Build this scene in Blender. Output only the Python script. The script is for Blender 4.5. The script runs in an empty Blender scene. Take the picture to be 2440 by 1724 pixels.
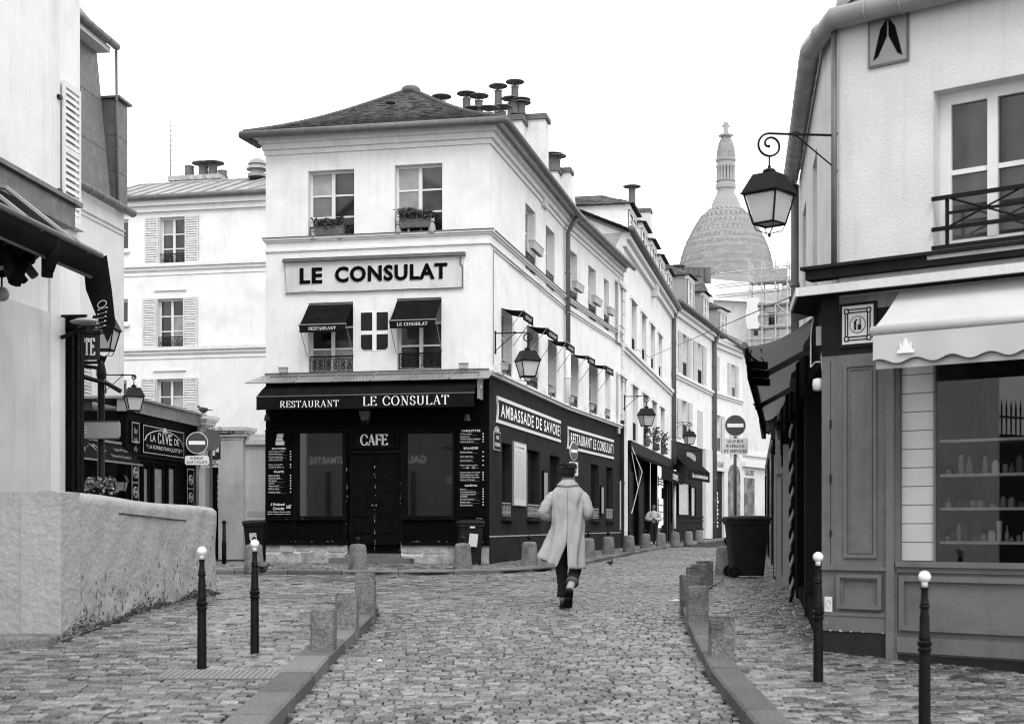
import bpy, bmesh, math, random
import numpy as np
from mathutils import Vector, Matrix
R=math.radians
random.seed(7); rng=np.random.default_rng(7)
SC=bpy.context.scene
COL=SC.collection
# ---------------------------------------------------------------- camera, sky, sun, exposure
F=3300.0; CX=1220.0; HZ=1250.0; CZ=1.40
cd=bpy.data.cameras.new('camera'); cam=bpy.data.objects.new('camera',cd); COL.objects.link(cam)
cam.location=(0,0,CZ); cam.rotation_euler=(R(90),0,0)
cd.sensor_width=36; cd.lens=36*F/2440; cd.shift_y=(HZ-862)/2440; cd.clip_start=.1; cd.clip_end=2000
cd.dof.use_dof=True; cd.dof.focus_distance=27; cd.dof.aperture_fstop=2.8
SC.camera=cam
w=bpy.data.worlds.new('World'); SC.world=w; w.use_nodes=True
nt=w.node_tree; nt.nodes.clear()
sk=nt.nodes.new('ShaderNodeTexSky'); sk.sky_type='NISHITA'; sk.sun_disc=False
sk.sun_elevation=R(62); sk.sun_rotation=R(150); sk.dust_density=4; sk.air_density=1
bw=nt.nodes.new('ShaderNodeRGBToBW')                       # overcast day: a pale, even, colourless cloud sheet over the sky
mx=nt.nodes.new('ShaderNodeMix'); mx.data_type='FLOAT'; mx.inputs[0].default_value=.8; mx.inputs[3].default_value=12.0
bg=nt.nodes.new('ShaderNodeBackground'); bg.inputs[1].default_value=.125
ou=nt.nodes.new('ShaderNodeOutputWorld')
nt.links.new(sk.outputs[0],bw.inputs[0]); nt.links.new(bw.outputs[0],mx.inputs[2])
nt.links.new(mx.outputs[0],bg.inputs[0]); nt.links.new(bg.outputs[0],ou.inputs[0])
sd=bpy.data.lights.new('sun','SUN'); sd.energy=1.0; sd.angle=R(25); sun=bpy.data.objects.new('sun',sd); COL.objects.link(sun)
sun.rotation_euler=(R(40),R(-8),R(20))
SC.view_settings.view_transform='Standard'; SC.view_settings.look='None'; SC.view_settings.gamma=1
SC.view_settings.use_curve_mapping=False; SC.view_settings.exposure=.50
SC.cycles.max_bounces=6; SC.cycles.diffuse_bounces=3; SC.cycles.glossy_bounces=3; SC.cycles.transmission_bounces=4
SC.cycles.transparent_max_bounces=8; SC.cycles.use_denoising=True; SC.cycles.filter_width=1.05; SC.cycles.use_adaptive_sampling=True; SC.cycles.adaptive_threshold=.012; SC.cycles.caustics_reflective=False; SC.cycles.caustics_refractive=False

# ---------------------------------------------------------------- helpers
def P(px,py,D): return Vector(((px-CX)/F*D, D, CZ+(HZ-py)/F*D))
HT=[(-20,1.62),(5,1.58),(9,1.50),(12.5,1.33),(13.7,1.25),(15.5,1.13),(17.3,1.04),(20,1.015),(33,1.0),(45,.95),(62,.88),(90,.8),(400,.4)]
HX=np.array([a for a,b in HT]); HY=np.array([b for a,b in HT])
def g(D): return CZ-float(np.interp(D,HX,HY))              # road level (z) at distance D
def gv(D): return CZ-np.interp(D,HX,HY)
PAV=.08
ORG={}
def org(o): return ORG.get(o.name,Vector((0,0,0)))
class MB:
    def __init__(s): s.v=[]; s.f=[]; s.t=[]
    def add(s,vs,fs,tone=None):
        b=len(s.v); s.v.extend([tuple(x) for x in vs]); s.f.extend([tuple(b+i for i in f) for f in fs])
        s.t.extend([tone if tone is not None else .5]*len(vs)); return s
    def quad(s,a,b,c,d,tone=None): return s.add([a,b,c,d],[(0,1,2,3)],tone)
    def hexa(s,p,tone=None):                                # p: 8 points, bottom 4 (ccw) then top 4
        return s.add(p,[(3,2,1,0),(4,5,6,7),(0,1,5,4),(1,2,6,5),(2,3,7,6),(3,0,4,7)],tone)
    def box(s,c,e,rz=0,tone=None):
        cs,sn=math.cos(rz),math.sin(rz); p=[]
        for z in (-1,1):
            for x,y in ((-1,-1),(1,-1),(1,1),(-1,1)):
                X=x*e[0]/2;Y=y*e[1]/2; p.append((c[0]+X*cs-Y*sn,c[1]+X*sn+Y*cs,c[2]+z*e[2]/2))
        return s.hexa(p,tone)
    def tube(s,pts,r,n=8,cap=True,tone=None):
        pts=[Vector(p) for p in pts]; k=len(pts); rs=r if isinstance(r,(list,tuple)) else [r]*k
        vs=[];fs=[];pr=None
        for i,p in enumerate(pts):
            d=(pts[min(i+1,k-1)]-pts[max(i-1,0)])
            d=d.normalized() if d.length>1e-9 else Vector((0,0,1))
            if pr is None:
                a=Vector((0,0,1)) if abs(d.z)<.9 else Vector((1,0,0)); x=d.cross(a).normalized()
            else:
                x=(pr-d*pr.dot(d)); x=x.normalized() if x.length>1e-6 else pr
            pr=x; y=d.cross(x)
            for j in range(n):
                t=2*math.pi*j/n; vs.append(p+(x*math.cos(t)+y*math.sin(t))*rs[i])
        for i in range(k-1):
            for j in range(n): fs.append((i*n+j,i*n+(j+1)%n,(i+1)*n+(j+1)%n,(i+1)*n+j))
        if cap: fs.append(tuple(range(n-1,-1,-1))); fs.append(tuple((k-1)*n+j for j in range(n)))
        return s.add(vs,fs,tone)
    def lathe(s,prof,c=(0,0,0),n=16,tone=None,sq=False,rot=0):
        vs=[];fs=[];k=len(prof)
        for r,z in prof:
            for j in range(n):
                t=2*math.pi*j/n+rot; vs.append((c[0]+r*math.cos(t),c[1]+r*math.sin(t),c[2]+z))
        for i in range(k-1):
            for j in range(n): fs.append((i*n+j,i*n+(j+1)%n,(i+1)*n+(j+1)%n,(i+1)*n+j))
        fs.append(tuple(range(n-1,-1,-1))); fs.append(tuple((k-1)*n+j for j in range(n)))
        return s.add(vs,fs,tone)
    def prism(s,poly,off,tone=None):                        # poly: list of 3d points, extruded by vector off
        k=len(poly); off=Vector(off); a=[Vector(p) for p in poly]; b=[p+off for p in a]
        fs=[tuple(range(k-1,-1,-1)),tuple(range(k,2*k))]+[(i,(i+1)%k,k+(i+1)%k,k+i) for i in range(k)]
        return s.add(a+b,fs,tone)
    def ball(s,c,r,n=12,m=8,sc=(1,1,1),tone=None):
        vs=[];fs=[]
        for i in range(m+1):
            ph=math.pi*i/m
            for j in range(n):
                t=2*math.pi*j/n; vs.append((c[0]+r*sc[0]*math.sin(ph)*math.cos(t),c[1]+r*sc[1]*math.sin(ph)*math.sin(t),c[2]+r*sc[2]*math.cos(ph)))
        for i in range(m):
            for j in range(n): fs.append(((i+1)*n+j,(i+1)*n+(j+1)%n,i*n+(j+1)%n,i*n+j))
        return s.add(vs,fs,tone)
    def mesh(s,name,mat,smooth=False,o=Vector((0,0,0))):
        m=bpy.data.meshes.new(name)
        m.from_pydata([(x-o[0],y-o[1],z-o[2]) for x,y,z in s.v],[],s.f)
        if smooth: m.polygons.foreach_set('use_smooth',[True]*len(m.polygons))
        a=m.attributes.new('tone','FLOAT','POINT'); a.data.foreach_set('value',s.t)
        m.materials.append(mat); m.update(); return m
    def build(s,name,mat,parent=None,smooth=False,kind=None):
        o=bpy.data.objects.new(name,None) if not s.v else None
        po=org(parent) if parent else Vector((0,0,0))
        o=bpy.data.objects.new(name,s.mesh(name,mat,smooth,po)); COL.objects.link(o)
        if parent: o.parent=parent; ORG[o.name]=po
        if kind: o['kind']=kind
        return o
def smooth_by_angle(o,deg=40):
    m=o.data; m.polygons.foreach_set('use_smooth',[True]*len(m.polygons))
    bm=bmesh.new(); bm.from_mesh(m)
    for e in bm.edges:
        if len(e.link_faces)==2 and e.calc_face_angle(0)>R(deg): e.smooth=False
    bm.to_mesh(m); bm.free(); return o
def tag(o,label,cat,group=None,kind=None):
    o['label']=label; o['category']=cat
    if group: o['group']=group
    if kind: o['kind']=kind
    return o
def thing(name,label,cat,loc,group=None):
    o=bpy.data.objects.new(name,None); COL.objects.link(o); o.location=loc; o.empty_display_size=.1
    ORG[o.name]=Vector(loc); return tag(o,label,cat,group)
def struct(o): o['kind']='structure'; return o
def copy_tree(o,loc,rz=0,label=None,parent=None,group=None,scale=None):
    c=o.copy(); COL.objects.link(c)
    if parent is None:
        c.location=loc; c.rotation_euler=(0,0,rz)
        if scale: c.scale=(scale,)*3
        if label: c['label']=label
        if group: c['group']=group
    else: c.parent=parent
    for ch in list(o.children): copy_tree(ch,None,parent=c)
    return c
class Fr:                                                   # a vertical wall plane: o base point, u to the right seen from outside, n outward
    def __init__(s,o,u):
        s.o=Vector((o[0],o[1])); s.u=Vector(u).normalized(); s.n=Vector((s.u.y,-s.u.x))
    def p(s,u,z,w=0): q=s.o+s.u*u+s.n*w; return Vector((q.x,q.y,z))
    def uz(s,px,py,w=0):
        a=(px-CX)/F; o=s.o+s.n*w; dx,dy=a,1.0
        D=(o.dot(s.n))/(dx*s.n.x+dy*s.n.y); q=Vector((dx*D,D))-o
        return q.dot(s.u), CZ+(HZ-py)/F*D
    def rect(s,x0,y0,x1,y1,w=0):                            # pixels: left x, top y at left, right x, bottom y at left -> u0,z0,u1,z1
        u0,z1=s.uz(x0,y0,w); u1,_=s.uz(x1,y0,w); _,z0=s.uz(x0,y1,w); return u0,z0,u1,z1
    def box(s,mb,u0,u1,z0,z1,w0,w1,tone=None):
        p=[s.p(u0,z0,w1),s.p(u1,z0,w1),s.p(u1,z0,w0),s.p(u0,z0,w0),s.p(u0,z1,w1),s.p(u1,z1,w1),s.p(u1,z1,w0),s.p(u0,z1,w0)]
        return mb.hexa(p,tone)
    def poly(s,mb,pts,w0,w1,tone=None):
        a=[s.p(u,z,w1) for u,z in pts]; return mb.prism(a,s.p(0,0,w0)-s.p(0,0,w1),tone)
    def wall(s,mb,u0,u1,z0,z1,holes,dep=.22,z0f=None):      # wall face with rectangular openings and their reveals
        us=sorted(set([u0,u1]+[h[0] for h in holes]+[h[2] for h in holes])); zs=sorted(set([z0,z1]+[h[1] for h in holes]+[h[3] for h in holes]))
        us=[x for x in us if u0<=x<=u1]; zs=[x for x in zs if z0<=x<=z1]
        for i in range(len(us)-1):
            for j in range(len(zs)-1):
                cu=(us[i]+us[i+1])/2; cz=(zs[j]+zs[j+1])/2
                if any(h[0]<cu<h[2] and h[1]<cz<h[3] for h in holes): continue
                mb.quad(s.p(us[i],zs[j]),s.p(us[i+1],zs[j]),s.p(us[i+1],zs[j+1]),s.p(us[i],zs[j+1]))
        for h in holes:
            a,b,c,d=h[:4]; e=-(h[4] if len(h)>4 else dep)
            mb.quad(s.p(a,b,0),s.p(a,d,0),s.p(a,d,e),s.p(a,b,e)); mb.quad(s.p(c,d,0),s.p(c,b,0),s.p(c,b,e),s.p(c,d,e))
            mb.quad(s.p(a,d,0),s.p(c,d,0),s.p(c,d,e),s.p(a,d,e)); mb.quad(s.p(c,b,0),s.p(a,b,0),s.p(a,b,e),s.p(c,b,e))
        return mb
# ---------------------------------------------------------------- materials (the photograph is black and white: neutral greys)
MATS={}
def mat(name,base,rough=.8,nscale=6.,namt=.15,bump=0.,bscale=40.,spec=.3,metal=0.,tone=0.,streak=0.,stain=0.,stscale=1.2,grain=0.,gscale=38.,trans=0.):
    m=bpy.data.materials.new(name); m.use_nodes=True; t=m.node_tree; N=t.nodes; L=t.links
    b=N['Principled BSDF']; b.inputs['Roughness'].default_value=rough; b.inputs['Metallic'].default_value=metal
    b.inputs['Specular IOR Level'].default_value=spec
    geo=N.new('ShaderNodeNewGeometry')
    def noise(sc,det=4,vec=None):
        n=N.new('ShaderNodeTexNoise'); n.inputs['Scale'].default_value=sc; n.inputs['Detail'].default_value=det
        L.new(vec if vec else geo.outputs['Position'],n.inputs['Vector']); return n.outputs['Fac']
    def math_(op,a,bv):
        n=N.new('ShaderNodeMath'); n.operation=op
        for i,x in enumerate((a,bv)):
            if isinstance(x,(int,float)): n.inputs[i].default_value=x
            else: L.new(x,n.inputs[i])
        return n.outputs[0]
    def ramp(x,lo,hi,a,bv):
        n=N.new('ShaderNodeMapRange'); n.inputs[1].default_value=lo; n.inputs[2].default_value=hi; n.inputs[3].default_value=a; n.inputs[4].default_value=bv
        L.new(x,n.inputs[0]); return n.outputs[0]
    v=ramp(noise(nscale),.25,.75,1-namt,1+namt); v=math_('MULTIPLY',v,base)
    if grain: v=math_('MULTIPLY',v,ramp(noise(gscale,2),.3,.7,1-grain,1+grain))
    if tone:
        at=N.new('ShaderNodeAttribute'); at.attribute_name='tone'
        v=math_('MULTIPLY',v,ramp(at.outputs['Fac'],0,1,1-tone,1+tone))
    if streak:
        mp=N.new('ShaderNodeMapping'); mp.inputs['Scale'].default_value=(5,5,.35); L.new(geo.outputs['Position'],mp.inputs[0])
        v=math_('MULTIPLY',v,ramp(noise(1.6,6,mp.outputs[0]),.52,.8,1,1-streak))
    if stain: v=math_('MULTIPLY',v,ramp(noise(stscale,8),.5,.72,1,1-stain))
    L.new(v,b.inputs['Base Color'])
    if rough<.75: L.new(ramp(noise(nscale*1.7),.3,.7,max(.03,rough*.8),min(1,rough*1.25)),b.inputs['Roughness'])
    if bump:
        bn=N.new('ShaderNodeBump'); bn.inputs['Strength'].default_value=min(1,bump); bn.inputs['Distance'].default_value=.02
        L.new(noise(bscale,6),bn.inputs['Height']); L.new(bn.outputs[0],b.inputs['Normal'])
    if trans:
        tl=N.new('ShaderNodeBsdfTranslucent'); tl.inputs[0].default_value=(trans,trans,trans,1); ad=N.new('ShaderNodeAddShader'); L.new(b.outputs[0],ad.inputs[0]); L.new(tl.outputs[0],ad.inputs[1]); L.new(ad.outputs[0],N['Material Output'].inputs[0])
    MATS[name]=m; return m
plaster=mat('plaster_white',.78,.9,2.2,.05,.3,45,streak=.10,stain=.12,grain=.05)
plaster2=mat('plaster_old',.68,.9,2.5,.08,.4,40,streak=.16,stain=.16,grain=.06)
plaster3=mat('plaster_grey',.62,.9,2.0,.07,.35,60,streak=.13,stain=.12,grain=.05,gscale=70)
trim=mat('plaster_trim',.72,.85,3,.06,.15,50,streak=.15)
roughwall=mat('roughcast',.38,.95,2.2,.18,1.0,14,stain=.30,stscale=2.2,grain=.10,gscale=55)
wood_w=mat('paint_white',.70,.55,8,.06,.1,40)
wood_g=mat('paint_offwhite_old',.60,.6,9,.12,.2,40,stain=.15,stscale=4)
black=mat('paint_black',.0035,.6,5,.3,.1,30,spec=.03)
black2=mat('paint_black_worn',.005,.6,7,.45,.25,25,spec=.04)
iron=mat('iron_black',.006,.42,14,.3,.1,60,spec=.14)
iron_g=mat('iron_grey',.045,.5,14,.25,.1,60,spec=.25)
greywall=mat('paint_dark_grey',.028,.9,3,.18,.35,50,spec=.04,stain=.3,grain=.12)
zinc=mat('zinc',.26,.42,3,.16,.1,20,spec=.5,stain=.2,stscale=1.6,tone=.15)
zinc_d=mat('zinc_dark',.115,.5,4,.2,.1,25,spec=.45,streak=.25)
tile=mat('roof_tile',.085,.9,9,.35,.6,30,tone=.55,stain=.3,stscale=3)
granite=mat('granite',.19,.85,30,.4,.9,60,spec=.2,tone=.12,stain=.5,stscale=4.5,grain=.32,gscale=75)
granite_k=mat('granite_kerb',.15,.75,40,.3,.6,70,spec=.25,grain=.2,gscale=60,tone=.35,stain=.25,stscale=1.5)
cobm=mat('cobble_stone',.130,.27,7,.25,.7,40,spec=.8,tone=.85,stain=.38,stscale=.7,grain=.18,gscale=60)
joint=mat('joint_dirt',.020,.95,9,.35,.5,40)
limestone=mat('limestone',.40,.9,6,.3,1.0,22,stain=.4,stscale=5,grain=.15)
canvas_d=mat('canvas_dark',.010,.9,5,.3,.25,40,spec=.03)
canvas_m=mat('canvas_grey',.06,.85,4,.2,.2,60,trans=.10)
canvas_l=mat('canvas_light',.50,.8,3,.05,.15,60)
shopgrey=mat('paint_grey_shop',.145,.6,6,.12,.15,30,spec=.2,streak=.22,stain=.15,grain=.05)
shopdark=mat('paint_grey_dark',.02,.7,6,.25,.2,30,spec=.04)
white=mat('paint_lettering',.82,.6,10,.04)
offw=mat('paint_board_white',.66,.6,8,.06)
greyl=mat('lettering_grey',.30,.7,10,.05)
plastic=mat('plastic_dark',.015,.5,8,.25,.15,90,spec=.14)
plastic_g=mat('plastic_grey',.35,.5,8,.1)
frost=mat('lantern_glass',.52,.35,20,.06,.1,60,spec=.5,tone=.25)
glassd=mat('window_glass',.034,.05,1.3,.85,0,10,spec=.6,tone=.8)  # blotchy colour and differing pane tones imitate reflections in the glass
glassc=mat('curtain_behind_glass',.24,.25,3,.2,0,10,spec=.6,tone=.5)
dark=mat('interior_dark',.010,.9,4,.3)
leafm=mat('leaf_dark',.06,.6,20,.4,0,10,tone=.6)
coatm=mat('wool_coat',.41,.95,9,.10,.4,160,spec=.1,grain=.10,gscale=180)
coatin=mat('coat_lining',.16,.9,60,.2)
denim=mat('dark_denim',.014,.9,60,.4,.3,200)
denim_c=mat('denim_cuff',.10,.9,60,.3,.3,200)
leatherm=mat('boot_leather',.03,.5,20,.3,.2,80)
sockm=mat('sock_pale',.40,.9,60,.2,.3,200)
skinm=mat('skin',.30,.55,20,.08)
skinm2=mat('skin_deep',.13,.5,20,.08)
hairm=mat('hair_dark',.016,.45,60,.5,0,10,tone=.5)
fluff=mat('fluffy_sweater',.46,.95,30,.25,.9,60,tone=.3)
birdm=mat('pigeon_feather',.055,.6,30,.4,0,10,tone=.4)
statm=mat('figurine_clay',.33,.7,25,.35,.3,60)
terra=mat('planter_clay',.12,.8,14,.3,.3,50)
domest=mat('dome_stone',.28,.85,.5,.08,.3,4,tone=.28)
galv=mat('scaffold_tube',.42,.5,8,.2,0,10,spec=.5)
plank=mat('scaffold_plank',.30,.8,5,.3,.2,30)
redsign=mat('sign_face_dark',.045,.45,6,.1,spec=.5)
postm=mat('sign_post',.06,.5,10,.2,spec=.4)
carm=mat('wood_shop_board',.50,.5,4,.06,.05,40,spec=.4)
clothm=mat('goods_cloth',.05,.9,12,.7,.3,40,tone=.7)
def glass_clear(name='shop_glass'):
    m=bpy.data.materials.new(name); m.use_nodes=True; t=m.node_tree; N=t.nodes; N.clear(); L=t.links
    o=N.new('ShaderNodeOutputMaterial'); tr=N.new('ShaderNodeBsdfTransparent'); gl=N.new('ShaderNodeBsdfGlossy'); gl.inputs['Roughness'].default_value=.01
    fr=N.new('ShaderNodeFresnel'); fr.inputs[0].default_value=1.55; mxs=N.new('ShaderNodeMixShader'); tr.inputs[0].default_value=(.82,.82,.82,1)
    L.new(fr.outputs[0],mxs.inputs[0]); L.new(tr.outputs[0],mxs.inputs[1]); L.new(gl.outputs[0],mxs.inputs[2]); L.new(mxs.outputs[0],o.inputs[0]); return m
glass=glass_clear()
litm=bpy.data.materials.new('lit_shop_window'); litm.use_nodes=True
litm.node_tree.nodes['Principled BSDF'].inputs['Emission Color'].default_value=(1,1,1,1); litm.node_tree.nodes['Principled BSDF'].inputs['Emission Strength'].default_value=1.15
# ---------------------------------------------------------------- lettering
def text_mesh(s,bold=0.,shear=0.,space=1.,ext=.0):
    c=bpy.data.curves.new('t','FONT'); c.body=s; c.offset=bold; c.shear=shear; c.space_character=space; c.extrude=ext; c.resolution_u=3
    o=bpy.data.objects.new('t',c); COL.objects.link(o); bpy.context.view_layer.update()
    m=bpy.data.meshes.new_from_object(o); bpy.data.objects.remove(o); bpy.data.curves.remove(c)
    v=[tuple(x.co) for x in m.vertices]; f=[tuple(p.vertices) for p in m.polygons]; bpy.data.meshes.remove(m); return v,f
TH=.025; 
def serif_text(s,thick=.135,thin=.045,space=.10,ser=.10):
    A=lambda cx,cy,rx,ry,a0,a1,n=14:[(cx+rx*math.cos(R(a0+(a1-a0)*i/n)),cy+ry*math.sin(R(a0+(a1-a0)*i/n))) for i in range(n+1)]
    G={'L':(.60,[[(.15,1),(.15,0)],[(.15,.02),(.57,.02)],[(.57,.0),(.59,.2)]],[(.15,1),(.15,0)]),
     'E':(.64,[[(.15,1),(.15,0)],[(.15,.02),(.58,.02)],[(.15,.98),(.55,.98)],[(.15,.52),(.44,.52)],[(.58,0),(.61,.2)],[(.55,1),(.57,.8)],[(.44,.42),(.44,.62)]],[(.15,1),(.15,0)]),
     'F':(.58,[[(.15,1),(.15,0)],[(.15,.98),(.53,.98)],[(.15,.52),(.44,.52)],[(.53,1),(.55,.8)],[(.44,.42),(.44,.62)]],[(.15,1),(.15,0)]),
     'R':(.70,[[(.15,1),(.15,0)],[(.15,.98),(.34,.98)]+A(.34,.74,.2,.24,90,-90)+[(.15,.5)],[(.34,.5),(.66,0)]],[(.15,1),(.15,0),(.66,0)]),
     'S':(.52,[A(.26,.74,.19,.245,35,270,18)+A(.26,.255,.2,.24,90,-145,18)[1:],[(.42,.88),(.44,.72)],[(.06,.1),(.05,.3)]],[]),
     'T':(.64,[[(.32,1),(.32,0)],[(.04,.98),(.60,.98)],[(.04,1),(.02,.78)],[(.60,1),(.62,.78)]],[(.32,0)]),
     'A':(.74,[[(.36,1),(.10,0)],[(.36,1),(.64,0)],[(.2,.34),(.54,.34)]],[(.10,0),(.64,0)]),
     'U':(.76,[[(.16,1),(.16,.3)]+A(.38,.3,.22,.28,180,360)+[(.60,1)]],[(.16,1),(.60,1)]),
     'N':(.80,[[(.16,0),(.16,1)],[(.16,1),(.64,0)],[(.64,0),(.64,1)]],[(.16,0),(.12,1),(.64,1)]),
     'C':(.72,[A(.40,.5,.33,.49,38,322,26),[(.66,.85),(.67,.68)],[(.66,.15),(.67,.3)]],[]),
     'O':(.80,[A(.40,.5,.33,.49,0,360,30)],[]),' ':(.38,[],[])}
    vs=[];fs=[];x=0
    def q(a,b,c,d):
        k=len(vs); vs.extend([(p[0]+x,p[1],0) for p in (a,b,c,d)]); fs.append((k,k+1,k+2,k+3))
    for ch in s:
        wd,st,se=G[ch]
        for pl in st:
            k=len(pl); L=[]
            for i,p in enumerate(pl):
                a=pl[max(i-1,0)]; b=pl[min(i+1,k-1)]
                if k>4 and pl[0]==pl[-1] or (k>4 and abs(pl[0][0]-pl[-1][0])+abs(pl[0][1]-pl[-1][1])<1e-6):
                    a=pl[i-1] if i>0 else pl[-2]; b=pl[i+1] if i<k-1 else pl[1]
                dx,dy=b[0]-a[0],b[1]-a[1]; l=math.hypot(dx,dy) or 1; wv=thin+(thick-thin)*(abs(dy)/l)**1.5
                if ch in 'AN' and k==2:
                    wv=thick if dx*dy<0 else thin*1.15
                    if ch=='N' and dx==0: wv=thin*1.1
                nx,ny=-dy/l*wv/2,dx/l*wv/2; L.append(((p[0]+nx,p[1]+ny),(p[0]-nx,p[1]-ny)))
            for i in range(k-1): q(L[i][1],L[i+1][1],L[i+1][0],L[i][0])
        for sx,sy in se:
            y0=0 if sy==0 else 1-thin*.8; q((sx-.07-ser*.6,y0),(sx+.07+ser*.6,y0),(sx+.07+ser*.6,y0+thin*.8),(sx-.07-ser*.6,y0+thin*.8))
        x+=wd+space
    return vs,fs
def put_text(fr,vf,u0,z0,u1,z1,w,m,parent,name='lettering',z0r=None,mirror=False):
    v,f=vf
    if not v: return
    xs=[a[0] for a in v]; ys=[a[1] for a in v]; x0,x1=min(xs),max(xs); y0,y1=min(ys),max(ys); zs=[a[2] for a in v]
    mb=MB(); out=[]
    for a in v:
        s=(a[0]-x0)/(x1-x0); t=(a[1]-y0)/(y1-y0); out.append(fr.p(u0+(u1-u0)*s,z0+(z1-z0)*t,w+a[2]))
    mb.add(out,f); return mb.build(name,m,parent,kind='stuff')
def text_px(fr,s,x0,y0,x1,y1,w,m,parent,serif=False,name='lettering',**k):   # pixels of the text box at its left edge
    u0,z0,u1,z1=fr.rect(x0,y0,x1,y1,w)
    return put_text(fr,serif_text(s,**k) if serif else text_mesh(s,**k),u0,z0,u1,z1,w,m,parent,name)
# ================================================================ GROUND
def poly_clip(poly,X,Y):                                    # points inside polygon (vectorised even-odd)
    X=np.asarray(X);Y=np.asarray(Y); ins=np.zeros(X.shape,bool); n=len(poly); j=n-1
    for i in range(n):
        xi,yi=poly[i]; xj,yj=poly[j]
        c=((yi>Y)!=(yj>Y))&(X<(xj-xi)*(Y-yi)/((yj-yi) if yj!=yi else 1e-9)+xi); ins^=c; j=i
    return ins
def sheet(poly,zf,step=.6):                                 # ground sheet following zf inside a polygon (bisected grid)
    bm=bmesh.new(); vs=[bm.verts.new((x,y,0)) for x,y in poly]; bm.faces.new(vs)
    ys=[y for x,y in poly]; y=math.ceil(min(ys)/step)*step
    cuts=sorted(set(list(np.arange(y,min(max(ys),70),step))+[a for a,b in HT if min(ys)<a<max(ys)]))
    for c in cuts:
        bmesh.ops.bisect_plane(bm,geom=bm.verts[:]+bm.edges[:]+bm.faces[:],plane_co=(0,c,0),plane_no=(0,1,0),dist=1e-5)
    for v in bm.verts: v.co.z=zf(v.co.x,v.co.y)
    m=MB(); bm.verts.index_update(); m.add([v.co[:] for v in bm.verts],[[v.index for v in f.verts] for f in bm.faces]); bm.free(); return m
KL=[(-1.72,6.0),(-1.68,11.9),(-1.69,13.0),(-1.63,14.3),(-1.58,15.5),(-1.57,16.3),(-1.63,16.75),(-1.80,17.1),(-2.1,17.45)]          # left kerb line
KR=[(1.62,6.0),(1.72,11.9),(1.82,13.5),(1.89,14.8),(2.02,16.3),(2.10,17.2),(2.32,18.6),(2.75,20.6),(3.2,22.6),(3.75,26),(4.55,31),(6.1,41),(8.3,53),(11.2,66),(15.5,78),(22,88)]
KC=[(-16,29.6),(-6.03,28.4),(-2.85,27.7),(-1.47,27.75),(-.09,28.7),(.745,30.0),(1.82,34.6),(3.2,41.2),(4.72,48.5),(8.6,65),(11.5,76.5),(15.6,86),(22,96)]
road=struct(sheet([(-60,-8),(60,-8),(60,300),(-60,300)],lambda x,y:g(y)-.027,1.5).build('road',joint))
def fade_left(y): return np.interp(y,[16.6,19.0],[.10,.006])
def zl(x,y): return g(y)+float(fade_left(y))
LP=[(-7.5,6.0)]+KL+[(-3.0,18.9),(-3.95,19.2),(-4.2,19.2),(-4.2,18.0),(-4.75,13.9),(-7.5,14.3)]
RP=KR+[(26,88),(19,78),(13.5,66),(9.9,53),(8.1,45),(6.6,34),(4.6,21),(3.3,13.0),(6.8,8.8),(6.8,6.0)]
CP=KC+[(18,96),(14.2,88),(11.5,81.2),(7.8,70.4),(3.8,52),(1.4,43),(-.7,33.6),(-6.2,34.8),(-16,36.5)]
def zr(x,y): return g(y)+.10
def zc(x,y): return g(y)+PAV
pav_l=struct(sheet(LP,lambda x,y:zl(x,y)-.022,.8).build('pavement_by_wall',joint))
pav_r=struct(sheet(RP,lambda x,y:zr(x,y)-.026,.8).build('pavement_by_shops',joint))
pav_c=struct(sheet(CP,lambda x,y:zc(x,y)-.026,.8).build('pavement_by_restaurant',joint))
# kerbs: one row of kerb stones, each its own piece
def resample(line,d):
    pts=[Vector(p) for p in line]; L=[0]
    for a,b in zip(pts,pts[1:]): L.append(L[-1]+(b-a).length)
    n=max(1,round(L[-1]/d)); out=[]
    for i in range(n+1):
        t=L[-1]*i/n; k=max(j for j in range(len(L)-1) if L[j]<=t+1e-9); f=(t-L[k])/(L[k+1]-L[k]); out.append(pts[k].lerp(pts[k+1],f))
    return out
def kerb(line,zf,side,wd,d,parent,off=.014):
    pts=resample(line,d)
    for a,b in zip(pts,pts[1:]):
        t=(b-a).normalized(); nn=Vector((-t.y,t.x))*side; e=t*.010; m=MB(); j=random.uniform(-.004,.004); tn=random.random()
        A=a+e;B=b-e; k=.02
        def pt(q,o,z): return (q.x+nn.x*o,q.y+nn.y*o,z)
        zA=zf(A.x,A.y)+off+j; zB=zf(B.x,B.y)+off+j; gA=g(A.y)-.15; gB=g(B.y)-.15
        prof=[(-.0,None),(-.0,-k),(k,0),(wd,0),(wd,None)]
        va=[pt(A,o,gA if z is None else zA+z) for o,z in prof]; vb=[pt(B,o,gB if z is None else zB+z) for o,z in prof]
        n=5; m.add(va+vb,[(0,1,2,3,4),(9,8,7,6,5)]+[(i,i+n,i+1+n,i+1) for i in range(n-1)],tn)
        m.build('kerb_stone',granite_k,parent)
kerb(KL,zl,1,.30,.95,pav_l); kerb(KR[:12],zr,-1,.24,1.0,pav_r); kerb(KC,zc,1,.20,1.15,pav_c)
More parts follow.
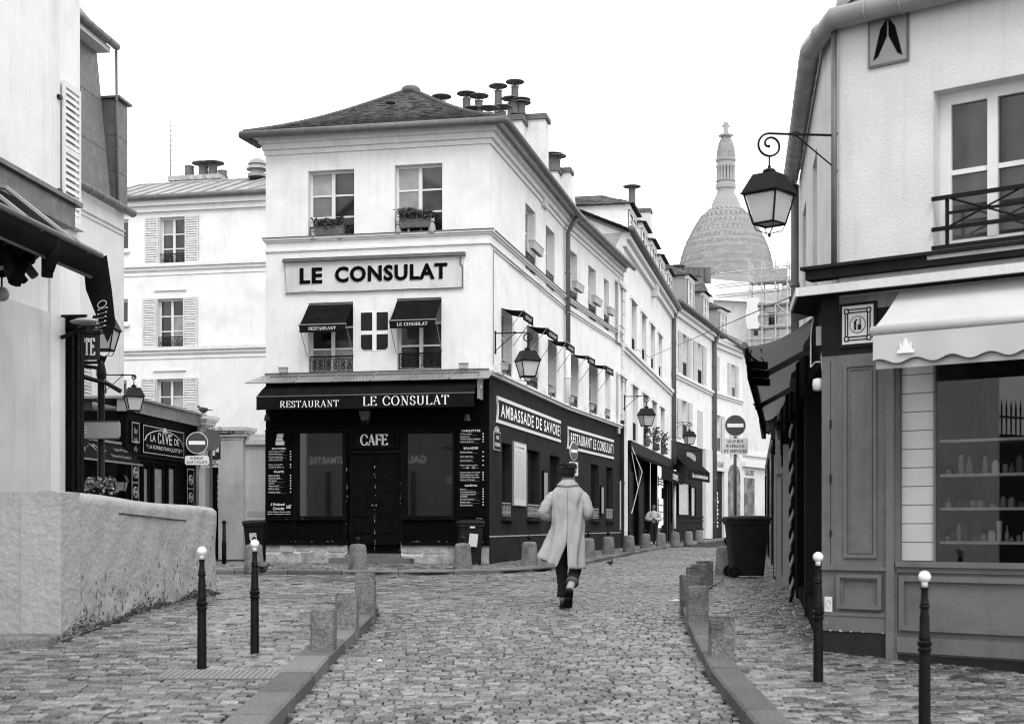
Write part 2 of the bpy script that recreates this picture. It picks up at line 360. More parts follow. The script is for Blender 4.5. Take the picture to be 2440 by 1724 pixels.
# cobbles
def cobble_field(poly,zf,ang,lx,ly,ymin,ymax,parent,avoid=(),name='cobblestone',mn=300,mat_=cobm,warp=0.,hj=.006):
    ca,sa=math.cos(ang),math.sin(ang)
    px=np.array([p[0] for p in poly]); py=np.array([p[1] for p in poly])
    y0=max(py.min(),ymin); y1=min(py.max(),ymax); x0=px.min(); x1=px.max(); cx=(x0+x1)/2; cy=(y0+y1)/2
    Rr=math.hypot(x1-x0,y1-y0)/2+.5; C=[]; row=-Rr
    while row<Rr:
        h=ly*random.uniform(.94,1.07); c=-Rr+random.uniform(0,lx)
        while c<Rr:
            l=lx*random.uniform(.65,1.45); C.append((c+l/2,row+h/2,l,h)); c+=l
        row+=h
    C=np.array(C); U=C[:,0]; V=C[:,1]+warp*np.sin(C[:,0]*1.1)
    X=cx+U*ca-V*sa; Y=cy+U*sa+V*ca
    k=poly_clip(poly,X,Y)&(Y>y0)&(Y<y1)&(np.abs(X)<Y*.42+1.0)
    for av in avoid: k&=~poly_clip(av,X,Y)
    C=C[k];X=X[k];Y=Y[k]; N=len(X)
    J=.012; a=(C[:,2]-J)/2; b=(C[:,3]-J)/2; bv=np.minimum(.009,b*.25)
    z=np.array([zf(x,y) for x,y in zip(X,Y)])+rng.uniform(-hj,hj*.6,N)
    tone=np.clip(rng.normal(.5,.30,N)+.12*np.sin(X*1.7+1)*np.sin(Y*.9),0,1); tx=rng.normal(0,.016,N); ty=rng.normal(0,.026,N)
    sl=np.array([(zf(x,y+.05)-zf(x,y-.05))/.1 for x,y in zip(X,Y)]); rot=ang+rng.normal(0,.02,N); cr,sr=np.cos(rot),np.sin(rot)
    ring=[]
    for (fa,fb,dz) in ((1,1,-.03),(1,1,-.008),('i','i',0.0)):
        for sx,sy in ((-1,-1),(1,-1),(1,1),(-1,1)):
            ex=sx*(a if fa==1 else a-bv); ey=sy*(b if fb==1 else b-bv); jx=rng.normal(0,.004,N); jy=rng.normal(0,.003,N); ex=ex+jx; ey=ey+jy
            dx=ex*cr-ey*sr; dy=ex*sr+ey*cr; ring.append(np.stack([dx,dy,dz+ex*tx+ey*ty+dy*sl],1))
    Vt=np.stack(ring,1)                                     # N,12,3
    fc=[(0,1,5,4),(1,2,6,5),(2,3,7,6),(3,0,4,7),(4,5,9,8),(5,6,10,9),(6,7,11,10),(7,4,8,11),(8,9,10,11)]
    fc=np.array(fc); order=np.argsort(Y-np.abs(X)*.15); near=order[:mn]; rest=order[mn:]
    vv=(Vt[rest]+np.stack([X[rest],Y[rest],z[rest]],1)[:,None,:]).reshape(-1,3)
    ff=(fc[None]+(np.arange(len(rest))*12)[:,None,None]).reshape(-1,4)
    me=bpy.data.meshes.new(name+'s'); me.from_pydata(vv.tolist(),[],ff.tolist())
    at=me.attributes.new('tone','FLOAT','POINT'); at.data.foreach_set('value',np.repeat(tone[rest],12)); me.materials.append(mat_)
    o=bpy.data.objects.new(name+'s',me); COL.objects.link(o); o.parent=parent; o['kind']='stuff'
    pool=[]
    for i in near:
        if len(pool)<48:
            m=bpy.data.meshes.new(name); m.from_pydata(Vt[i].tolist(),[],fc.tolist()); t=m.attributes.new('tone','FLOAT','POINT'); t.data.foreach_set('value',[tone[i]]*12); m.materials.append(mat_); pool.append((a[i],b[i],m))
            s=(1,1); mm=m
        else:
            pa,pb,mm=random.choice(pool); s=(a[i]/pa,b[i]/pb)
        q=bpy.data.objects.new(name,mm); COL.objects.link(q); q.parent=parent; q.location=(X[i],Y[i],z[i]); q.scale=(s[0],s[1],1)
RD=[(-22,9.2)]+[(-1.72,9.2)]+KL[1:]+[(-3.0,18.9),(-4.3,19.3),(-12,20),(-22,30)]+KC[1:-1]+[(20,92)]+[(x,y) for x,y in reversed(KR)][:-1]+[(1.7,9.2)]
ROADP=[(-1.70,9.2)]+KL[1:]+[(-3.0,18.95),(-3.95,19.25),(-12,20.5),(-14,29.2)]+KC[1:-1]+[(18.5,86)]+list(reversed(KR[1:-1]))+[(1.68,9.2)]
BACK=[(-14,19.2),(-3.9,19.2),(-2.0,17.45),(-.2,20.2),(-.1,28.6),(-14,29.6)]
cobble_field(ROADP,lambda x,y:g(y),R(1.5),.108,.084,9.2,56,road,avoid=[BACK],warp=.03)
cobble_field(BACK,lambda x,y:g(y)+.001,R(24),.20,.13,17,30,road,mn=0,name='large_cobblestone',hj=.006)
def inset(poly,line,d,side):                                # push the kerb side of a pavement polygon inward past the kerb stones
    return poly
def shift(line,d,side):
    o=[]
    for i,p in enumerate(line):
        a=Vector(line[max(i-1,0)]); b=Vector(line[min(i+1,len(line)-1)]); t=(b-a).normalized(); o.append((p[0]-t.y*side*d,p[1]+t.x*side*d))
    return o
LPi=[(-7.5,9.2),(-2.05,9.2)]+shift(KL[1:],.25,1)+[(-3.0,18.7),(-3.9,19.0),(-4.4,13.7),(-7.5,14.0)]
RPi=shift(KR[:12],.20,-1)+[(8.3,45),(6.8,34),(4.8,21),(3.5,13.0),(5.2,10.8),(5.2,9.0),(2.0,9.0)]
CPi=shift(KC,.17,1)+[(18,96),(14.2,88),(11.5,81.2),(7.8,70.4),(3.8,52),(1.4,43),(-.7,33.4),(-6.2,34.6),(-16,36.5)]
cobble_field(LPi,zl,R(-3),.135,.095,9.2,19.2,pav_l,warp=.02)
cobble_field(RPi,zr,R(10),.13,.092,9.0,40,pav_r)
cobble_field(CPi,zc,R(-5),.14,.11,26,60,pav_c,mn=120)
# ================================================================ builders shared by the buildings
def window(fr,h,parent,dep=.22,cols=2,rows=3,m=wood_w,gm=None,top=0,fw=.055,bars=.022,name='window',lean=.006):
    u0,z0,u1,z1=h[:4]; w=-dep; mb=MB(); t=.05; wd=(u1-u0)
    fr.box(mb,u0-.01,u0+fw,z0,z1,w,w+t); fr.box(mb,u1-fw,u1+.01,z0,z1,w,w+t)
    fr.box(mb,u0+fw,u1-fw,z1-fw,z1+.01,w,w+t); fr.box(mb,u0+fw,u1-fw,z0-.01,z0+fw*1.3,w,w+t)
    iu0=u0+fw; iu1=u1-fw; iz0=z0+fw*1.3; iz1=z1-fw
    xs=[iu0+(iu1-iu0)*i/cols for i in range(cols+1)]; ys=[iz0+(iz1-iz0)*i/rows for i in range(rows+1)]
    for x in xs[1:-1]: fr.box(mb,x-.045,x+.045,iz0,iz1,w,w+t+.012)
    for y in ys[1:-1]:
        for i in range(cols): fr.box(mb,xs[i]+(.045 if i else 0),xs[i+1]-(.045 if i<cols-1 else 0),y-bars,y+bars,w,w+t*.8)
    o=mb.build(name,m,parent)
    for i in range(cols):
        a=random.uniform(-lean,lean); b=random.uniform(-lean,lean)
        for j in range(rows):
            x0=xs[i]+(.045 if i else 0); x1=xs[i+1]-(.045 if i<cols-1 else 0); y0=ys[j]+(bars if j else 0); y1=ys[j+1]-(bars if j<rows-1 else 0)
            q=MB(); tn=random.random(); ww=w+.016
            p=[fr.p(x0,y0,ww-a-b),fr.p(x1,y0,ww+a-b),fr.p(x1,y1,ww+a+b),fr.p(x0,y1,ww-a+b)]; q.prism(p,fr.p(0,0,-.008)-fr.p(0,0,0),tn)
            q.build('pane',gm or (glassc if random.random()<.22 else glassd),o)
    return o
def scroll(c,ax,ay,r0,r1,turns,n=22,ph=0):                  # spiral polyline in the plane ax,ay
    return [c+ax*((r0+(r1-r0)*i/n)*math.cos(ph+turns*2*math.pi*i/n))+ay*((r0+(r1-r0)*i/n)*math.sin(ph+turns*2*math.pi*i/n)) for i in range(n+1)]
def railing(fr,u0,u1,z0,z1,parent,w=.0,fancy=2,r=.010):
    mb=MB(); ax=fr.p(1,0)-fr.p(0,0); az=Vector((0,0,1))
    fr.box(mb,u0,u1,z1-.035,z1,w-.015,w+.015); fr.box(mb,u0,u1,z0,z0+.018,w-.008,w+.008)
    if fancy>=1: fr.box(mb,u0,u1,z1-.09,z1-.075,w-.008,w+.008)
    n=max(3,int((u1-u0)/.16)); 
    for i in range(n+1):
        u=u0+.012+(u1-u0-.024)*i/n
        if fancy<2 or i%2==0: mb.tube([fr.p(u,z0,w),fr.p(u,z1-.03,w)],r*.8,5)
    if fancy>=1:
        hh=(z1-z0-.1); st=(u1-u0)/n
        for i in range(n):
            c=fr.p(u0+st*(i+.5),z0+.02+hh*.28,w); mb.tube(scroll(c,ax,az,hh*.05,min(hh*.25,st*.48),1.4,16 if fancy==2 else 10,R(90*(i%2))),r*.8,4,False)
            c=fr.p(u0+st*(i+.5),z0+.02+hh*.74,w); mb.tube(scroll(c,ax*(-1 if i%2 else 1),az*-1,hh*.04,min(hh*.22,st*.46),1.3,14 if fancy==2 else 10),r*.8,4,False)
    return mb.build('railing',iron,parent)
def shutter(fr,u0,u1,z0,z1,parent,w=.06,open_=0,m=wood_g,n=None,hinge=None):
    mb=MB(); t=.035; s=.055
    def bx(M_,a,b,c,d,e,f,tone=None): fr.box(M_,a,b,c,d,w+e,w+f,tone)
    bx(mb,u0,u0+s,z0,z1,0,t); bx(mb,u1-s,u1,z0,z1,0,t)
    zs=[z0,z0+(z1-z0)*.5,z1]
    for z in (z0,z0+(z1-z0)*.5-.04,z1-.08): bx(mb,u0+s,u1-s,z,z+.08,0,t)
    o=mb.build('shutter',m,parent); lv=MB()
    for a,b in ((zs[0]+.08,zs[1]-.04),(zs[1]+.04,zs[2]-.08)):
        k=max(4,int((b-a)/.085))
        for i in range(k):
            z=a+(b-a)*(i+.5)/k; hh=(b-a)/k*.36
            p=[fr.p(u0+s,z-hh,w+t*.9),fr.p(u1-s,z-hh,w+t*.9),fr.p(u1-s,z+hh,w+.004),fr.p(u0+s,z+hh,w+.004)]
            lv.prism(p,Vector((0,0,.010)))
    lv.build('louvres',m,o,kind='stuff'); return o
def gutter(pts,r,parent,m=zinc_d,brk=.55):                  # half-round gutter along a polyline, with joint rings
    pts=[Vector(p) for p in pts]; mb=MB(); mb.tube(pts,r,12)
    o=mb.build('gutter',m,parent,True); rg=MB()
    for a,b in zip(pts,pts[1:]):
        L=(b-a).length; k=max(1,int(L/brk))
        for i in range(1,k): q=a.lerp(b,i/k); d=(b-a).normalized()*.012; rg.tube([q-d,q+d],r*1.05,12)
    if rg.v: rg.build('gutter_bracket',m,o,True,'stuff')
    return o
def pipe(pts,r,parent,m=zinc,name='downpipe',collars=1.2):
    mb=MB(); mb.tube(pts,r,12); o=mb.build(name,m,parent,True)
    a,b=Vector(pts[-2]),Vector(pts[-1]); k=int((b-a).length/collars); rg=MB()
    for i in range(1,k): q=a.lerp(b,i/k); rg.tube([q-Vector((0,0,.03)),q+Vector((0,0,.03))],r*1.18,12)
    if rg.v: rg.build('collar',m,o,True)
    return o
def tiled_slope(mb,A,B,C,D_,rows,tw=.18,curve=None,th=.022,jit=.006): # quad/triangle roof slope: A-B eave left-right, C right top, D_ left top
    A,B,C,D_=[Vector(x) for x in (A,B,C,D_)]; nrm=(B-A).cross(D_-A).normalized(); nrm=nrm if nrm.z>0 else -nrm
    def at(s,t):
        p=(A.lerp(B,s)).lerp(D_.lerp(C,s),t)
        if curve: p=p+Vector((0,0,curve(t)))
        return p
    for i in range(rows):
        t0=i/rows; t1=min(1,(i+1.35)/rows); L=(at(1,t0)-at(0,t0)).length; n=max(1,int(L/tw)); off=random.random()
        for k in range(-1,n+1):
            s0=max(0,(k+off)/n); s1=min(1,(k+1+off)/n)
            if s1-s0<.002: continue
            e=.004/max(L,.1); lift=th*random.uniform(.7,1.3); tn=random.random(); dj=random.uniform(-jit,jit)
            a=at(s0+e,max(0,t0+dj*.3)); b=at(s1-e,max(0,t0+dj*.3)); c=at(s1-e,t1); d=at(s0+e,t1)
            mb.add([a+nrm*lift,b+nrm*lift,c+nrm*.004,d+nrm*.004,a-nrm*.006,b-nrm*.006],[(0,1,2,3),(4,5,1,0),(4,0,3),(5,2,1)],tn)
    return mb
def slab(parent,x0,x1,ytop,zbot,D,th,pots,slant=0,m=None):     # chimney slab standing across the street line, seen face on
    f=Fr((P(x0,0,D).x,D),(.98,-.2)); u1=f.uz(x1,ytop)[0]; zt=f.uz((x0+x1)/2,ytop)[1]; us=f.uz(x1+slant,ytop)[0] if slant else u1; q=MB()
    q.hexa([f.p(0,zbot,0),f.p(us,zbot,0),f.p(us,zbot,-th),f.p(0,zbot,-th),f.p(0,zt,0),f.p(u1,zt,0),f.p(u1,zt,-th),f.p(0,zt,-th)]); o=q.build('chimney_stack',m or plaster2,parent)
    q=MB(); f.box(q,-.06,u1+.06,zt,zt+.13,-th-.06,.06); f.box(q,-.03,u1+.03,zt+.13,zt+.16,-th-.03,.03); q.build('coping',terra,o)
    for t,h,c,r in pots: p=f.p(u1*t,zt+.16,-th/2); chimney_pot(o,p,h,r,c)
    return o
def chimney_pot(parent,c,h=.5,r=.11,cap=True,m=terra):
    mb=MB(); mb.lathe([(r*1.1,0),(r*1.1,.05),(r*.95,.06),(r*.88,h),(r*.95,h),(r*.95,h+.03)],c,12)
    o=mb.build('chimney_pot',m,parent,True); smooth_by_angle(o)
    if cap:
        q=MB(); z=h+.03; q.lathe([(.005,z+.19),(r*2.3,z+.135),(r*2.3,z+.115),(.01,z+.15)],c,16)
        for a in (0,2.1,4.2): q.tube([(c[0]+r*.8*math.cos(a),c[1]+r*.8*math.sin(a),c[2]+z-.04),(c[0]+r*1.1*math.cos(a),c[1]+r*1.1*math.sin(a),c[2]+z+.12)],.010,4)
        smooth_by_angle(q.build('rain_cap',zinc_d,o))
    return o
def lantern_local(top_m=iron,s=1.0):                       # four-sided street lantern hanging below z=0 (local), ~0.5 wide, 0.75 tall
    out=[]; S=lambda r,z,k=0:[(r*s*math.cos(R(45+90*i)),r*s*math.sin(R(45+90*i)),z*s) for i in range(4)]
    def frus(mb,r0,z0,r1,z1): mb.hexa(S(r0,z0)+S(r1,z1))
    cap=MB(); cap.lathe([(.02,0),(.02,-.03),(.07,-.05),(.085,-.075),(.06,-.085),(.045,-.095),(.10,-.108),(.11,-.115)],(0,0,0),14)
    cap.v=[(x*s,y*s,z*s) for x,y,z in cap.v]
    roof=MB(); frus(roof,.36,-.345,.215,-.115); frus(roof,.375,-.365,.37,-.345)
    fr_=MB()
    for i in range(4):
        a=S(.325,-.365)[i]; b=S(.205,-.735)[i]; fr_.tube([a,b],.014*s,5)
        c=S(.205,-.735)[(i+1)%4]; fr_.tube([b,c],.016*s,5); c2=S(.325,-.372)[(i+1)%4]; fr_.tube([a,c2],.014*s,5)
    for i in range(4):                                      # foot curls below
        a=Vector(S(.2,-.735)[i]); m_=Vector(S(.16,-.82)[i]); e=Vector((0,0,-.86*s)); fr_.tube([a,(a+m_)/2+Vector((0,0,-.01)),m_,e],.008*s,4)
    fr_.ball((0,0,-.88*s),.022*s,8,6)
    gl=[]
    for i in range(4):
        q=MB(); a=S(.305,-.37);b=S(.19,-.73); j=(i+1)%4; q.add([b[i],b[j],a[j],a[i]],[(0,1,2,3)],random.random()); gl.append(q)
    bt=MB(); bt.add(S(.19,-.73),[(3,2,1,0)])
    return dict(finial=(cap,top_m),roof=(roof,top_m),frame=(fr_,top_m)),gl,bt
def make_lantern(name,label,loc,ang,group,s=1.0,rz=0,arm=None,sc_r=.105):  # wall lantern on a scrolled bracket: loc = wall point of the arm, ang = horizontal direction away from the wall, arm = reach
    root=thing(name,label,'lantern',loc,group); d=Vector((math.cos(ang),math.sin(ang),0)); Z=Vector((0,0,1)); b=MB()
    reach=arm-sc_r
    pts=[Vector((0,0,0)),d*(reach*.97)]
    c=d*reach+Vector((0,0,-sc_r)); n=30
    for i in range(n+1):
        a=math.pi/2-2*math.pi*1.45*i/n; r=sc_r*(1-.86*max(0,(i/n-.45)/.55)) ; pts.append(c+d*(r*math.cos(a))+Z*(r*math.sin(a)))
    b.tube(pts,.016*s,6); b.ball(pts[-1],.022*s,8,6)
    b.tube([d*(reach*.62),Vector((0,0,-.42*s))],.010*s,6); b.box((d*(reach*.6))[:],(.07*s,.07*s,.045*s))
    b.tube([Vector((0,0,.06)),Vector((0,0,-.5*s))],.018*s,6)
    for zz in (.02,-.45): b.ball(Vector((0,0,zz*s))+d*.0,.03*s,8,6)
    hx=d*reach+Vector((0,0,-2*sc_r)); b.tube([hx,hx+Vector((0,0,-.13*s))],.012*s,6)
    br=local(b,'bracket',iron,root)
    parts,gl,bt=lantern_local(iron,s); off=hx+Vector((0,0,-.12*s))
    for k,(mb,m) in parts.items():
        mb.v=[tuple(Matrix.Rotation(rz,3,'Z')@Vector(p)+off) for p in mb.v]; local(mb,'lantern_'+k,m,root)
    for q in gl+[bt]:
        q.v=[tuple(Matrix.Rotation(rz,3,'Z')@Vector(p)+off) for p in q.v]; local(q,'lantern_pane',frost,root)
    return root
def local(mb,name,m,root,smooth=False,kind=None):           # build with coordinates already relative to root
    o=bpy.data.objects.new(name,mb.mesh(name,m,smooth)); COL.objects.link(o); o.parent=root; ORG[o.name]=org(root)
    if kind: o['kind']=kind
    return o
def leaves(mb,c,ext,n,size):
    for _ in range(n):
        p=Vector((c[0]+random.gauss(0,ext[0]*.45),c[1]+random.gauss(0,ext[1]*.45),c[2]+random.uniform(-1,1)*ext[2])); a=Vector((random.gauss(0,1),random.gauss(0,1),random.gauss(0,1))).normalized(); b=a.orthogonal().normalized()
        s=size*random.uniform(.6,1.3); tn=random.random()
        mb.add([p-a*s,p+b*s*.6-a*.1*s,p+a*s,p-b*s*.6-a*.1*s],[(0,1,2,3)],tn)
def flower_box(fr,u0,u1,z,w,label,plant=True,m=terra,h=.17,group='flower boxes on window sills'):
    base=fr.p((u0+u1)/2,z,w); root=thing('flower_box',label,'flower box',base,group); mb=MB(); d=.16
    p=[fr.p(u0+.02,z,w+d/2-.02),fr.p(u1-.02,z,w+d/2-.02),fr.p(u1-.02,z,w-d/2+.02),fr.p(u0+.02,z,w-d/2+.02),fr.p(u0,z+h,w+d/2),fr.p(u1,z+h,w+d/2),fr.p(u1,z+h,w-d/2),fr.p(u0,z+h,w-d/2)]
    mb.hexa(p); fr.box(mb,u0-.015,u1+.015,z+h,z+h+.025,w-d/2-.01,w+d/2+.01); mb.build('planter',m,root)
    if plant:
        q=MB(); n=max(6,int((u1-u0)/.07))
        for i in range(n):
            c=fr.p(u0+(u1-u0)*(i+.5)/n,z+h+random.uniform(.03,.22),w+random.uniform(-.02,.06)); leaves(q,c,(.13,.09,.10),100,.036)
        q.build('foliage',leafm,root)
        for i in range(3):
            s=MB(); c=fr.p(u0+(u1-u0)*random.random(),z+h+.12,w); s.tube([fr.p((u0+u1)/2,z+h,w),c],.006,4); s.build('stem',leafm,root)
    return root
def small_awning(fr,u0,u1,ztop,zfront,out,val,text,parent,wleft=0):
    # canvas from the window head out to a front bar, with a lettered valance and two arms
    mb=MB(); n=8
    for i in range(n):
        a=i/n;b=(i+1)/n
        f=lambda t:(ztop+(zfront-ztop)*t-.03*math.sin(math.pi*t)*.6, out*t)
        (za,wa),(zb,wb)=f(a),f(b); mb.quad(fr.p(u0-.02,za,wa),fr.p(u0-.02,zb,wb),fr.p(u1+.02,zb,wb),fr.p(u1+.02,za,wa))
        mb.quad(fr.p(u0-.02,za-.006,wa),fr.p(u1+.02,za-.006,wa),fr.p(u1+.02,zb-.006,wb),fr.p(u0-.02,zb-.006,wb))
    o=mb.build('awning',canvas_d,parent)
    v=MB(); fr.box(v,u0-.02,u1+.02,zfront-val,zfront,out-.006,out+.004); v.build('valance',canvas_d,o)
    if text:
        t=serif_text(text) ; L=.62*(u1-u0) if len(text)<11 else .7*(u1-u0); cu=(u0+u1)/2; put_text(fr,t,cu-L/2,zfront-val*.72,cu+L/2,zfront-val*.3,out+.010,white,o)
    ar=MB()
    for u in (u0-.035,u1+.035): ar.tube([fr.p(u,zfront,out),fr.p(u,zfront-max(.7,(ztop-zfront)*.9),.02)],.009,6)
    fr.box(ar,u0-.05,u1+.05,zfront-.012,zfront+.012,out-.016,out+.012); ar.build('awning_arm',zinc,o); return o
# ================================================================ CORNER RESTAURANT
FC=Fr((-.54,33.0),(.98,-.1994)); UL=-5.64                   # front: u runs from UL (left corner) to 0 (right corner)
R1=Fr((-.54,33.0),(1.614+.54,9.6)); L1=math.hypot(2.154,9.6)
R2=Fr((1.614,42.6),(4.03-1.614,51.3-42.6)); L2=math.hypot(2.416,8.7)
EV=CZ+9.50                                                  # underside of the eaves
con=thing('corner_restaurant','white three-storey corner restaurant with black ground floor and hipped tile roof','building',(-.54,33,g(33)))
def uz(fr,x,y,w=0): return fr.uz(x,y,w)
# --- front wall
hW=[FC.rect(734.5,408,844,575),FC.rect(940.6,394,1054,562),FC.rect(734.6,722,841.4,889),FC.rect(946,711,1052,882)]
zled=uz(FC,1165,884)[1]; zb=g(33)-.3
front=FC.wall(MB(),UL,0,zled-.05,EV,hW).build('wall',plaster,con)
hR1=[R1.rect(1252,481,1276,632),R1.rect(1300.6,530,1321.6,679),R1.rect(1194.8,731,1220.5,900),R1.rect(1256,773,1283,931),R1.rect(1306,801,1326,955)]
hR2=[R2.rect(1356,587,1375.5,722),R2.rect(1402,632.7,1420,761),R2.rect(1439,668.5,1451,785),R2.rect(1359,837,1378,978),R2.rect(1404,866.5,1424,1003),R2.rect(1442,892,1455,1012)]
zu=min(h[1] for h in (hR1[0],hR1[1],hR2[0],hR2[1],hR2[2])); zl1=sum(h[1] for h in hR1[2:])/3
def lev(hs,z0,z1): return [(h[0],z0,h[2],z1) for h in hs]
ztu=sum(h[3] for h in hR1[:2]+hR2[:3])/5; zbu=sum(h[1] for h in hR1[:2]+hR2[:3])/5
ztl=sum(h[3] for h in hR1[2:]+hR2[3:])/6; zbl=sum(h[1] for h in hR1[2:]+hR2[3:])/6
hR1=lev(hR1[:2],zbu,ztu)+lev(hR1[2:],zbl,ztl); hR2=lev(hR2[:3],zbu,ztu)+lev(hR2[3:],zbl,ztl)
side1=R1.wall(MB(),0,L1,zled-.05,EV,hR1,.26).build('wall',plaster,con)
side2=R2.wall(MB(),0,L2,zled-.05,EV,hR2,.26).build('wall',plaster,con)
bk=MB(); lft=Fr((FC.p(UL,0).x,FC.p(UL,0).y),R1.u*-1)        # left side wall and closing wall behind
A=FC.p(UL,zb); e=Vector((R1.u.x,R1.u.y,0)); Bk=A+e*16; Cc=R2.p(L2,zb); H=Vector((0,0,EV-zb))
for a,b in ((A,Bk),(Bk,Cc)): bk.quad(a,b,b+H,a+H)
bk.build('wall',plaster2,con)
for i,h in enumerate(hW):
    wn=window(FC,h,con,.24,2,3); 
    if i>=2: railing(FC,h[0]+.03,h[2]-.01,h[1]+.03,h[1]+.42,con,-.06,2,.014)
    else: railing(FC,h[0]+.03,h[2]-.01,h[1]+.02,h[1]+.36,con,-.06,2,.014)
for fr,hs in ((R1,hR1),(R2,hR2)):
    for i,h in enumerate(hs):
        window(fr,h,con,.26,2,3); railing(fr,h[0]+.02,h[2]-.02,h[1]+.03,h[1]+(.55 if h[1]<zbu-.5 else .50),con,-.04,1,.012)
# corner pilaster strip on the side wall, cornices, bands
tr=MB()
def band(z0,z1,w,mb):
    FC.box(mb,UL-w*.5,w,z0,z1,.001,w); R1.box(mb,-w*.0+.002,L1,z0,z1,.001,w); R2.box(mb,.0,L2,z0,z1,.001,w)
za=uz(FC,1165,549)[1]; zb1=uz(FC,1165,578)[1]
band(za-.03,za+.02,.10,tr); band(za-.075,za-.03,.05,tr); band(zb1-.02,zb1+.02,.045,tr)
band(EV-.16,EV,.22,tr); band(EV-.30,EV-.16,.12,tr); band(EV-.42,EV-.30,.05,tr)
tr.build('cornice',trim,con)
ld=MB(); FC.box(ld,UL-.06,.13,za+.0205,za+.034,.0,.13); R1.box(ld,.14,L1,za+.0205,za+.034,0,.13); R2.box(ld,0,L2,za+.0205,za+.034,0,.13); ld.build('ledge_flashing',zinc_d,con)
# --- roof
ov=.42; zR=EV+.06; back=Vector((R1.u.x,R1.u.y,0))
eL=FC.p(UL-ov,zR,ov); eR=FC.p(ov,zR,ov); ap=FC.p(-2.75,0)+back*2.7; ap.z=CZ+10.15*0+11.35
bel=lambda t:-.17*math.sin(math.pi*min(1,t*1.02))*(1-t*.35)
rf=MB(); tiled_slope(rf,eL,eR,ap,ap,42,.17,bel)
eRb=R1.p(L1+.1,zR,ov); apb=ap+back*9.0
tiled_slope(rf,eR,eRb,apb,ap,30,.19,bel)
eLb=eL+back*16; tiled_slope(rf,eLb,eL,ap,apb,24,.22,bel)
rt=rf.build('roof_tiles',tile,con,kind='stuff')
R2e0=R2.p(.0,zR,ov); R2e1=R2.p(L2+.1,zR,ov); r2=MB(); tiled_slope(r2,R2e0,R2e1,apb+back*8.5+Vector((0,0,-.2)),apb,26,.2,bel); r2.build('roof_tiles',tile,con,kind='stuff')
ub=MB(); ub.add([eL,eR,ap],[(0,1,2)]); ub.v=[(x,y,z-.05) for x,y,z in ub.v]
for pl in ([eR,eRb,apb,ap],[eLb,eL,ap,apb],[R2e0,R2e1,apb+back*8.5,apb]): ub.quad(*[p+Vector((0,0,-.62 if p.z>zR+.5 else -.05)) for p in pl])
ub.v=[(x,y,z) for x,y,z in ub.v]; 
sf=MB()                                                     # soffit
sf.quad(eL,FC.p(UL,EV),FC.p(0,EV),eR); sf.quad(eR,R1.p(0,EV),R1.p(L1,EV),eRb); sf.quad(R2e0,R2.p(0,EV),R2.p(L2,EV),R2e1); sf.quad(eLb,A+H+e*16,A+H,eL)
sf.v=[(x,y,z-.03) for x,y,z in sf.v]; sf.build('soffit',trim,con)
cpz=MB(); cpz.ball(ap+Vector((0,0,-.02)),.26,14,8,(1,1,.55)); cpz.build('ridge_cap',terra,con,True)
hip=MB()
for a in (eL,eR):
    pts=[]
    for i in range(13): t=i/12; q=a.lerp(ap,t); q.z+=bel(t)+.02; pts.append(q)
    hip.tube(pts,.06,7)
hip.build('hip_tiles',tile,con,True)
gutter([FC.p(UL-ov+.05,zR-.07,ov-.9-0),FC.p(UL-ov-.02,zR-.07,ov+.06)],.085,con); gutter([FC.p(UL-ov-.05,zR-.07,ov+.06),FC.p(ov+.07,zR-.07,ov+.06)],.09,con,zinc_d,.6)
gutter([FC.p(ov+.07,zR-.07,ov+.06),R1.p(L1,zR-.07,ov+.06),R2.p(L2+.15,zR-.07,ov+.06)],.09,con,zinc_d,.5)
pipe([R1.p(L1-.05,zR-.12,ov),R1.p(L1-.05,zR-.35,.25),R1.p(L1-.05,zR-.6,.12),R1.p(L1-.05,zled+1.6,.12)],.075,con,zinc_d)
pipe([R1.p(L1-.05,zled+1.7,.12),R1.p(L1-.05,zled+.02,.12)],.085,con,plaster,'lower_downpipe',.7)
# vents in the roof (small dark eyelets)
for x,y in ((930,246),(752,302),(1030,282)):
    t=.30 if y>270 else .62
    q=MB(); c=P(x,y,34.0 if y>270 else 34.9); q.lathe([(.14,0),(.12,.05),(.02,.08)],c,10); q.build('roof_vent',tile,con,True)
# --- chimneys
def stack(parent,px0,px1,px2,ytop,D0,zbot,depth,pots,capm=terra,name='chimney_stack'):
    a=P(px0,ytop,D0); b=P(px1,ytop,D0); d=Vector((R1.u.x,R1.u.y,0)); zt=a.z; mb=MB()
    def ring(z,o): 
        dd=(b-a).normalized(); a2=a-dd*o-d*o; b2=b+dd*o-d*o; return [Vector((p.x,p.y,z)) for p in (a2,b2,b2+d*(depth+2*o),a2+d*(depth+2*o))]
    mb.hexa(ring(zbot,0)+ring(zt,0)); o=mb.build(name,plaster2,parent)
    c=MB(); c.hexa(ring(zt,.07)+ring(zt+.16,.07)); c.hexa(ring(zt+.16,.04)+ring(zt+.19,.02)); c.build('coping',terra,o)
    m=(a+b)/2
    for i,(t,h,cp,r) in enumerate(pots): q=m+d*(depth*t); chimney_pot(o,(q.x,q.y,zt+.18),h,r,cp)
    return o
slab(con,1242,1299,285,EV-.5,39.2,.55,[]); slab(con,1206,1243,287,EV-.5,38.6,1.0,[(.1,.45,True,.12),(.75,.32,True,.12)]); slab(con,1180,1208,292,EV-.5,37.4,.9,[(.3,.24,True,.12)])
for x,y,h in ((1187,271,.62),(1227,272,.75),(1242,272,.25)): q=P(x,y,39.0); chimney_pot(con,(q.x,q.y,q.z),h,.115,True)
pb=[(1112,.50),(1141,.44),(1052,.42),(1128,.1),(1165,.12)]
for x,h in pb: q=P(x,282,36.9); chimney_pot(con,(q.x,q.y,q.z),h,.115,True)
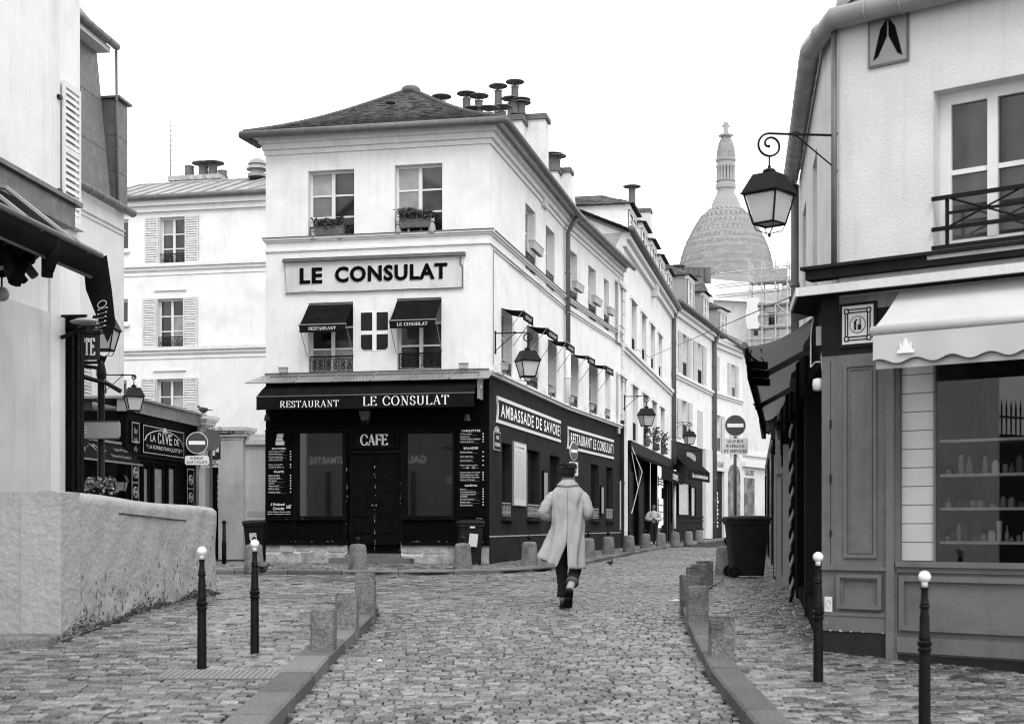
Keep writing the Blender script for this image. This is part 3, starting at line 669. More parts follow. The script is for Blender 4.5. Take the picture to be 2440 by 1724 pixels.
slab(con,1299,1328,408,EV-.8,46.0,.8,[(.45,.34,True,.16),(.75,.28,True,.15)]); slab(con,1327,1358,411,EV-.8,46.6,.5,[],26)
# --- zinc ledge roof over the ground floor front
zt0=uz(FC,632.5,892)[1]; zt1=uz(FC,611,913,.55)[1]
za0=zled+.02; lo=.62
N=6
for i in range(N):
    a=UL-.02+(5.66+.12)*i/N; b=UL-.02+(5.66+.12)*(i+1)/N; q=MB(); k=.008
    o0=-.28 if i==0 else 0; o1=.02
    q.hexa([FC.p(a+k+o0,za0-.26,lo),FC.p(b-k,za0-.26,lo),FC.p(b-k,za0-.02,.0),FC.p(a+k,za0-.02,.0),FC.p(a+k+o0,za0-.235,lo),FC.p(b-k,za0-.235,lo),FC.p(b-k,za0+.01,0),FC.p(a+k,za0+.01,0)],random.random())
    q.build('zinc_panel',zinc,con)
    if i: s=MB(); s.tube([FC.p(a,za0+.015,.01),FC.p(a,za0-.225,lo)],.018,6); s.build('zinc_seam',zinc,con)
lip=MB(); FC.box(lip,UL-.02,.0,za0-.02,za0+.05,0,.03); lip.build('ledge_flashing',zinc_d,con)
spk=MB()                                                    # bird spikes
for i in range(150):
    u=UL+.1+5.3*i/150; q=FC.p(u,za0-.2,.52); spk.tube([q,q+Vector((random.uniform(-.02,.02),-.05,.11))],.0022,3)
spk.build('bird_spikes',iron_g,con,kind='stuff')
# --- black shopfront
gs=g(33)+PAV
def fb(mb,x0,y0,x1,y1,w0,w1,tone=None):
    u0,z0,u1,z1=FC.rect(x0,y0,x1,y1,w0); return FC.box(mb,u0,u1,z0,z1,w0,w1,tone)
sh=MB(); zsh=za0-.05
hol=[FC.rect(708,1031,817,1229),FC.rect(967,1032,1079,1228),FC.rect(827,1075,953,1304),FC.rect(840,1033,945,1063)]
zpl=uz(FC,800,1297)[1]; hol[2]=(hol[2][0],gs+.23,hol[2][2],hol[2][3])
FC.wall(sh,UL,0,zpl,zsh,[(hol[0][0],hol[0][1],hol[0][2],hol[0][3],.10),(hol[1][0],hol[1][1],hol[1][2],hol[1][3],.10),(hol[2][0],zpl,hol[2][2],hol[2][3],.16)])
front_b=sh.build('shopfront',black,con)
R1.wall(MB(),0,.0,0,0,[])
md=MB()
def frame(mb,h,s,w0,w1):
    u0,z0,u1,z1=h[:4]; FC.box(mb,u0-s,u0,z0-s,z1+s,w0,w1); FC.box(mb,u1,u1+s,z0-s,z1+s,w0,w1); FC.box(mb,u0,u1,z1,z1+s,w0,w1); FC.box(mb,u0,u1,z0-s,z0,w0,w1)
for h in hol[:2]: frame(md,h,.06,.002,.035); FC.box(md,h[0]-.1,h[2]+.1,h[1]-.10,h[1]-.061,.002,.07)
frame(md,hol[3],.05,.002,.03)
zc1=uz(FC,800,1026)[1]; FC.box(md,UL,0,zc1-.02,zc1+.04,.002,.05)
zc2=uz(FC,800,1237)[1]; FC.box(md,UL,hol[2][0]-.05,zc2-.02,zc2+.02,.003,.05); FC.box(md,hol[2][2]+.05,0,zc2-.02,zc2+.02,.003,.05)
zc3=uz(FC,800,1289)[1]; FC.box(md,UL,hol[2][0]-.05,zc3-.09,zc3,.003,.045); FC.box(md,hol[2][2]+.05,0,zc3-.09,zc3,.003,.045)
for u in (UL+.02,UL+.72,hol[2][0]-.09,hol[2][2]+.02,-.78,-.09): FC.box(md,u,u+.07,zc3,zc1-.02,.004,.03)
md.build('moulding',black2,front_b)
for h in hol[:2]:
    q=MB(); FC.box(q,h[0],h[2],h[1],h[3],-.10,-.088,.9); gl_=q.build('shop_window',glassd,front_b)
gl_big=mat('big_window_glass',.010,.02,1,.3,0,10,spec=1.0); gl_big.node_tree.nodes['Principled BSDF'].inputs['IOR'].default_value=1.85
for o in front_b.children:
    if o.name.startswith('shop_window'): o.data.materials[0]=gl_big
# door: two leaves with panels
d0,dz0,d1,dz1=hol[2]; dz0=gs+.23; mid=(d0+d1)/2
for s,(a,b) in enumerate(((d0+.03,mid-.008),(mid+.008,d1-.03))):
    q=MB(); FC.box(q,a,b,dz0,dz1-.03,-.15,-.10); dr=q.build('door',black2,front_b)
    pn=MB(); H_=dz1-dz0
    for (f0,f1) in ((.04,.16),(.20,.30),(.36,.94)):
        FC.box(pn,a+.1,b-.1,dz0+H_*f0,dz0+H_*f1,-.0995,-.082)
    pn.build('door_panel',black2,dr)
    k=MB(); k.ball(FC.p(mid+(.05 if s else -.05),dz0+H_*.47,-.07),.022,8,6); k.build('knob',zinc,dr)
wr=mat('chipped_paint',.45,.8,20,.3); ch=MB()               # chipped paint flecks along door and skirting edges
for i in range(90):
    t=random.random()
    if t<.45: u=random.choice([d0-.01,d1+.01,mid])+random.uniform(-.012,.012); z=random.uniform(dz0,dz1*.9+.1*dz0); a,b=.008,random.uniform(.01,.06); w_=.006 if abs(u-mid)>.1 else -.0985
    else: u=random.uniform(UL,0); z=random.choice([zc3,zc2+.02])+random.uniform(-.01,.0); a,b=random.uniform(.01,.09),.008; w_=.0465 if z<zc3+.01 else .0515
    if w_>.04 and d0-.06<u<d1+.06: continue
    FC.box(ch,u,u+a,z,z+b,w_-.002,w_+.001)
ch.build('paint_chips',wr,front_b,kind='stuff')
th=MB(); FC.box(th,d0-.02,d1+.02,dz0-.03,dz0,-.16,.03); th.build('threshold',zinc_d,front_b)
q=MB(); FC.box(q,d0-.03,d1+.03,gs+.11,gs+.20,-.1,.10); q.build('upper_step',granite,front_b)
q=MB(); FC.box(q,d0-.35,d1+.35,gs-.1,gs+.12,-.1,.36); q.build('doorstep',granite_k,front_b)
# plinth stones
for a,b,n in ((UL,d0-.02,4),(d1+.02,0,4)):
    base=MB(); FC.box(base,a,b,zb,zpl-.006,-.2,-.028); base.build('plinth',plaster2,front_b)
    for r_ in range(2):
        x=a; n2=n+(r_ if a<-4 else 1-r_)
        for i in range(n2):
            e=b if i==n2-1 else x+(b-a)/n2*random.uniform(.6,1.3); e=min(e,b-.12*(n2-1-i)); zm_=(gs+zpl)/2+random.uniform(-.05,.05); z0=gs-.05 if r_==0 else zm_+.012; z1=zm_-.006 if r_==0 else zpl-.008
            q=MB(); c_=random.uniform(.02,.05); w_=random.uniform(-.02,.014); FC.poly(q,[(x+.012,z0+c_),(x+.012+c_,z0),(e-.012-c_*.6,z0),(e-.012,z0+c_*.7),(e-.012,z1-c_*.8),(e-.012-c_,z1),(x+.012+c_*.5,z1),(x+.012,z1-c_*.6)],-.05,w_); q.build('plinth_stone',limestone,front_b); x=e
# menu boards
def menu(x0,y0,x1,y1,heads,lines,foot,name):
    u0,z0,u1,z1=FC.rect(x0,y0,x1,y1,.03); q=MB(); FC.box(q,u0,u1,z0,z1,.031,.045); o=q.build(name,black,front_b); H=z1-z0; W=u1-u0
    def T(s,f0,f1,a,b,bold=0.,sh=.0,m=white):
        put_text(FC,text_mesh(s,bold,sh),u0+W*a,z1-H*f1,u0+W*b,z1-H*f0,.0475,m,o)
    for s,f in heads: T(s,f,f+.024,.5-.036*len(s),.5+.036*len(s),.02)
    for s,f in lines:
        L=min(.86,.026*len(s)+.04); T(s,f,f+.018,.12,.12+L*.85,.012,.35,offw)
        q=MB(); FC.box(q,u0+W*.90,u0+W*.945,z1-H*(f+.015),z1-H*(f+.002),.046,.0475); q.build('price',offw,o)
        q=MB(); FC.box(q,u0+W*.14,u0+W*random.uniform(.5,.8),z1-H*(f+.024),z1-H*(f+.0225),.046,.0475); q.build('rule',greyl,o)
    for s,f0,f1,a,b in foot: T(s,f0,f1,a,b,.01,.3)
    return o
lm=menu(632.6,1026,698,1235,[('ENTRÉES',.19),('PLATS',.455)],
 [('Soupe à l’oignon gratinée',.228),('Escargots de Bourgogne',.258),('Escargots de Bourgogne',.29),('Jambon persillé maison',.32),('Cuisses de grenouilles',.378),('L’assiette de jambon cru',.408),('Moules marinières',.50),('Cuisse de volaille',.53),('Pavé de bœuf',.56),('Linguine',.59),('Magret de canard',.62),('Confit de canard',.65),('Tartelette fraîche',.69)],
 [('L’Antipasti',.82,.86,.2,.72),('Consulat',.865,.90,.28,.7),('16€',.84,.885,.76,.95),('Jambon d’Espagne, roquette, tomates,',.915,.93,.08,.92),('copeaux de parmesan, jambon, artichauts',.94,.955,.08,.92)],'menu_board')
cr=MB()                                                     # little drawn house above the left menu
u0,z0,u1,z1=FC.rect(653,1033,679,1060,.04)
for (a,b,c,d) in ((.15,.95,.0,.35),(.2,.8,.4,.62),(.25,.85,.66,.9),(.3,.9,.93,1.0)):
    FC.box(cr,u0+(u1-u0)*a,u0+(u1-u0)*b,z0+(z1-z0)*c,z0+(z1-z0)*d,.0455,.0475)
cr.build('drawing',offw,lm)
rm=menu(1088,1019,1157,1232,[('OMELETTES',.022),('SALADES',.215),('CRÊPES',.63)],
 [('Omelette complète',.06),('Omelette mixte',.09),('Omelette fromage et champignons',.118),('Omelette végétarienne',.147),('Salade du Consulat',.262),('Salade végétarienne',.312),('Salade Norvégienne',.357),('Salade de chèvre et jambon',.41),('Croque monsieur, pain rustique',.49),('Croque madame, pain rustique',.517),('Croque monsieur, pain poilâne',.543),('Assiette de 3 fromages',.572),('Au sucre',.675),('À la confiture de fraise',.703),('À la confiture d’abricot',.731),('Au Nutella',.757),('À la crème de marrons',.787),('Flambée au rhum',.82),('Au sucre et citron',.852)],
 [],'menu_board')
fl=MB(); ax=FC.p(1,0)-FC.p(0,0); c=FC.p((FC.uz(1122,1122)[0]),uz(FC,1122,1114)[1],.047)
for s in (-1,1): fl.tube(scroll(c+ax*s*.08,ax*s,Vector((0,0,1)),.008,.035,1.6),.003,4); fl.tube([c+ax*s*.02,c+ax*s*.2],.003,4)
fl.build('flourish',offw,rm)
cf=FC.rect(837,1031,947,1065,.0); q=MB(); FC.box(q,cf[0]+.08,cf[2]-.08,cf[1]+.02,cf[3]-.02,.004,.018); cb=q.build('cafe_panel',black2,front_b)
text_px(FC,'CAFE',858,1034,925,1061,.0195,offw,cb,True,thick=.2,thin=.07,space=.02,ser=.12)
# door lantern under the awning
ln=thing('wall_lantern','small dark lantern fixed above the restaurant door','lantern',FC.p(*uz(FC,876,1000),.0)); 
p_,gl_,bt_=lantern_local(iron_g,.62); off=Vector((FC.n.x,FC.n.y,0))*.2+Vector((0,0,.42))
for k,(mb,m) in p_.items(): mb.v=[tuple(Vector(p)+off) for p in mb.v]; local(mb,'lantern_'+k,m,ln)
for qn in gl_: qn.v=[tuple(Vector(p)+off) for p in qn.v]; local(qn,'lantern_pane',glassd,ln)
q=MB(); q.tube([(0,0,.5),tuple(off)],.012,5); local(q,'bracket',iron_g,ln)
# main awning (cassette roll, sloping canvas, lettered valance)
aw=thing('shop_awning','long black awning lettered RESTAURANT and LE CONSULAT over the black shopfront','awning',FC.p(-2.8,zsh-.1,.2))
uA=FC.uz(611,948,.75)[0]; uB=FC.uz(1130,933,.75)[0]; zv1=(uz(FC,611,948,.75)[1]+uz(FC,1130,933,.75)[1])/2; zv0=(uz(FC,611,978,.75)[1]+uz(FC,1130,966,.75)[1])/2
mb=MB(); n=10; zca=zsh-.16
for i in range(n):
    f=lambda t:(zca+(zv1-zca)*t+.05*math.sin(math.pi*t),.25+.50*t); (z_a,w_a),(z_b,w_b)=f(i/n),f((i+1)/n)
    mb.quad(FC.p(uA+.18*(1-i/n),z_a,w_a),FC.p(uA+.18*(1-(i+1)/n),z_b,w_b),FC.p(uB,z_b,w_b),FC.p(uB,z_a,w_a))
mb.build('canvas',canvas_d,aw,True)
q=MB()
for i in range(24):                                         # valance with slight ripples
    a=uA+(uB-uA)*i/24;b=uA+(uB-uA)*(i+1)/24; f=lambda u:.75+.008*math.sin(u*4.1); h=lambda u:zv0+.006*math.sin(u*2.3)
    q.quad(FC.p(a,h(a),f(a)),FC.p(b,h(b),f(b)),FC.p(b,zv1,.75),FC.p(a,zv1,.75))
q.build('valance',canvas_d,aw,True)
q=MB(); FC.box(q,uA-.01,uB+.01,zv1-.004,zv1+.02,.745,.765); FC.box(q,uA+.15,uB,zca-.02,zca+.16,.02,.24); q.build('front_bar',zinc_d,aw)
q=MB(); FC.box(q,uB+.01,uB+.05,zca-.5,zca+.1,.02,.5); q.tube([FC.p(uB+.1,zca-.05,.3),FC.p(uB+.12,zca-.3,.62)],.02,6); q.build('end_bracket',zinc,aw)
H=zv1-zv0
for s,xa,xb,fz0,fz1 in (('RESTAURANT',667,807.5,.14,.72),('LE CONSULAT',864.5,1070,.16,.95)):
    put_text(FC,serif_text(s),FC.uz(xa,960,.765)[0],zv0+H*fz0,FC.uz(xb,960,.765)[0],zv0+H*(fz1-.05),.762,white,aw)
# LE CONSULAT sign panel
TLu,TLz=uz(FC,680,627); BRu,BRz=uz(FC,1105,685)
sg=thing('name_panel','wide white wall panel lettered LE CONSULAT in big dark capitals','sign',FC.p((TLu+BRu)/2,BRz,0))
q=MB(); FC.box(q,TLu,BRu,BRz,TLz,.002,.06); q.build('panel',plaster3,sg)
q=MB(); FC.box(q,TLu-.03,BRu+.05,TLz,TLz+.05,.002,.16); FC.box(q,TLu-.03,BRu+.05,TLz+.05,TLz+.09,.002,.11); q.build('hood',zinc_d,sg)
q=MB(); q.tube([FC.p(BRu-.06,TLz-.03,.11),FC.p(BRu-.06,TLz-.2,.09),FC.p(BRu-.01,TLz-.25,.08),FC.p(BRu-.01,BRz,.08)],.018,8); q.build('drain',zinc_d,sg)
pts=[FC.p(TLu+.02+.015*math.sin(i),BRz-.015+.01*math.sin(i*2.1),.05) if i else FC.p(TLu,TLz,.05) for i in range(1)]
q=MB(); q.tube([FC.p(TLu,TLz,.065),FC.p(TLu+.06,BRz+.02,.065)]+[FC.p(TLu+.06+(BRu-TLu-.06)*i/14,BRz+.03*math.exp(-((i-2)**2))+random.uniform(-.008,.008),.068) for i in range(1,15)],.009,5); q.build('cable',zinc,sg)
z0l=uz(FC,712,676)[1]; z1l=uz(FC,712,640)[1]
for s,xa,xb in (('LE',714,768),('CONSULAT',798,1066)):
    a=FC.uz(xa,650,.07)[0]; b=FC.uz(xb,650,.07)[0]
    put_text(FC,text_mesh(s,.04,0,1.12),a-.025,z0l-.05,b-.025,z1l-.03,.0625,greyl,sg,'letter_shadow')
    put_text(FC,text_mesh(s,.04,0,1.12),a,z0l-.02,b,z1l,.066,black,sg)
# shield with white cross
su0,sz0,su1,sz1=FC.rect(860.5,745,924.7,834); cu=(su0+su1)/2
sd_=thing('shield_emblem','dark shield with white cross painted between the two awninged windows','emblem',FC.p(cu,sz0,0))
q=MB(); pts=[(su0-.015,sz1+.015),(su0-.015,sz0+.06),(su0+.03,sz0-.012),(cu-.05,sz0-.015),(cu,sz0-.05),(cu+.05,sz0-.015),(su1-.03,sz0-.012),(su1+.015,sz0+.06),(su1+.015,sz1+.015)]
FC.poly(q,list(reversed(pts)),.002,.012); q.build('field',white,sd_)
for sx in (0,1):
    for sy in (0,1):
        a=su0 if sx==0 else cu+.055; b=cu-.055 if sx==0 else su1; zm=sz0+(sz1-sz0)*.52
        c=sz0 if sy==0 else zm; d=zm-.1 if sy==0 else sz1; q=MB()
        if sy==0:
            r=.09; pl=[(a,d),(a,c+r)]+([(a+r*(1-math.cos(R(t))),c+r*(1-math.sin(R(t)))) for t in (30,60,90)] if sx==0 else [(a,c)])
            pl+=([(b,c)] if sx==0 else [(b-r*(1-math.cos(R(t))),c+r*(1-math.sin(R(t)))) for t in (90,60,30)]+[(b,c+r)])+[(b,d)]
            pl=[p for i,p in enumerate(pl) if not(sx==1 and i==1)]
        else: pl=[(a,d),(a,c),(b,c),(b,d)]
        FC.poly(q,pl,.0125,.018); q.build('quarter',greywall,sd_)
# awnings on the first-floor windows (front)
for h,t,xa,xb,yf in ((hW[2],'RESTAURANT',716,811,770),(hW[3],'LE CONSULAT',931,1030,762)):
    small_awning(FC,h[0]+.02,h[2]-.02,h[3]-.06,h[3]-.62,.62,.19,t,con)
for h in hR1[2:]+hR2[3:5]:
    small_awning(R1 if h in hR1 else R2,h[0]+.03,h[2]-.03,h[3]-.02,h[3]-.10,.55,.22,'RESTAURANT' if h in (hR1[2],hR1[4]) else 'LE CONSULAT',con)
# flood lamps on the zinc ledge
def flood(fr,u,z,w,label,grp='small flood lamps over the shopfronts',s=1):
    t=thing('flood_lamp',label,'lamp',fr.p(u,z,w),grp); q=MB()
    fr.box(q,u-.10*s,u+.10*s,z+.09*s,z+.20*s,w-.05*s,w+.06*s); q.build('housing',plastic_g,t)
    q=MB(); fr.box(q,u-.115*s,u+.115*s,z+.2*s,z+.225*s,w-.06*s,w+.075*s); q.build('visor',plastic_g,t)
    q=MB(); q.tube([fr.p(u,z-.08,w-.02),fr.p(u,z+.1*s,w)],.014*s,5); q.build('stem',plastic_g,t)
flood(FC,FC.uz(674,884,.25)[0],za0-.06,.22,'left flood lamp on the zinc ledge over the black shopfront'); flood(FC,FC.uz(1104,868,.25)[0],za0-.06,.22,'right flood lamp on the zinc ledge over the black shopfront')
for x,lab in ((645,'left dim spot lamp under the black awning'),(1118,'right dim spot lamp under the black awning')):
    u,z=uz(FC,x,992); t=thing('spot_lamp',lab,'lamp',FC.p(u,z,0)); q=MB(); q.tube([FC.p(u,z,0),FC.p(u,z,.2)],.02,6); q.build('arm',iron_g,t); q=MB(); q.lathe([(.04,-.1),(.09,-.12),(.06,.02),(.02,.05)],FC.p(u,z,.22),10); q.build('shade',iron_g,t)
# upper window boxes and ornaments
flower_box(FC,hW[0][0]+.2,hW[0][2]-.22,hW[0][1]+.12,.06,'wooden flower box with leafy plant in the upper left front window'); flower_box(FC,hW[1][0]+.16,hW[1][2]-.26,hW[1][1]+.16,.06,'flower box of dark bushy geraniums in the upper right front window')
def figurine(fr,u,z,w,label,s=1.):
    c=fr.p(u,z,w); q=MB(); q.lathe([(.07*s,0),(.075*s,.02),(.06*s,.10*s),(.045*s,.16*s),(.03*s,.18*s)],c,10); q.ball(c+Vector((0,0,.21*s)),.045*s,10,8); q.ball(c+Vector((.03*s,-.035*s,.20*s)),.022*s,8,6); q.ball(c+Vector((-.03*s,0,.25*s)),.014*s,6,5); q.ball(c+Vector((.03*s,0,.25*s)),.014*s,6,5)
    o=q.build('figurine',statm,None,True); return tag(o,label,'figurine','clay figurines on the window ledges')
figurine(FC,hW[0][0]+.15,hW[0][1]+.02,.03,'clay figurine left of the flower box in the upper left window',1.1); figurine(FC,hW[0][2]-.35,hW[0][1]+.0,.05,'small clay figurine below the planter in the upper left window',.6)
figurine(FC,hW[1][0]+.10,hW[1][1]+.02,.03,'slim clay figurine at the left end of the upper right window',1.25); figurine(FC,hW[1][2]-.24,hW[1][1]+.02,.05,'stout clay animal figurine at the right end of the upper right window',1.4); figurine(FC,hW[1][0]+.36,hW[1][1]+.01,.05,'small round figurine under the planter in the upper right window',.55)
# --- side: grey painted ground floor
hg1=[R1.rect(1196,1041,1218,1216),R1.rect(1257,1061.5,1285.5,1224),R1.rect(1310,1077,1333.5,1230)]; hg2=[R2.rect(1407.5,1112,1427,1243),R2.rect(1444.5,1124,1461,1248)]
zt_=sum(h[3] for h in hg1+hg2)/5; zb_=sum(h[1] for h in hg1+hg2)/5; hg1=lev(hg1,zb_,zt_); hg2=lev(hg2,zb_,zt_)
gw=MB(); R1.wall(gw,0,L1,zb,zled-.05,hg1,.2); R2.wall(gw,0,L2,zb,zled-.05,hg2,.2); gfl=gw.build('painted_wall',greywall,con)
sk_=MB(); zs_=uz(R1,1171,1276)[1]; R1.box(sk_,0,L1,zb,zs_-.03,.001,.05); R2.box(sk_,0,L2,zb,zs_-.03,.001,.05); sk_.build('skirting',greywall,con)
s2=MB(); R1.box(s2,0,L1,zs_-.03,zs_,.001,.06); R2.box(s2,0,L2,zs_-.03,zs_,.001,.06); s2.build('skirting_cap',limestone,con)
lg=MB()
for fr,L in ((R1,L1),(R2,L2)):
    fr.box(lg,.0,L,zled-.03,zled+.03,.0,.17); fr.box(lg,0,L,zled-.10,zled-.03,.0,.10)
lg.build('ledge',trim,con)
for fr,hs in ((R1,hg1),(R2,hg2)):
    for h in hs:
        q=MB(); fr.box(q,h[0],h[2],h[1],h[3],-.19,-.17,.1); q.build('ground_window',glassd,con)
        q=MB(); fr.box(q,h[0]-.05,h[2]+.05,h[1]-.10,h[1],.0,.12); q.build('window_sill',greywall,con)
        railing(fr,h[0],h[2],h[1]+.02,h[1]+.36,con,-.02,2,.014).data.materials[0]=zinc
pl=MB(); R2.box(pl,L2-.16,L2+.06,zb,zled+.2,.0,.12); pl.build('end_pilaster',greywall,con)
def big_sign(fr,x0,y0,x1,ybl,text,label):
    u0,z0,u1,z1=fr.rect(x0,y0,x1,ybl,.05); t=thing('shop_sign',label,'sign',fr.p((u0+u1)/2,z0,0),'pale framed lettered signs on the grey side wall'); hh=(z1-z0)
    def shape(o):
        k=6; L=[(u0-o+.10*math.sin(math.pi*i/k),z1+o-(hh+2*o)*i/k) for i in range(k+1)]; Rr=[(u1+o-.10*math.sin(math.pi*i/k),z0-o+(hh+2*o)*i/k) for i in range(k+1)]; return L+Rr
    sgn=lambda pts:[(u0-(x-u0) if False else x,z) for x,z in pts]
    q=MB(); fr.poly(q,shape(.0),.002,.04); q.build('frame',offw,t); q=MB(); fr.poly(q,shape(-.09),.041,.050); q.build('board',greywall,t)
    n=len(text)
    put_text(fr,text_mesh(text,.018,0,1.18),u0+.34,z0+hh*.25,u1-.36,z1-hh*.25,.0535,white,t)
    q=MB(); fr.box(q,(u0+u1)/2-.006,(u0+u1)/2+.006,z0+.09,z1-.09,.0505,.052); q.build('board_joint',black,t); return t
big_sign(R1,1186,942,1338,1006,'AMBASSADE DE SAVOIE','long framed sign lettered AMBASSADE DE SAVOIE on grey side wall'); big_sign(R2,1354,1014.7,1464,1068,'RESTAURANT LE CONSULAT','long framed sign lettered RESTAURANT LE CONSULAT on grey side wall')
for fr,xs in ((R1,(1206,1261,1318)),(R2,(1364,1412,1449))):
    for i,x in enumerate(xs): flood(fr,fr.uz(x,960,.25)[0],zled+.0,.2,('%s flood lamp above the %s sign'%(('nearest','middle','farthest')[i],'AMBASSADE' if fr is R1 else 'RESTAURANT')),s=1.15)
# white menu panel, street plaque, small menu frames
u0,z0,u1,z1=R1.rect(1224.6,1052,1253.6,1202,.04); mp=thing('menu_sign','tall white menu panel between the side windows of the restaurant','menu',R1.p((u0+u1)/2,z0,0)); q=MB(); R1.box(q,u0,u1,z0,z1,.002,.04); q.build('panel',offw,mp)
q=MB()
for a in (0,1):
    R1.box(q,u0-.02,u0,z0-.02,z1+.02,.002,.05) if a==0 else R1.box(q,u1,u1+.02,z0-.02,z1+.02,.002,.05)
R1.box(q,u0,u1,z1,z1+.02,.002,.05); R1.box(q,u0,u1,z0-.02,z0,.002,.05); q.build('frame',zinc,mp)
put_text(R1,text_mesh('Le Consulat',.01),u0+.18,z1-.14,u1-.18,z1-.07,.042,black,mp)
q=MB()
for i in range(24):
    z=z1-.22-(z1-z0-.34)*i/24; a=u0+.1; 
    while a<u1-.14:
        l=random.uniform(.04,.16); R1.box(q,a,min(a+l,u1-.1),z-.010,z+.006,.0405,.042); a+=l+.03
q.build('printed_lines',greyl,mp,kind='stuff')
u0,z0,u1,z1=R1.rect(1177.5,1026,1193,1071,.03); sp=thing('street_plaque','small framed street name plaque reading RUE NORVINS on grey corner wall','sign',R1.p((u0+u1)/2,z0,0)); q=MB(); R1.box(q,u0,u1,z0,z1,.002,.03); 
R1.poly(q,[(u0+.12,z1),(u1-.12,z1),(u1-.14,z1+.09),((u0+u1)/2,z1+.14),(u0+.14,z1+.09)][::-1],.002,.03); q.build('border',greyl,sp); q=MB(); R1.box(q,u0+.03,u1-.03,z0+.03,z1-.03,.0305,.034); q.build('plate',greywall,sp)
put_text(R1,text_mesh('RUE',.02),u0+.22,z0+.27,u1-.22,z0+.36,.036,white,sp); put_text(R1,text_mesh('NORVINS',.02),u0+.08,z0+.1,u1-.08,z0+.19,.036,white,sp); put_text(R1,text_mesh('18e',.02),(u0+u1)/2-.08,z1+.01,(u0+u1)/2+.08,z1+.07,.034,white,sp)
for fr,x0,y0,x1,y1,lb in ((R1,1295,1125,1303,1190,'narrow framed menu case beside the third side window'),(R2,1432,1160,1437,1222,'narrow framed menu case between the two far side windows')):
    u0,z0,u1,z1=fr.rect(x0,y0,x1,y1,.03); t=thing('menu_case',lb,'menu',fr.p(u0,z0,0)); q=MB(); fr.box(q,u0-.06,u1+.06,z0-.06,z1+.06,.002,.05); q.build('case',black,t); q=MB(); fr.box(q,u0,u1,z0,z1,.051,.056); q.build('sheet',greyl,t)
# planters on the side windows
for fr,h,lb in ((R1,hR1[0],'empty planter on the first upper side window past the corner'),(R2,hR2[0],'empty planter on the upper side window just past the downpipe'),(R2,hR2[1],'empty planter on the second upper side window past the downpipe'),(R2,hR2[2],'empty planter on the farthest upper side window of the restaurant')):
    flower_box(fr,h[0]+.02,h[2]-.02,h[1]+.52,.16,lb,False,plastic_g,.2)
make_lantern('wall_lantern','black street lantern on scrolled bracket at the corner of the restaurant',R1.p(.55,uz(R1,1182,796)[1],.02),math.atan2(R1.n.y,R1.n.x),'scrolled bracket street lanterns',1.0,R(20),.90)
# cable along the side wall band
q=MB(); zc_=zb1-.10; q.tube([R1.p(.35,zled+.2,.02),R1.p(.35,zc_,.02),R1.p(L1,zc_-.02,.03)],.012,5); q.tube([R2.p(0,zc_-.02,.03),R2.p(L2,zc_-.0,.03)],.012,5); q.build('cable',zinc,con)
# ================================================================ PALE APARTMENT HOUSE BEHIND, LEFT
FB=Fr((-11.6,50.0),(.978,-.208)); fbz=g(50)-.2
fb_=thing('apartment_house','pale shuttered apartment house with low zinc roof left of the restaurant','building',FB.p(0,g(50)))
ua=FB.uz(235,600)[0]; ub_=FB.uz(700,500)[0]; EF=FB.uz(455,474)[1]
rows=[((280,523,306,598),(380,518,440,632),521,637),((276,713,305,773),(375,712,436,830),712,832),((283,906,302,960),(373,903,436,1024),905,1028)]
hs=[];pr=[]
for sm,mn,_,_ in rows: hs+= [FB.rect(*sm),FB.rect(*mn)]
FB.wall(MB(),ua,ub_,fbz,EF,hs,.25).build('wall',plaster,fb_)
for i,(sm,mn,y0,y1) in enumerate(rows):
    hsm,hmn=hs[2*i],hs[2*i+1]
    window(FB,hsm,fb_,.2,1,1,fw=.09); window(FB,hmn,fb_,.25,2,3 if i<2 else 3,fw=.07); railing(FB,hmn[0]+.02,hmn[2]-.02,hmn[1]+.05,hmn[1]+.42,fb_,-.05,1 if i<2 else 1,.013)
    q=MB(); FB.box(q,hsm[0]-.06,hsm[2]+.06,hsm[1]-.09,hsm[1],0,.1); FB.box(q,hmn[0]-.02,hmn[2]+.02,hmn[1]-.05,hmn[1],0,.09); q.build('sill',trim,fb_)
    q=MB(); FB.box(q,hmn[0]-.12,hmn[2]+.12,hmn[3]+.28,hmn[3]+.32,0,.06); q.build('head_moulding',trim,fb_)
    wd=(hmn[2]-hmn[0])*.53
    shutter(FB,hmn[0]-wd-.03,hmn[0]-.03,hmn[1]-.04,hmn[3]+.02,fb_,.03); shutter(FB,hmn[2]+.03,hmn[2]+wd+.03,hmn[1]-.04,hmn[3]+.02,fb_,.03)
q=MB()
for y in (632,832):
    z=FB.uz(455,y)[1]; FB.box(q,ua,ub_,z-.02,z+.10,0,.14); FB.box(q,ua,ub_,z-.14,z-.02,0,.07); FB.box(q,ua,ub_,z-.32,z-.28,0,.03)
FB.box(q,ua,ub_,EF-.22,EF,0,.25); FB.box(q,ua,ub_,EF-.42,EF-.22,0,.12); q.build('cornice',trim,fb_)
gutter([FB.p(ua,EF+.05,.36),FB.p(ub_,EF+.05,.36)],.10,fb_,zinc_d,.9)
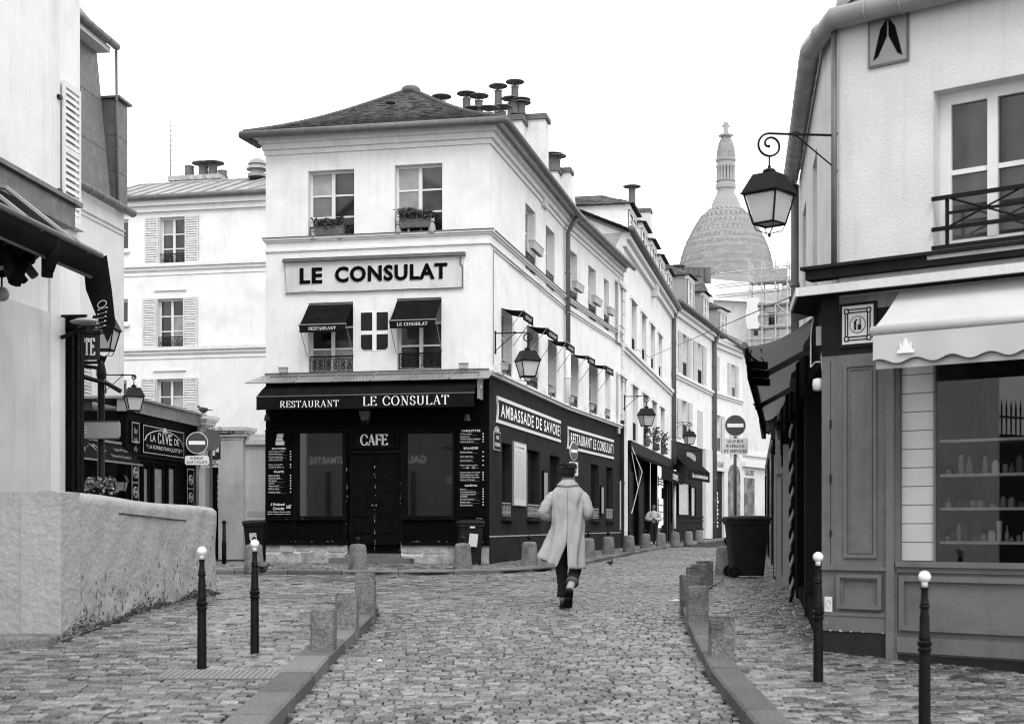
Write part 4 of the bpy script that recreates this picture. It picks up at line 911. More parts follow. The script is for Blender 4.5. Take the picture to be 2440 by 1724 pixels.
# zinc roof: separate sheets between standing seams
zr0=EF+.09; rise=1.35; dep_=3.6; N=13; apu=FB.uz(563,430)[0]
for i in range(N):
    a=ua+(ub_-ua)*i/N; b=ua+(ub_-ua)*(i+1)/N; sk_=.9
    for lvl in range(2):
        f0,f1=(0,.5) if lvl==0 else (.5,1.0)
        def rp(u,f): return FB.p(u+sk_*f*.0,zr0+rise*f-max(0,(u-apu))*.30*f,.42-dep_*f)
        q=MB(); q.quad(rp(a,f0),rp(b,f0),rp(b,f1),rp(a,f1),random.random()); q.build('zinc_sheet',zinc,fb_)
    s=MB(); s.tube([rp(a,0)+Vector((0,0,.02)),rp(a,1)+Vector((0,0,.02))],.035,6); s.build('roof_seam',zinc,fb_)
s=MB(); s.tube([rp(ua,1),rp(apu,1),rp(ub_,1)],.06,8); s.build('ridge',zinc,fb_)
q=MB(); a=FB.uz(290,440)[0]; FB.box(q,a,a+2.0,EF,EF+1.75,-5.4,-4.0); o=q.build('chimney_stack',plaster2,fb_); q=MB(); FB.box(q,a-.08,a+2.08,EF+1.75,EF+1.93,-5.5,-3.9); q.build('coping',limestone,o)
for i,(u,h,c) in enumerate(((.5,.5,False),(1.1,.45,True),(1.5,.45,True),(1.9,.25,False))): p=FB.p(a+u,EF+1.93,-4.6); chimney_pot(o,p,h,.2,c)
p=FB.p(FB.uz(536,426)[0],EF+1.45,-3.0); q=MB(); q.lathe([(.36,0),(.36,.12),(.25,.15),(.25,.25),(.42,.28),(.40,.34),(.3,.42),(.3,.46),(.36,.48),(.3,.6),(.12,.70),(.02,.72)],p,16); smooth_by_angle(q.build('roof_ventilator',zinc,fb_))
q=MB(); p=FB.p(a-.1,EF+.2,-4.2); q.tube([p,p+Vector((0,0,4.2))],[.035,.012],6)
for k in range(9): q.tube([p+Vector((-.12,0,2.2+k*.2)),p+Vector((.12,0,2.2+k*.2))],.008,4)
q.tube([p+Vector((-.5,0,1.7)),p+Vector((.5,0,1.45))],.01,4); q.build('aerial',iron_g,fb_)
# ================================================================ OLD HOUSE WITH ZINC MANSARD, LEFT
LB=Fr((-11.0,35.0),(.35,2.8)); lbz=g(36)-.2
lb=thing('mansard_house','white house with dark zinc mansard and round gutter behind the wine cellar front','building',LB.p(0,g(36)))
zg=LB.uz(290,506)[1]; uR=LB.uz(290,506)[0]+.15; uL=-9.0
hw=LB.rect(183,860,197,1000); hw=(hw[0]-.9,hw[1],hw[0]+.15,hw[3]+.4)
LB.wall(MB(),uL,uR,lbz,zg,[hw],.2).build('wall',plaster,lb); window(LB,hw,lb,.2,2,3); shutter(LB,hw[2]+.03,hw[2]+.55,hw[1],hw[3],lb)
q=MB(); LB.box(q,uL,uR,zg-.5,zg-.46,0,.05); LB.box(q,uL,uR,zg-.62,zg-.6,0,.03); q.build('cornice',trim,lb)
q=MB(); a=LB.p(uR,lbz); b=LB.p(uR,lbz,-7); H=Vector((0,0,zg-lbz)); q.quad(a,b,b+H,a+H); q.build('wall',plaster,lb)
gutter([LB.p(uL,zg+.03,.2),LB.p(uR+.15,zg+.03,.2)],.11,lb,zinc_d,.7)
# mansard faces and dormer flank, in sheets
for k in range(3):
    z0=zg+.1+k*1.35; z1=zg+.1+(k+1)*1.35
    def mp_(u,z): return LB.p(u,z,.05-(z-zg)*.10)
    for j in range(3):
        a=uL+(uR-.95-uL)*j/3; b=uL+(uR-.95-uL)*(j+1)/3; q=MB(); q.quad(mp_(a+.01,z0+.01),mp_(b-.01,z0+.01),mp_(b-.01,z1-.01),mp_(a+.01,z1-.01),random.random()); q.build('mansard_sheet',zinc_d,lb)
q=MB(); a=mp_(uR-.95,zg+.1); b=mp_(uR-.95,zg+4.15); q.quad(a,a+Vector((-4,.3,0)),b+Vector((-4,.3,0)),b); q.build('mansard_end',zinc_d,lb)
q=MB(); LB.box(q,uL,uR-.9,zg+4.1,zg+4.25,-3,.0); q.build('upper_cornice',trim,lb); gutter([LB.p(uL,zg+4.3,.12),LB.p(uR-.75,zg+4.3,.12)],.10,lb)
for k in range(3):                                          # dormer box at the corner
    z0=zg+.05+k*.97; z1=zg+.05+(k+1)*.97-.012; q=MB(); LB.box(q,uR-.62,uR+.12,z0,z1,-1.5,.05,random.random()); q.build('dormer_sheet',zinc_d,lb)
q=MB(); LB.box(q,uR-.68,uR+.2,zg+2.97,zg+3.03,-1.6,.16); q.build('dormer_cap',zinc_d,lb)
pipe([LB.p(uR-.75,zg+4.2,.1),LB.p(uR-.72,zg+.2,.12)],.035,lb,zinc_d,'overflow_pipe')
q=MB(); up=zg+4.35; q.hexa([LB.p(uL,up,0),LB.p(uR-.9,up,0),LB.p(uR-.9,up,-3),LB.p(uL,up,-3),LB.p(uL,up+1.2,-1),LB.p(uR-.9,up+1.2,-1),LB.p(uR-.9,up+1.2,-2),LB.p(uL,up+1.2,-2)]); q.build('upper_roof',zinc_d,lb)
# ================================================================ WINE CELLAR FRONT (single storey)
CV=Fr((-9.7,34.9),(.0946,1.0)); cvz=g(36)
cv=thing('wine_cellar_front','dark single-storey wine cellar front with painted LA CAVE panels and glazed doors','shopfront',CV.p(0,cvz))
c0=CV.uz(300,980)[0]; c1=CV.uz(473,1013)[0]; zt=CV.uz(303,978)[1]
q=MB(); q.hexa([CV.p(c0,cvz-.3,0),CV.p(c1,cvz-.3,0),CV.p(c1,cvz-.3,-1.2),CV.p(c0,cvz-.3,-1.2),CV.p(c0,zt,0),CV.p(c1,zt,0),CV.p(c1,zt,-1.2),CV.p(c0,zt,-1.2)]); q.build('wall',black,cv)
N=5
for i in range(N):
    a=c0-.1+(c1-c0+.2)*i/N;b=c0-.1+(c1-c0+.2)*(i+1)/N; q=MB(); CV.box(q,a+.008,b-.008,zt-.02,zt+.30,-.2,.12,random.random()); q.build('zinc_fascia',zinc,cv)
q=MB(); CV.box(q,c0-.15,c1+.12,zt+.30,zt+.36,-1.2,.22); q.build('zinc_cap',zinc,cv)
q=MB(); zm=CV.uz(340,1085)[1]; CV.box(q,c0,c1,zm-.06,zm+.02,0,.10); CV.box(q,c0,c1,zm-.16,zm-.10,0,.06); q.build('moulding',black2,cv)
def painted(fr,x0,y0,x1,y1,parent,name,w=.03,line=.03):
    u0,z0,u1,z1=fr.rect(x0,y0,x1,y1,w); q=MB(); fr.box(q,u0,u1,z0,z1,.004,w); o=q.build(name,black,parent); q=MB(); s=.022
    for a,b,c,d in ((u0+line,u1-line,z0+line,z0+line+s),(u0+line,u1-line,z1-line-s,z1-line),(u0+line,u0+line+s,z0+line+s,z1-line-s),(u1-line-s,u1-line,z0+line+s,z1-line-s)): fr.box(q,a,b,c,d,w+.001,w+.004)
    q.build('painted_border',offw,o); return o,(u0,z0,u1,z1)
o,(u0,z0,u1,z1)=painted(CV,340,1008,439,1080,cv,'cellar_panel'); W=u1-u0;Hh=z1-z0
put_text(CV,serif_text('CA',thick=.2,thin=.08,ser=.14),u0+W*.34,z0+Hh*.42,u0+W*.50,z0+Hh*.80,.036,white,o)
put_text(CV,text_mesh('VE',.02),u0+W*.51,z0+Hh*.42,u0+W*.68,z0+Hh*.80,.036,white,o); put_text(CV,text_mesh('LA',.01),u0+W*.17,z0+Hh*.45,u0+W*.29,z0+Hh*.68,.036,white,o); put_text(CV,text_mesh('DE',.01),u0+W*.74,z0+Hh*.45,u0+W*.86,z0+Hh*.68,.036,white,o)
put_text(CV,text_mesh('* LA BONNE FRANQUETTE *',.01),u0+W*.08,z0+Hh*.18,u0+W*.94,z0+Hh*.34,.036,white,o)
q=MB(); q.tube([CV.p(u0+W*(.04+.92*i/20),z0+Hh*(.45+.43*math.sin(math.pi*i/20)**.5),.036) for i in range(21)],.018,5); c=CV.p(u0+W*.5,z0+Hh*.88,.04); q.ball(c,.09,8,6,(.5,1,1)); q.ball(c+Vector((0,.12,-.04)),.05,8,6); q.ball(c+Vector((0,-.12,-.04)),.05,8,6); q.build('painted_arch',offw,o)
o,(u0,z0,u1,z1)=painted(CV,313,1001,333,1055,cv,'side_panel')
for i,t in enumerate(('Maison','Fondée','en 1925 par','* PÈRE *')): put_text(CV,text_mesh(t,.0,.2 if i<2 else 0),u0+.18,z1-.32-.24*i,u1-.18,z1-.16-.24*i,.036,offw,o)
for x0,x1,y0 in ((313,332,1092),(445,463,1113)):            # decorated pillars with ring ornaments
    o,(u0,z0,u1,z1)=painted(CV,x0,y0,x1,1215,cv,'decorated_pillar',.05); q=MB(); cu=(u0+u1)/2
    for k in range(5):
        c=CV.p(cu,z1-.35-.5*k,.056); q.tube(scroll(c,CV.p(1,0)-CV.p(0,0),Vector((0,0,1)),.13,.13,1,14),.028,5); q.ball(c,.05,8,6)
        CV.box(q,u0+.1,u1-.1,z1-.35-.5*k-.27,z1-.35-.5*k-.23,.051,.056)
    q.build('ornament',greyl,o)
for x0,x1 in ((341,351),(366,386),(400,414)):
    h=CV.rect(x0,1116,x1,1210,.02); q=MB(); CV.box(q,h[0],h[2],h[1],h[3],.003,.012,.8); o=q.build('door_pane',glassc,cv); q=MB()
    for a,b in ((h[0]-.09,h[0]),(h[2],h[2]+.09)): CV.box(q,a,b,h[1],h[3]+.09,.003,.05)
    q.build('door_frame',black2,o,kind='stuff')
# dark awning of the neighbouring front, faded painted writing
na=thing('painted_awning','black awning with faded painted words beside the wine cellar','awning',CV.p(-1.5,cvz+2.4))
a0=CV.uz(150,1045,.5)[0]; a1=CV.uz(329,1062,.5)[0]; zt2=CV.uz(240,1048,.3)[1]; zb2=CV.uz(240,1094,.6)[1]
q=MB(); q.hexa([CV.p(a0,zb2,.6),CV.p(a1,zb2,.6),CV.p(a1,zb2,.57),CV.p(a0,zb2,.57),CV.p(a0,zt2,.05),CV.p(a1,zt2,.05),CV.p(a1,zt2,.02),CV.p(a0,zt2,.02)]); q.build('canvas',canvas_d,na)
q=MB(); CV.box(q,a0,a1,zt2,zt2+.06,.0,.08); CV.box(q,a0,a1,zb2-.04,zb2+.0,.56,.63); q.build('bar',zinc,na)
def on_slope(s,x0,x1,f0,f1,m,sh=.3):
    v,f=text_mesh(s,.0,sh); xs=[p[0] for p in v]; ys=[p[1] for p in v]; k=MB(); out=[]
    for p in v:
        t=f0+(f1-f0)*(p[1]-min(ys))/(max(ys)-min(ys)); u=x0+(x1-x0)*(p[0]-min(xs))/(max(xs)-min(xs)); out.append(CV.p(u,zb2+(zt2-zb2)*t,.6-.55*t+.012))
    k.add(out,f); k.build('lettering',m,na)
on_slope('rop · Yl S',CV.uz(182,1070,.4)[0],CV.uz(262,1070,.4)[0],.35,.8,greyl); on_slope('Jean Marc',CV.uz(285,1070,.4)[0],CV.uz(318,1070,.4)[0],.55,.75,greyl); on_slope('Bistrot de Quartier',CV.uz(262,1080,.4)[0],CV.uz(308,1080,.4)[0],.2,.38,greyl)
q=MB(); CV.box(q,a0-1,a1,cvz-.3,zt2+.1,-.3,-.02); q.build('dark_front',black2,na)
for x,lb_ in ((212,'left of two small pale lanterns below the faded black awning'),(289,'right of two small pale lanterns below the faded black awning')):
    p=P(x,1125,32.0 if x<250 else 34.0); t=thing('small_lantern',lb_,'lantern',p,'small lanterns under the faded awning'); pr_,gl_,bt_=lantern_local(iron,.62)
    for k,(mb,m) in pr_.items(): local(mb,'lantern_'+k,m,t)
    for qn in gl_: local(qn,'lantern_pane',frost,t)
    q=MB(); q.tube([(0,0,-.5),(-.3,.1,-.5)],.015,5); local(q,'bracket',iron,t)
# ================================================================ WALLS AND GATE between cellar and restaurant
GW=Fr((P(473,1250,40.6).x,40.6),(.978,-.208)); gz=g(40)
gt=thing('courtyard_wall','pale courtyard wall with capped gate piers and lattice door left of restaurant','wall',GW.p(0,gz))
g1=GW.uz(660,1100)[0]; d_=GW.rect(494,1075,540,1300)
zw=GW.uz(530,1060)[1]; GW.wall(MB(),-.3,g1,gz-.2,zw,[(d_[0],gz-.2,d_[2],d_[3])],.3).build('wall',plaster2,gt)
q=MB(); GW.box(q,d_[0],d_[2],gz-.2,d_[3],-.32,-.26); dr=q.build('door',black2,gt); h=GW.rect(509,1127,528,1212); q=MB(); GW.box(q,h[0],h[2],h[1],h[3],-.259,-.25,.9); q.build('door_pane',glassc,dr).data.materials[0]=frost
q=MB(); 
for i in range(-3,9):
    for s in (-1,1):
        za_=h[1]+(h[3]-h[1])*i/6; zb__=za_+(h[3]-h[1])/6*1.5*1; pts=[]
        a=(h[0],za_) if s>0 else (h[2],za_); b=(h[2],zb__) if s>0 else (h[0],zb__)
        if b[1]<h[1] or a[1]>h[3]: continue
        q.tube([GW.p(a[0],max(h[1],min(h[3],a[1])),-.245),GW.p(b[0],max(h[1],min(h[3],b[1])),-.245)],.012,4)
q.build('lattice',iron,dr)
def pier(x0,x1,ytop,nm,dz=0):
    u0=GW.uz(x0,1100,.2)[0];u1=GW.uz(x1,1100,.2)[0]; zt=GW.uz((x0+x1)/2,ytop,.2)[1]; q=MB(); GW.box(q,u0+.16,u1-.16,gz-.2,zt-.35,-.35,.2); o=q.build('gate_pier',plaster2,gt); q=MB()
    for k,(z0,z1,e) in enumerate(((-.35,-.26,.02),(-.26,-.16,-.05),(-.16,-.10,-.11),(-.10,.0,-.16))): GW.box(q,u0+.14+e,u1-.14-e,zt+z0,zt+z1,-.37+e*.3,.24-e)
    q.build('pier_cap',trim,o); return zt
pier(421,501,991,'a'); pier(508,591,1018,'b')
q=MB(); GW.box(q,GW.uz(588,1100)[0],g1,zw+.0,zw+.14,-.3,.12); GW.box(q,GW.uz(588,1100)[0],g1,zw+.14,zw+.3,-.25,.05); q.build('wall_cap',trim,gt)
q=MB(); h=GW.rect(570,1115,576,1128,.02); GW.box(q,h[0],h[2],h[1],h[3],.0,.03); q.build('number_plate',greywall,gt); q=MB(); h=GW.rect(547,1192,554,1214,.02); GW.box(q,h[0],h[2],h[1],h[3],.0,.05); q.build('intercom',iron_g,gt)
put_text(GW,text_mesh('SIR',.0,.3),GW.uz(474,1120)[0],GW.uz(474,1140)[1],GW.uz(489,1120)[0],GW.uz(474,1122)[1],.003,iron_g,gt,'graffiti')
# ================================================================ NEAR LEFT HOUSE with awnings
LN=Fr((-7.24,10.0),(.1,1.0)); lnE=10.05; ln_z=g(14)-.3
near=thing('near_left_house','white house side with louvred shutter and dark awnings at the left edge','building',LN.p(5,g(15)))
EVn=CZ+9.0; q=MB(); LN.wall(q,-6,lnE,ln_z,EVn,[]); a=LN.p(lnE,ln_z); b=LN.p(lnE,ln_z,-8.4); H=Vector((0,0,EVn-ln_z)); q.add([a,b,b+H,LN.p(lnE,EVn+3.4,-4.2),a+H],[(0,1,2,3,4)]); q.build('wall',plaster,near)
r=MB(); tiled_slope(r,LN.p(-6,EVn,.3),LN.p(lnE+.2,EVn,.3),LN.p(lnE+.2,EVn+3.5,-4.2),LN.p(-6,EVn+3.5,-4.2),16,.5); tiled_slope(r,LN.p(lnE+.2,EVn,-8.7),LN.p(-6,EVn,-8.7),LN.p(-6,EVn+3.5,-4.2),LN.p(lnE+.2,EVn+3.5,-4.2),16,.5); r.build('roof_tiles',tile,near,kind='stuff')
GEf=Fr((LN.p(lnE,0).x,LN.p(lnE,0).y),(-LN.n.x,-LN.n.y))
for u_,z_ in ((1.2,5.6),(3.6,5.6),(5.8,5.6),(2.4,8.2),(5.0,8.2)):
    q=MB(); GEf.box(q,u_,u_+1.0,CZ+z_,CZ+z_+1.7,-.02,.03); o=q.build('gable_window',glassd,near); q=MB(); GEf.box(q,u_-.5,u_-.02,CZ+z_,CZ+z_+1.7,.0,.05); GEf.box(q,u_+1.02,u_+1.5,CZ+z_,CZ+z_+1.7,.0,.05); q.build('gable_shutters',wood_g,o,kind='stuff')
q=MB(); GEf.box(q,6.2,7.4,EVn+.5,EVn+4.2,-1.4,-.4); q.build('chimney_stack',plaster2,near)
sh_=LN.rect(157,240,180,512,.03); shutter(LN,9.35,9.92,CZ+4.3,CZ+6.2,near,.04,m=wood_w)
q=MB(); LN.box(q,9.22,9.95,CZ+4.2,CZ+4.28,0,.12); q.build('sill',trim,near)
for z in (CZ+4.6,CZ+5.9): 
    q=MB(); LN.box(q,9.2,9.3,z,z+.05,0,.07); q.build('shutter_hook',iron,near)
q=MB(); LN.box(q,9.0,9.3,CZ+.2,CZ+11,.0,.03); q.build('wall_strip',trim,near)
# dark timber pilaster of the restaurant front
q=MB()
for k in range(4): LN.box(q,9.55+.11*k,9.55+.11*k+.09,ln_z,CZ+2.75,.0,.10+(.03 if k in (1,2) else 0))
LN.box(q,9.5,10.04,CZ+2.75,CZ+2.95,0,.2); q.build('timber_pilaster',black2,near)
q=MB(); LN.box(q,2,9.5,ln_z,CZ+2.9,.0,.02); q.build('render_panel',plaster3,near)
def cloth_clump(t,n,D0,D1,z0,z1,w0,w1):
    for i in range(n):
        D=random.uniform(D0,D1); w_=random.uniform(w0,w1); z=random.uniform(z0,z1); L=random.uniform(.18,.48); p=LN.p(D-10,z,w_); k=random.uniform(.05,.10); q=MB()
        q.tube([p,p+Vector((random.uniform(-.08,.1),random.uniform(-.1,.1),-L*.35)),p+Vector((random.uniform(-.1,.15),random.uniform(-.1,.1),-L))],[.035,k,k*.8],8,tone=random.random()); q.build('folded_cloth',canvas_d if i%4 else clothm,t,True)
def left_awning(D0,D1,zb,zw,out,val,label,writing):
    t=thing('drop_awning',label,'awning',LN.p(D1-10,zw,.1),'dark awnings on the near left house'); a=D0-10;b=D1-10
    q=MB(); n=8
    for i in range(n):
        f=lambda k:(zw+(zb-zw)*k+.10*math.sin(k*9)*k*(1-k),out*k); (z0,w0),(z1,w1)=f(i/n),f((i+1)/n)
        for dz in (0,-.02): q.quad(LN.p(a,z0+dz,w0),LN.p(b,z0+dz,w0),LN.p(b,z1+dz,w1),LN.p(a,z1+dz,w1))
    q.build('canvas',canvas_d,t)
    q=MB(); m=10
    for i in range(m):
        g0=lambda k:out+.03*math.sin(k*3)-.08*k; z=lambda k:zb-val*k
        q.quad(LN.p(a,z(i/m),g0(i/m)),LN.p(b,z(i/m),g0(i/m)),LN.p(b+.0,z((i+1)/m),g0((i+1)/m)),LN.p(a,z((i+1)/m),g0((i+1)/m)))
    q.build('valance',canvas_d,t,True)
    q=MB(); q.tube([LN.p(a,zb+.02,out),LN.p(b+.02,zb+.02,out)],.04,8); q.tube([LN.p(a,zb-val,out-.12),LN.p(b,zb-val,out-.12)],.025,8); q.build('front_bar',zinc_d,t)
    q=MB()
    for u in (b-.35,b-1.6): q.tube([LN.p(u,zw-.25,.05),LN.p(u-.5,zw-.45,out*.5),LN.p(u,zb-.02,out)],.03,6)
    q.build('folding_arm',zinc,t)
    cloth_clump(t,34,D1-2.0,D1-.05,zb-.15,zb+.3,.2,out-.02)
    for i in range(5): q=MB(); u=b-.5-.45*i; q.tube([LN.p(u,zb-val-.1,.15),LN.p(u+.02,zb-val-.5,.16),LN.p(u-.01,zb-2.6,.15)],[.05,.09,.06],7); q.build('side_curtain',(canvas_l,canvas_d,plastic_g)[i%3],t,True)
    if writing:
        EFp=Fr((P(222,0,17.05).x,17.05),(1,.02)); q=MB(); pts=[EFp.uz(x,y) for x,y in ((205,690),(200,640),(254,608),(266,690),(275,772),(256,815),(224,738))]; EFp.poly(q,pts[::-1],-.012,.012); q.build('end_flap',canvas_d,t)
        q=MB(); ax=Vector((1,0,0)); c=P(243,738,17.0); q.tube(scroll(c+Vector((0,0,.07)),ax,Vector((0.4,0,.9)),.05,.05,1,16),.005,4)
        for i in range(5):
            for j in range(2): q.ball(c+ax*(-.05+.10*j-.008*i)+Vector((0.01,0,-.055*i+.03*j)),.010,6,4)
            q.tube([c+ax*-.06+Vector((.0,0,-.055*i)),c+ax*.06+Vector((.0,0,-.055*i+.03))],.003,3)
        q.build('painted_writing',offw,t)
    return t
left_awning(12.0,17.0,CZ+3.25,CZ+4.35,1.55,.24,'dark drop awning with painted circle at left edge of the street',True)
q=MB(); LN.box(q,2.0,8.6,CZ+3.95,CZ+4.25,.0,.55); LN.box(q,2,8.7,CZ+4.25,CZ+4.31,.0,.62); q.build('ledge_box',zinc_d,near)
for i,(D,zz,s) in enumerate(((16.6,2.75,.09),(15.9,3.0,.1))): 
    t=thing('heater_lamp',('bulb lamp hanging under the left awning','second bulb lamp under the left awning nearer the wall')[i],'lamp',LN.p(D-10,CZ+zz,.5+.3*i)); c=LN.p(D-10,CZ+zz,.5+.3*i); q=MB(); q.ball(c,s,10,8); q.build('bulb',plastic_g,t,True); q=MB(); q.tube([c,c+Vector((0,0,.6))],.012,5); q.build('cord',iron,t)
t=thing('heater_canopy','pale round heater shade below the dark left awning','heater',LN.p(9.0,CZ+1.9,.3)); c=LN.p(9.3,CZ+2.80,.42); q=MB(); q.lathe([(.22,0),(.23,.015),(.14,.05),(.03,.07)],c,18); q.build('shade',plastic_g,t,True); q=MB(); q.tube([LN.p(9.3,CZ+2.6,.05),c+Vector((0,0,-.06))],.03,6); q.tube([LN.p(9.3,CZ+2.9,.05),c+Vector((0,0,.1))],.02,6); q.build('arm',iron,t)
# hanging letter sign facing the square, black flag board
LS=Fr((P(181,1250,20.6).x,20.6),(.98,-.2)); t=thing('hanging_sign','dark hanging sign with pale ornate letters behind the left pilaster','sign',LS.p(.15,CZ+2.5)); h=LS.rect(181,797,236,858)
q=MB(); LS.box(q,h[0],h[2],h[1],h[3],-.03,.03); q.build('board',greywall,t); q=MB(); LS.box(q,h[0]-.05,h[2]+.05,h[3],h[3]+.05,-.05,.05); LS.box(q,h[0]-.05,h[2]+.05,h[1]-.06,h[1]-.02,-.03,.03); q.build('bar',iron,t)
put_text(LS,serif_text('TTE',thick=.22,thin=.10,ser=.18),h[0]+.05,h[1]+.06,h[2]-.04,h[3]-.06,.033,offw,t)
h=LS.rect(180,800,197,913,.1); q=MB(); LS.box(q,h[0],h[2],h[1],h[3],.08,.11); tag(q.build('flag_board',black),'plain black board hanging beside the ornate letter sign','board')
# ================================================================ RIGHT CORNER HOUSE
SF=Fr((2.93,13.1),(.79,-.613)); sfz=g(12.6)+.1
rh=thing('right_corner_house','pale corner house with grey timber shopfront filling the right edge','building',(2.93,13.1,g(13)))
ER=CZ+4.72; UB=SF.uz(2000,600)[0]; zsh_=SF.uz(2004,640)[1]
hw=SF.rect(2224,218,2420,604); hw=(hw[0],hw[1],hw[0]+.95,hw[3])
SF.wall(MB(),UB,4.2,zsh_-.4,ER,[hw],.22).build('wall',plaster3,rh)
window(SF,hw,rh,.22,2,2,wood_w,glassd,fw=.10); 
q=MB()
for y in (475,548,592):
    z=SF.uz(2236,y)[1]; SF.box(q,hw[0]-.0,hw[2],z-.018,z+.018,.02,.05)
z1=SF.uz(2236,475)[1]; z0=SF.uz(2236,548)[1]
for u in (hw[0]+.13,hw[2]-.13): SF.box(q,u-.015,u+.015,SF.uz(2236,592)[1],z1,.0,.02)
q.tube([SF.p(hw[0]+.13,z1,.035),SF.p(hw[2]-.13,z0,.035)],.010,5); q.tube([SF.p(hw[0]+.13,z0,.035),SF.p(hw[2]-.13,z1,.035)],.010,5); SF.box(q,hw[0]+.13,hw[2]-.13,(z0+z1)/2-.012,(z0+z1)/2+.012,.0,.02)
q.build('window_guard',iron,rh)
q=MB(); SF.box(q,hw[0]-.02,hw[2]+.02,hw[1]-.07,hw[1],-.02,.10); q.build('sill',trim,rh)
# chamfer + street wall of the upper storey
c0=SF.p(UB,0); c1=Vector((3.08,13.75,0)); c2=Vector((3.92,18.9,0)); CH=Fr((c1.x,c1.y),((c0-c1).x,(c0-c1).y)); Lc=(c0-c1).length; SU=Fr((c2.x,c2.y),((c1-c2).x,(c1-c2).y)); Ls=(c1-c2).length
zlow=CZ+1.9
CH.wall(MB(),0,Lc,zlow,ER,[]).build('wall',plaster2,rh)
hh=[(1.0,CZ+2.3,1.9,CZ+4.0),(3.4,CZ+2.3,4.3,CZ+4.0)]
SU.wall(MB(),0,Ls,zlow,ER,hh,.2).build('wall',plaster2,rh)
for h in hh: window(SU,h,rh,.2)
q=MB(); a=c2; b=c2+Vector((6,-1,0)); q.quad(Vector((a.x,a.y,zlow)),Vector((b.x,b.y,zlow)),Vector((b.x,b.y,ER)),Vector((a.x,a.y,ER))); q.build('wall',plaster2,rh)
gutter([SU.p(-.15,ER-.02,.12),SU.p(Ls+.05,ER-.02,.12)],.10,rh,zinc,.32); gutter([SU.p(Ls+.05,ER-.02,.12),SF.p(UB,ER-.02,.15),SF.p(4.2,ER-.02,.15)],.10,rh,zinc,.32)
pipe([SU.p(.06,ER-.1,.06),SU.p(.06,zlow,.06)],.055,rh,zinc_d); pipe([SF.p(UB-.03,ER-.1,.05),SF.p(UB-.03,zsh_-.02,.05)],.028,rh,zinc_d,'corner_downpipe',1.6)
q=MB(); t0=Vector((0,0,1.6)); q.quad(SU.p(-.1,ER+.05,.1),SU.p(Ls,ER+.05,.1),SU.p(Ls,ER+1.9,-2.2),SU.p(-.1,ER+1.9,-2.2)); q.quad(SF.p(UB,ER+.05,.1),SF.p(4.2,ER+.05,.1),SF.p(4.2,ER+1.9,-2.2),SF.p(UB-.9,ER+1.9,-2.2)); q.quad(SU.p(Ls,ER+.05,.1),SF.p(UB,ER+.05,.1),SF.p(UB-.9,ER+1.9,-2.2),SU.p(Ls,ER+1.9,-2.2)); q.build('roof',zinc_d,rh)
# plaque with dark angular figure
h=SF.rect(2071,40,2167,166); pq=thing('wall_plaque','grey framed plaque with a dark angular figure high on right house','plaque',SF.p(h[0],h[1],0)); q=MB(); SF.box(q,h[0],h[2],h[1],h[3],.001,.025); q.build('frame',zinc_d,pq); q=MB(); SF.box(q,h[0]+.02,h[2]-.02,h[1]+.02,h[3]-.02,.0255,.029); q.build('field',zinc,pq)
cu=(h[0]+h[2])/2; q=MB(); W=h[2]-h[0]; z_=h[1]
for s in (-1,1): SF.poly(q,[(cu+s*W*.36,z_+.06),(cu+s*W*.24,z_+.09),(cu+s*W*.02,z_+.26),(cu+s*W*.02,z_+.42),(cu+s*W*.18,z_+.34)][::(1 if s>0 else -1)],.0295,.034)
q.build('figure',black,pq)
# ledge, fascia, soffit strip
q=MB(); SF.box(q,UB-.30,4.2,zsh_-.09,zsh_+.0,-.05,.10); SF.box(q,UB-.33,4.2,zsh_+.0,zsh_+.03,-.05,.15); q.build('cornice',shopdark,rh)
zs1=SF.uz(2004,690,.3)[1]
q=MB(); SF.box(q,-.12,4.2,zs1-.01,zs1+.07,.225,.26); q.build('soffit_edge',plaster3,rh); q=MB(); SF.box(q,-.10,4.2,zs1-.005,zs1+.065,-.1,.222); q.build('soffit_board',shopdark,rh)
CHs=Fr((3.15,14.2),(-.25,-1.1)); q=MB(); q.hexa([SF.p(-.12,zs1-.008,.26),SF.p(.0,zs1-.008,-.1),Vector((3.15,14.3,zs1-.008)),Vector((2.83,14.0,zs1-.008)),SF.p(-.12,zs1+.06,.26),SF.p(.0,zs1+.06,-.1),Vector((3.15,14.3,zs1+.06)),Vector((2.83,14.0,zs1+.06))]); q.build('soffit_return',shopdark,rh); q=MB(); a=SF.p(-.12,zs1-.01,.26); b=Vector((2.83,14.0,zs1-.01)); q.prism([a,b,b+Vector((0,0,.08)),a+Vector((0,0,.08))],Vector((-.02,-.004,0))); q.build('soffit_edge',plaster3,rh); q=MB(); q.prism([P(1880,706,14.25),P(1938,703,14.25),P(1946,748,14.25),P(1890,768,14.25)],Vector((.0,.02,0))); q.build('side_canvas',canvas_m,rh)
q=MB(); SF.box(q,.0,4.2,SF.uz(2010,846)[1],zs1-.012,-.1,.0); q.build('fascia',shopdark,rh)
# tile picture: pale tile with key-pattern border and a small round village scene
h=SF.rect(2010,732,2084,822); tp=thing('tile_picture','square pale tile with dark key border and round village scene on shop fascia','tile',SF.p(h[0],h[1],0)); q=MB(); SF.box(q,h[0]-.03,h[2]+.03,h[1]-.03,h[3]+.03,.001,.02); q.build('frame',shopdark,tp); q=MB(); SF.box(q,h[0],h[2],h[1],h[3],.0205,.03); q.build('tile',offw,tp)
q=MB(); W=h[2]-h[0];Hh=h[3]-h[1]; X=lambda f:h[0]+W*f; Z=lambda f:h[1]+Hh*f; lw=.006
def ln_(x0,y0,x1,y1): SF.box(q,min(X(x0),X(x1))-(lw if x0==x1 else 0),max(X(x0),X(x1))+(lw if x0==x1 else 0),min(Z(y0),Z(y1))-(lw if y0==y1 else 0),max(Z(y0),Z(y1))+(lw if y0==y1 else 0),.0305,.033)
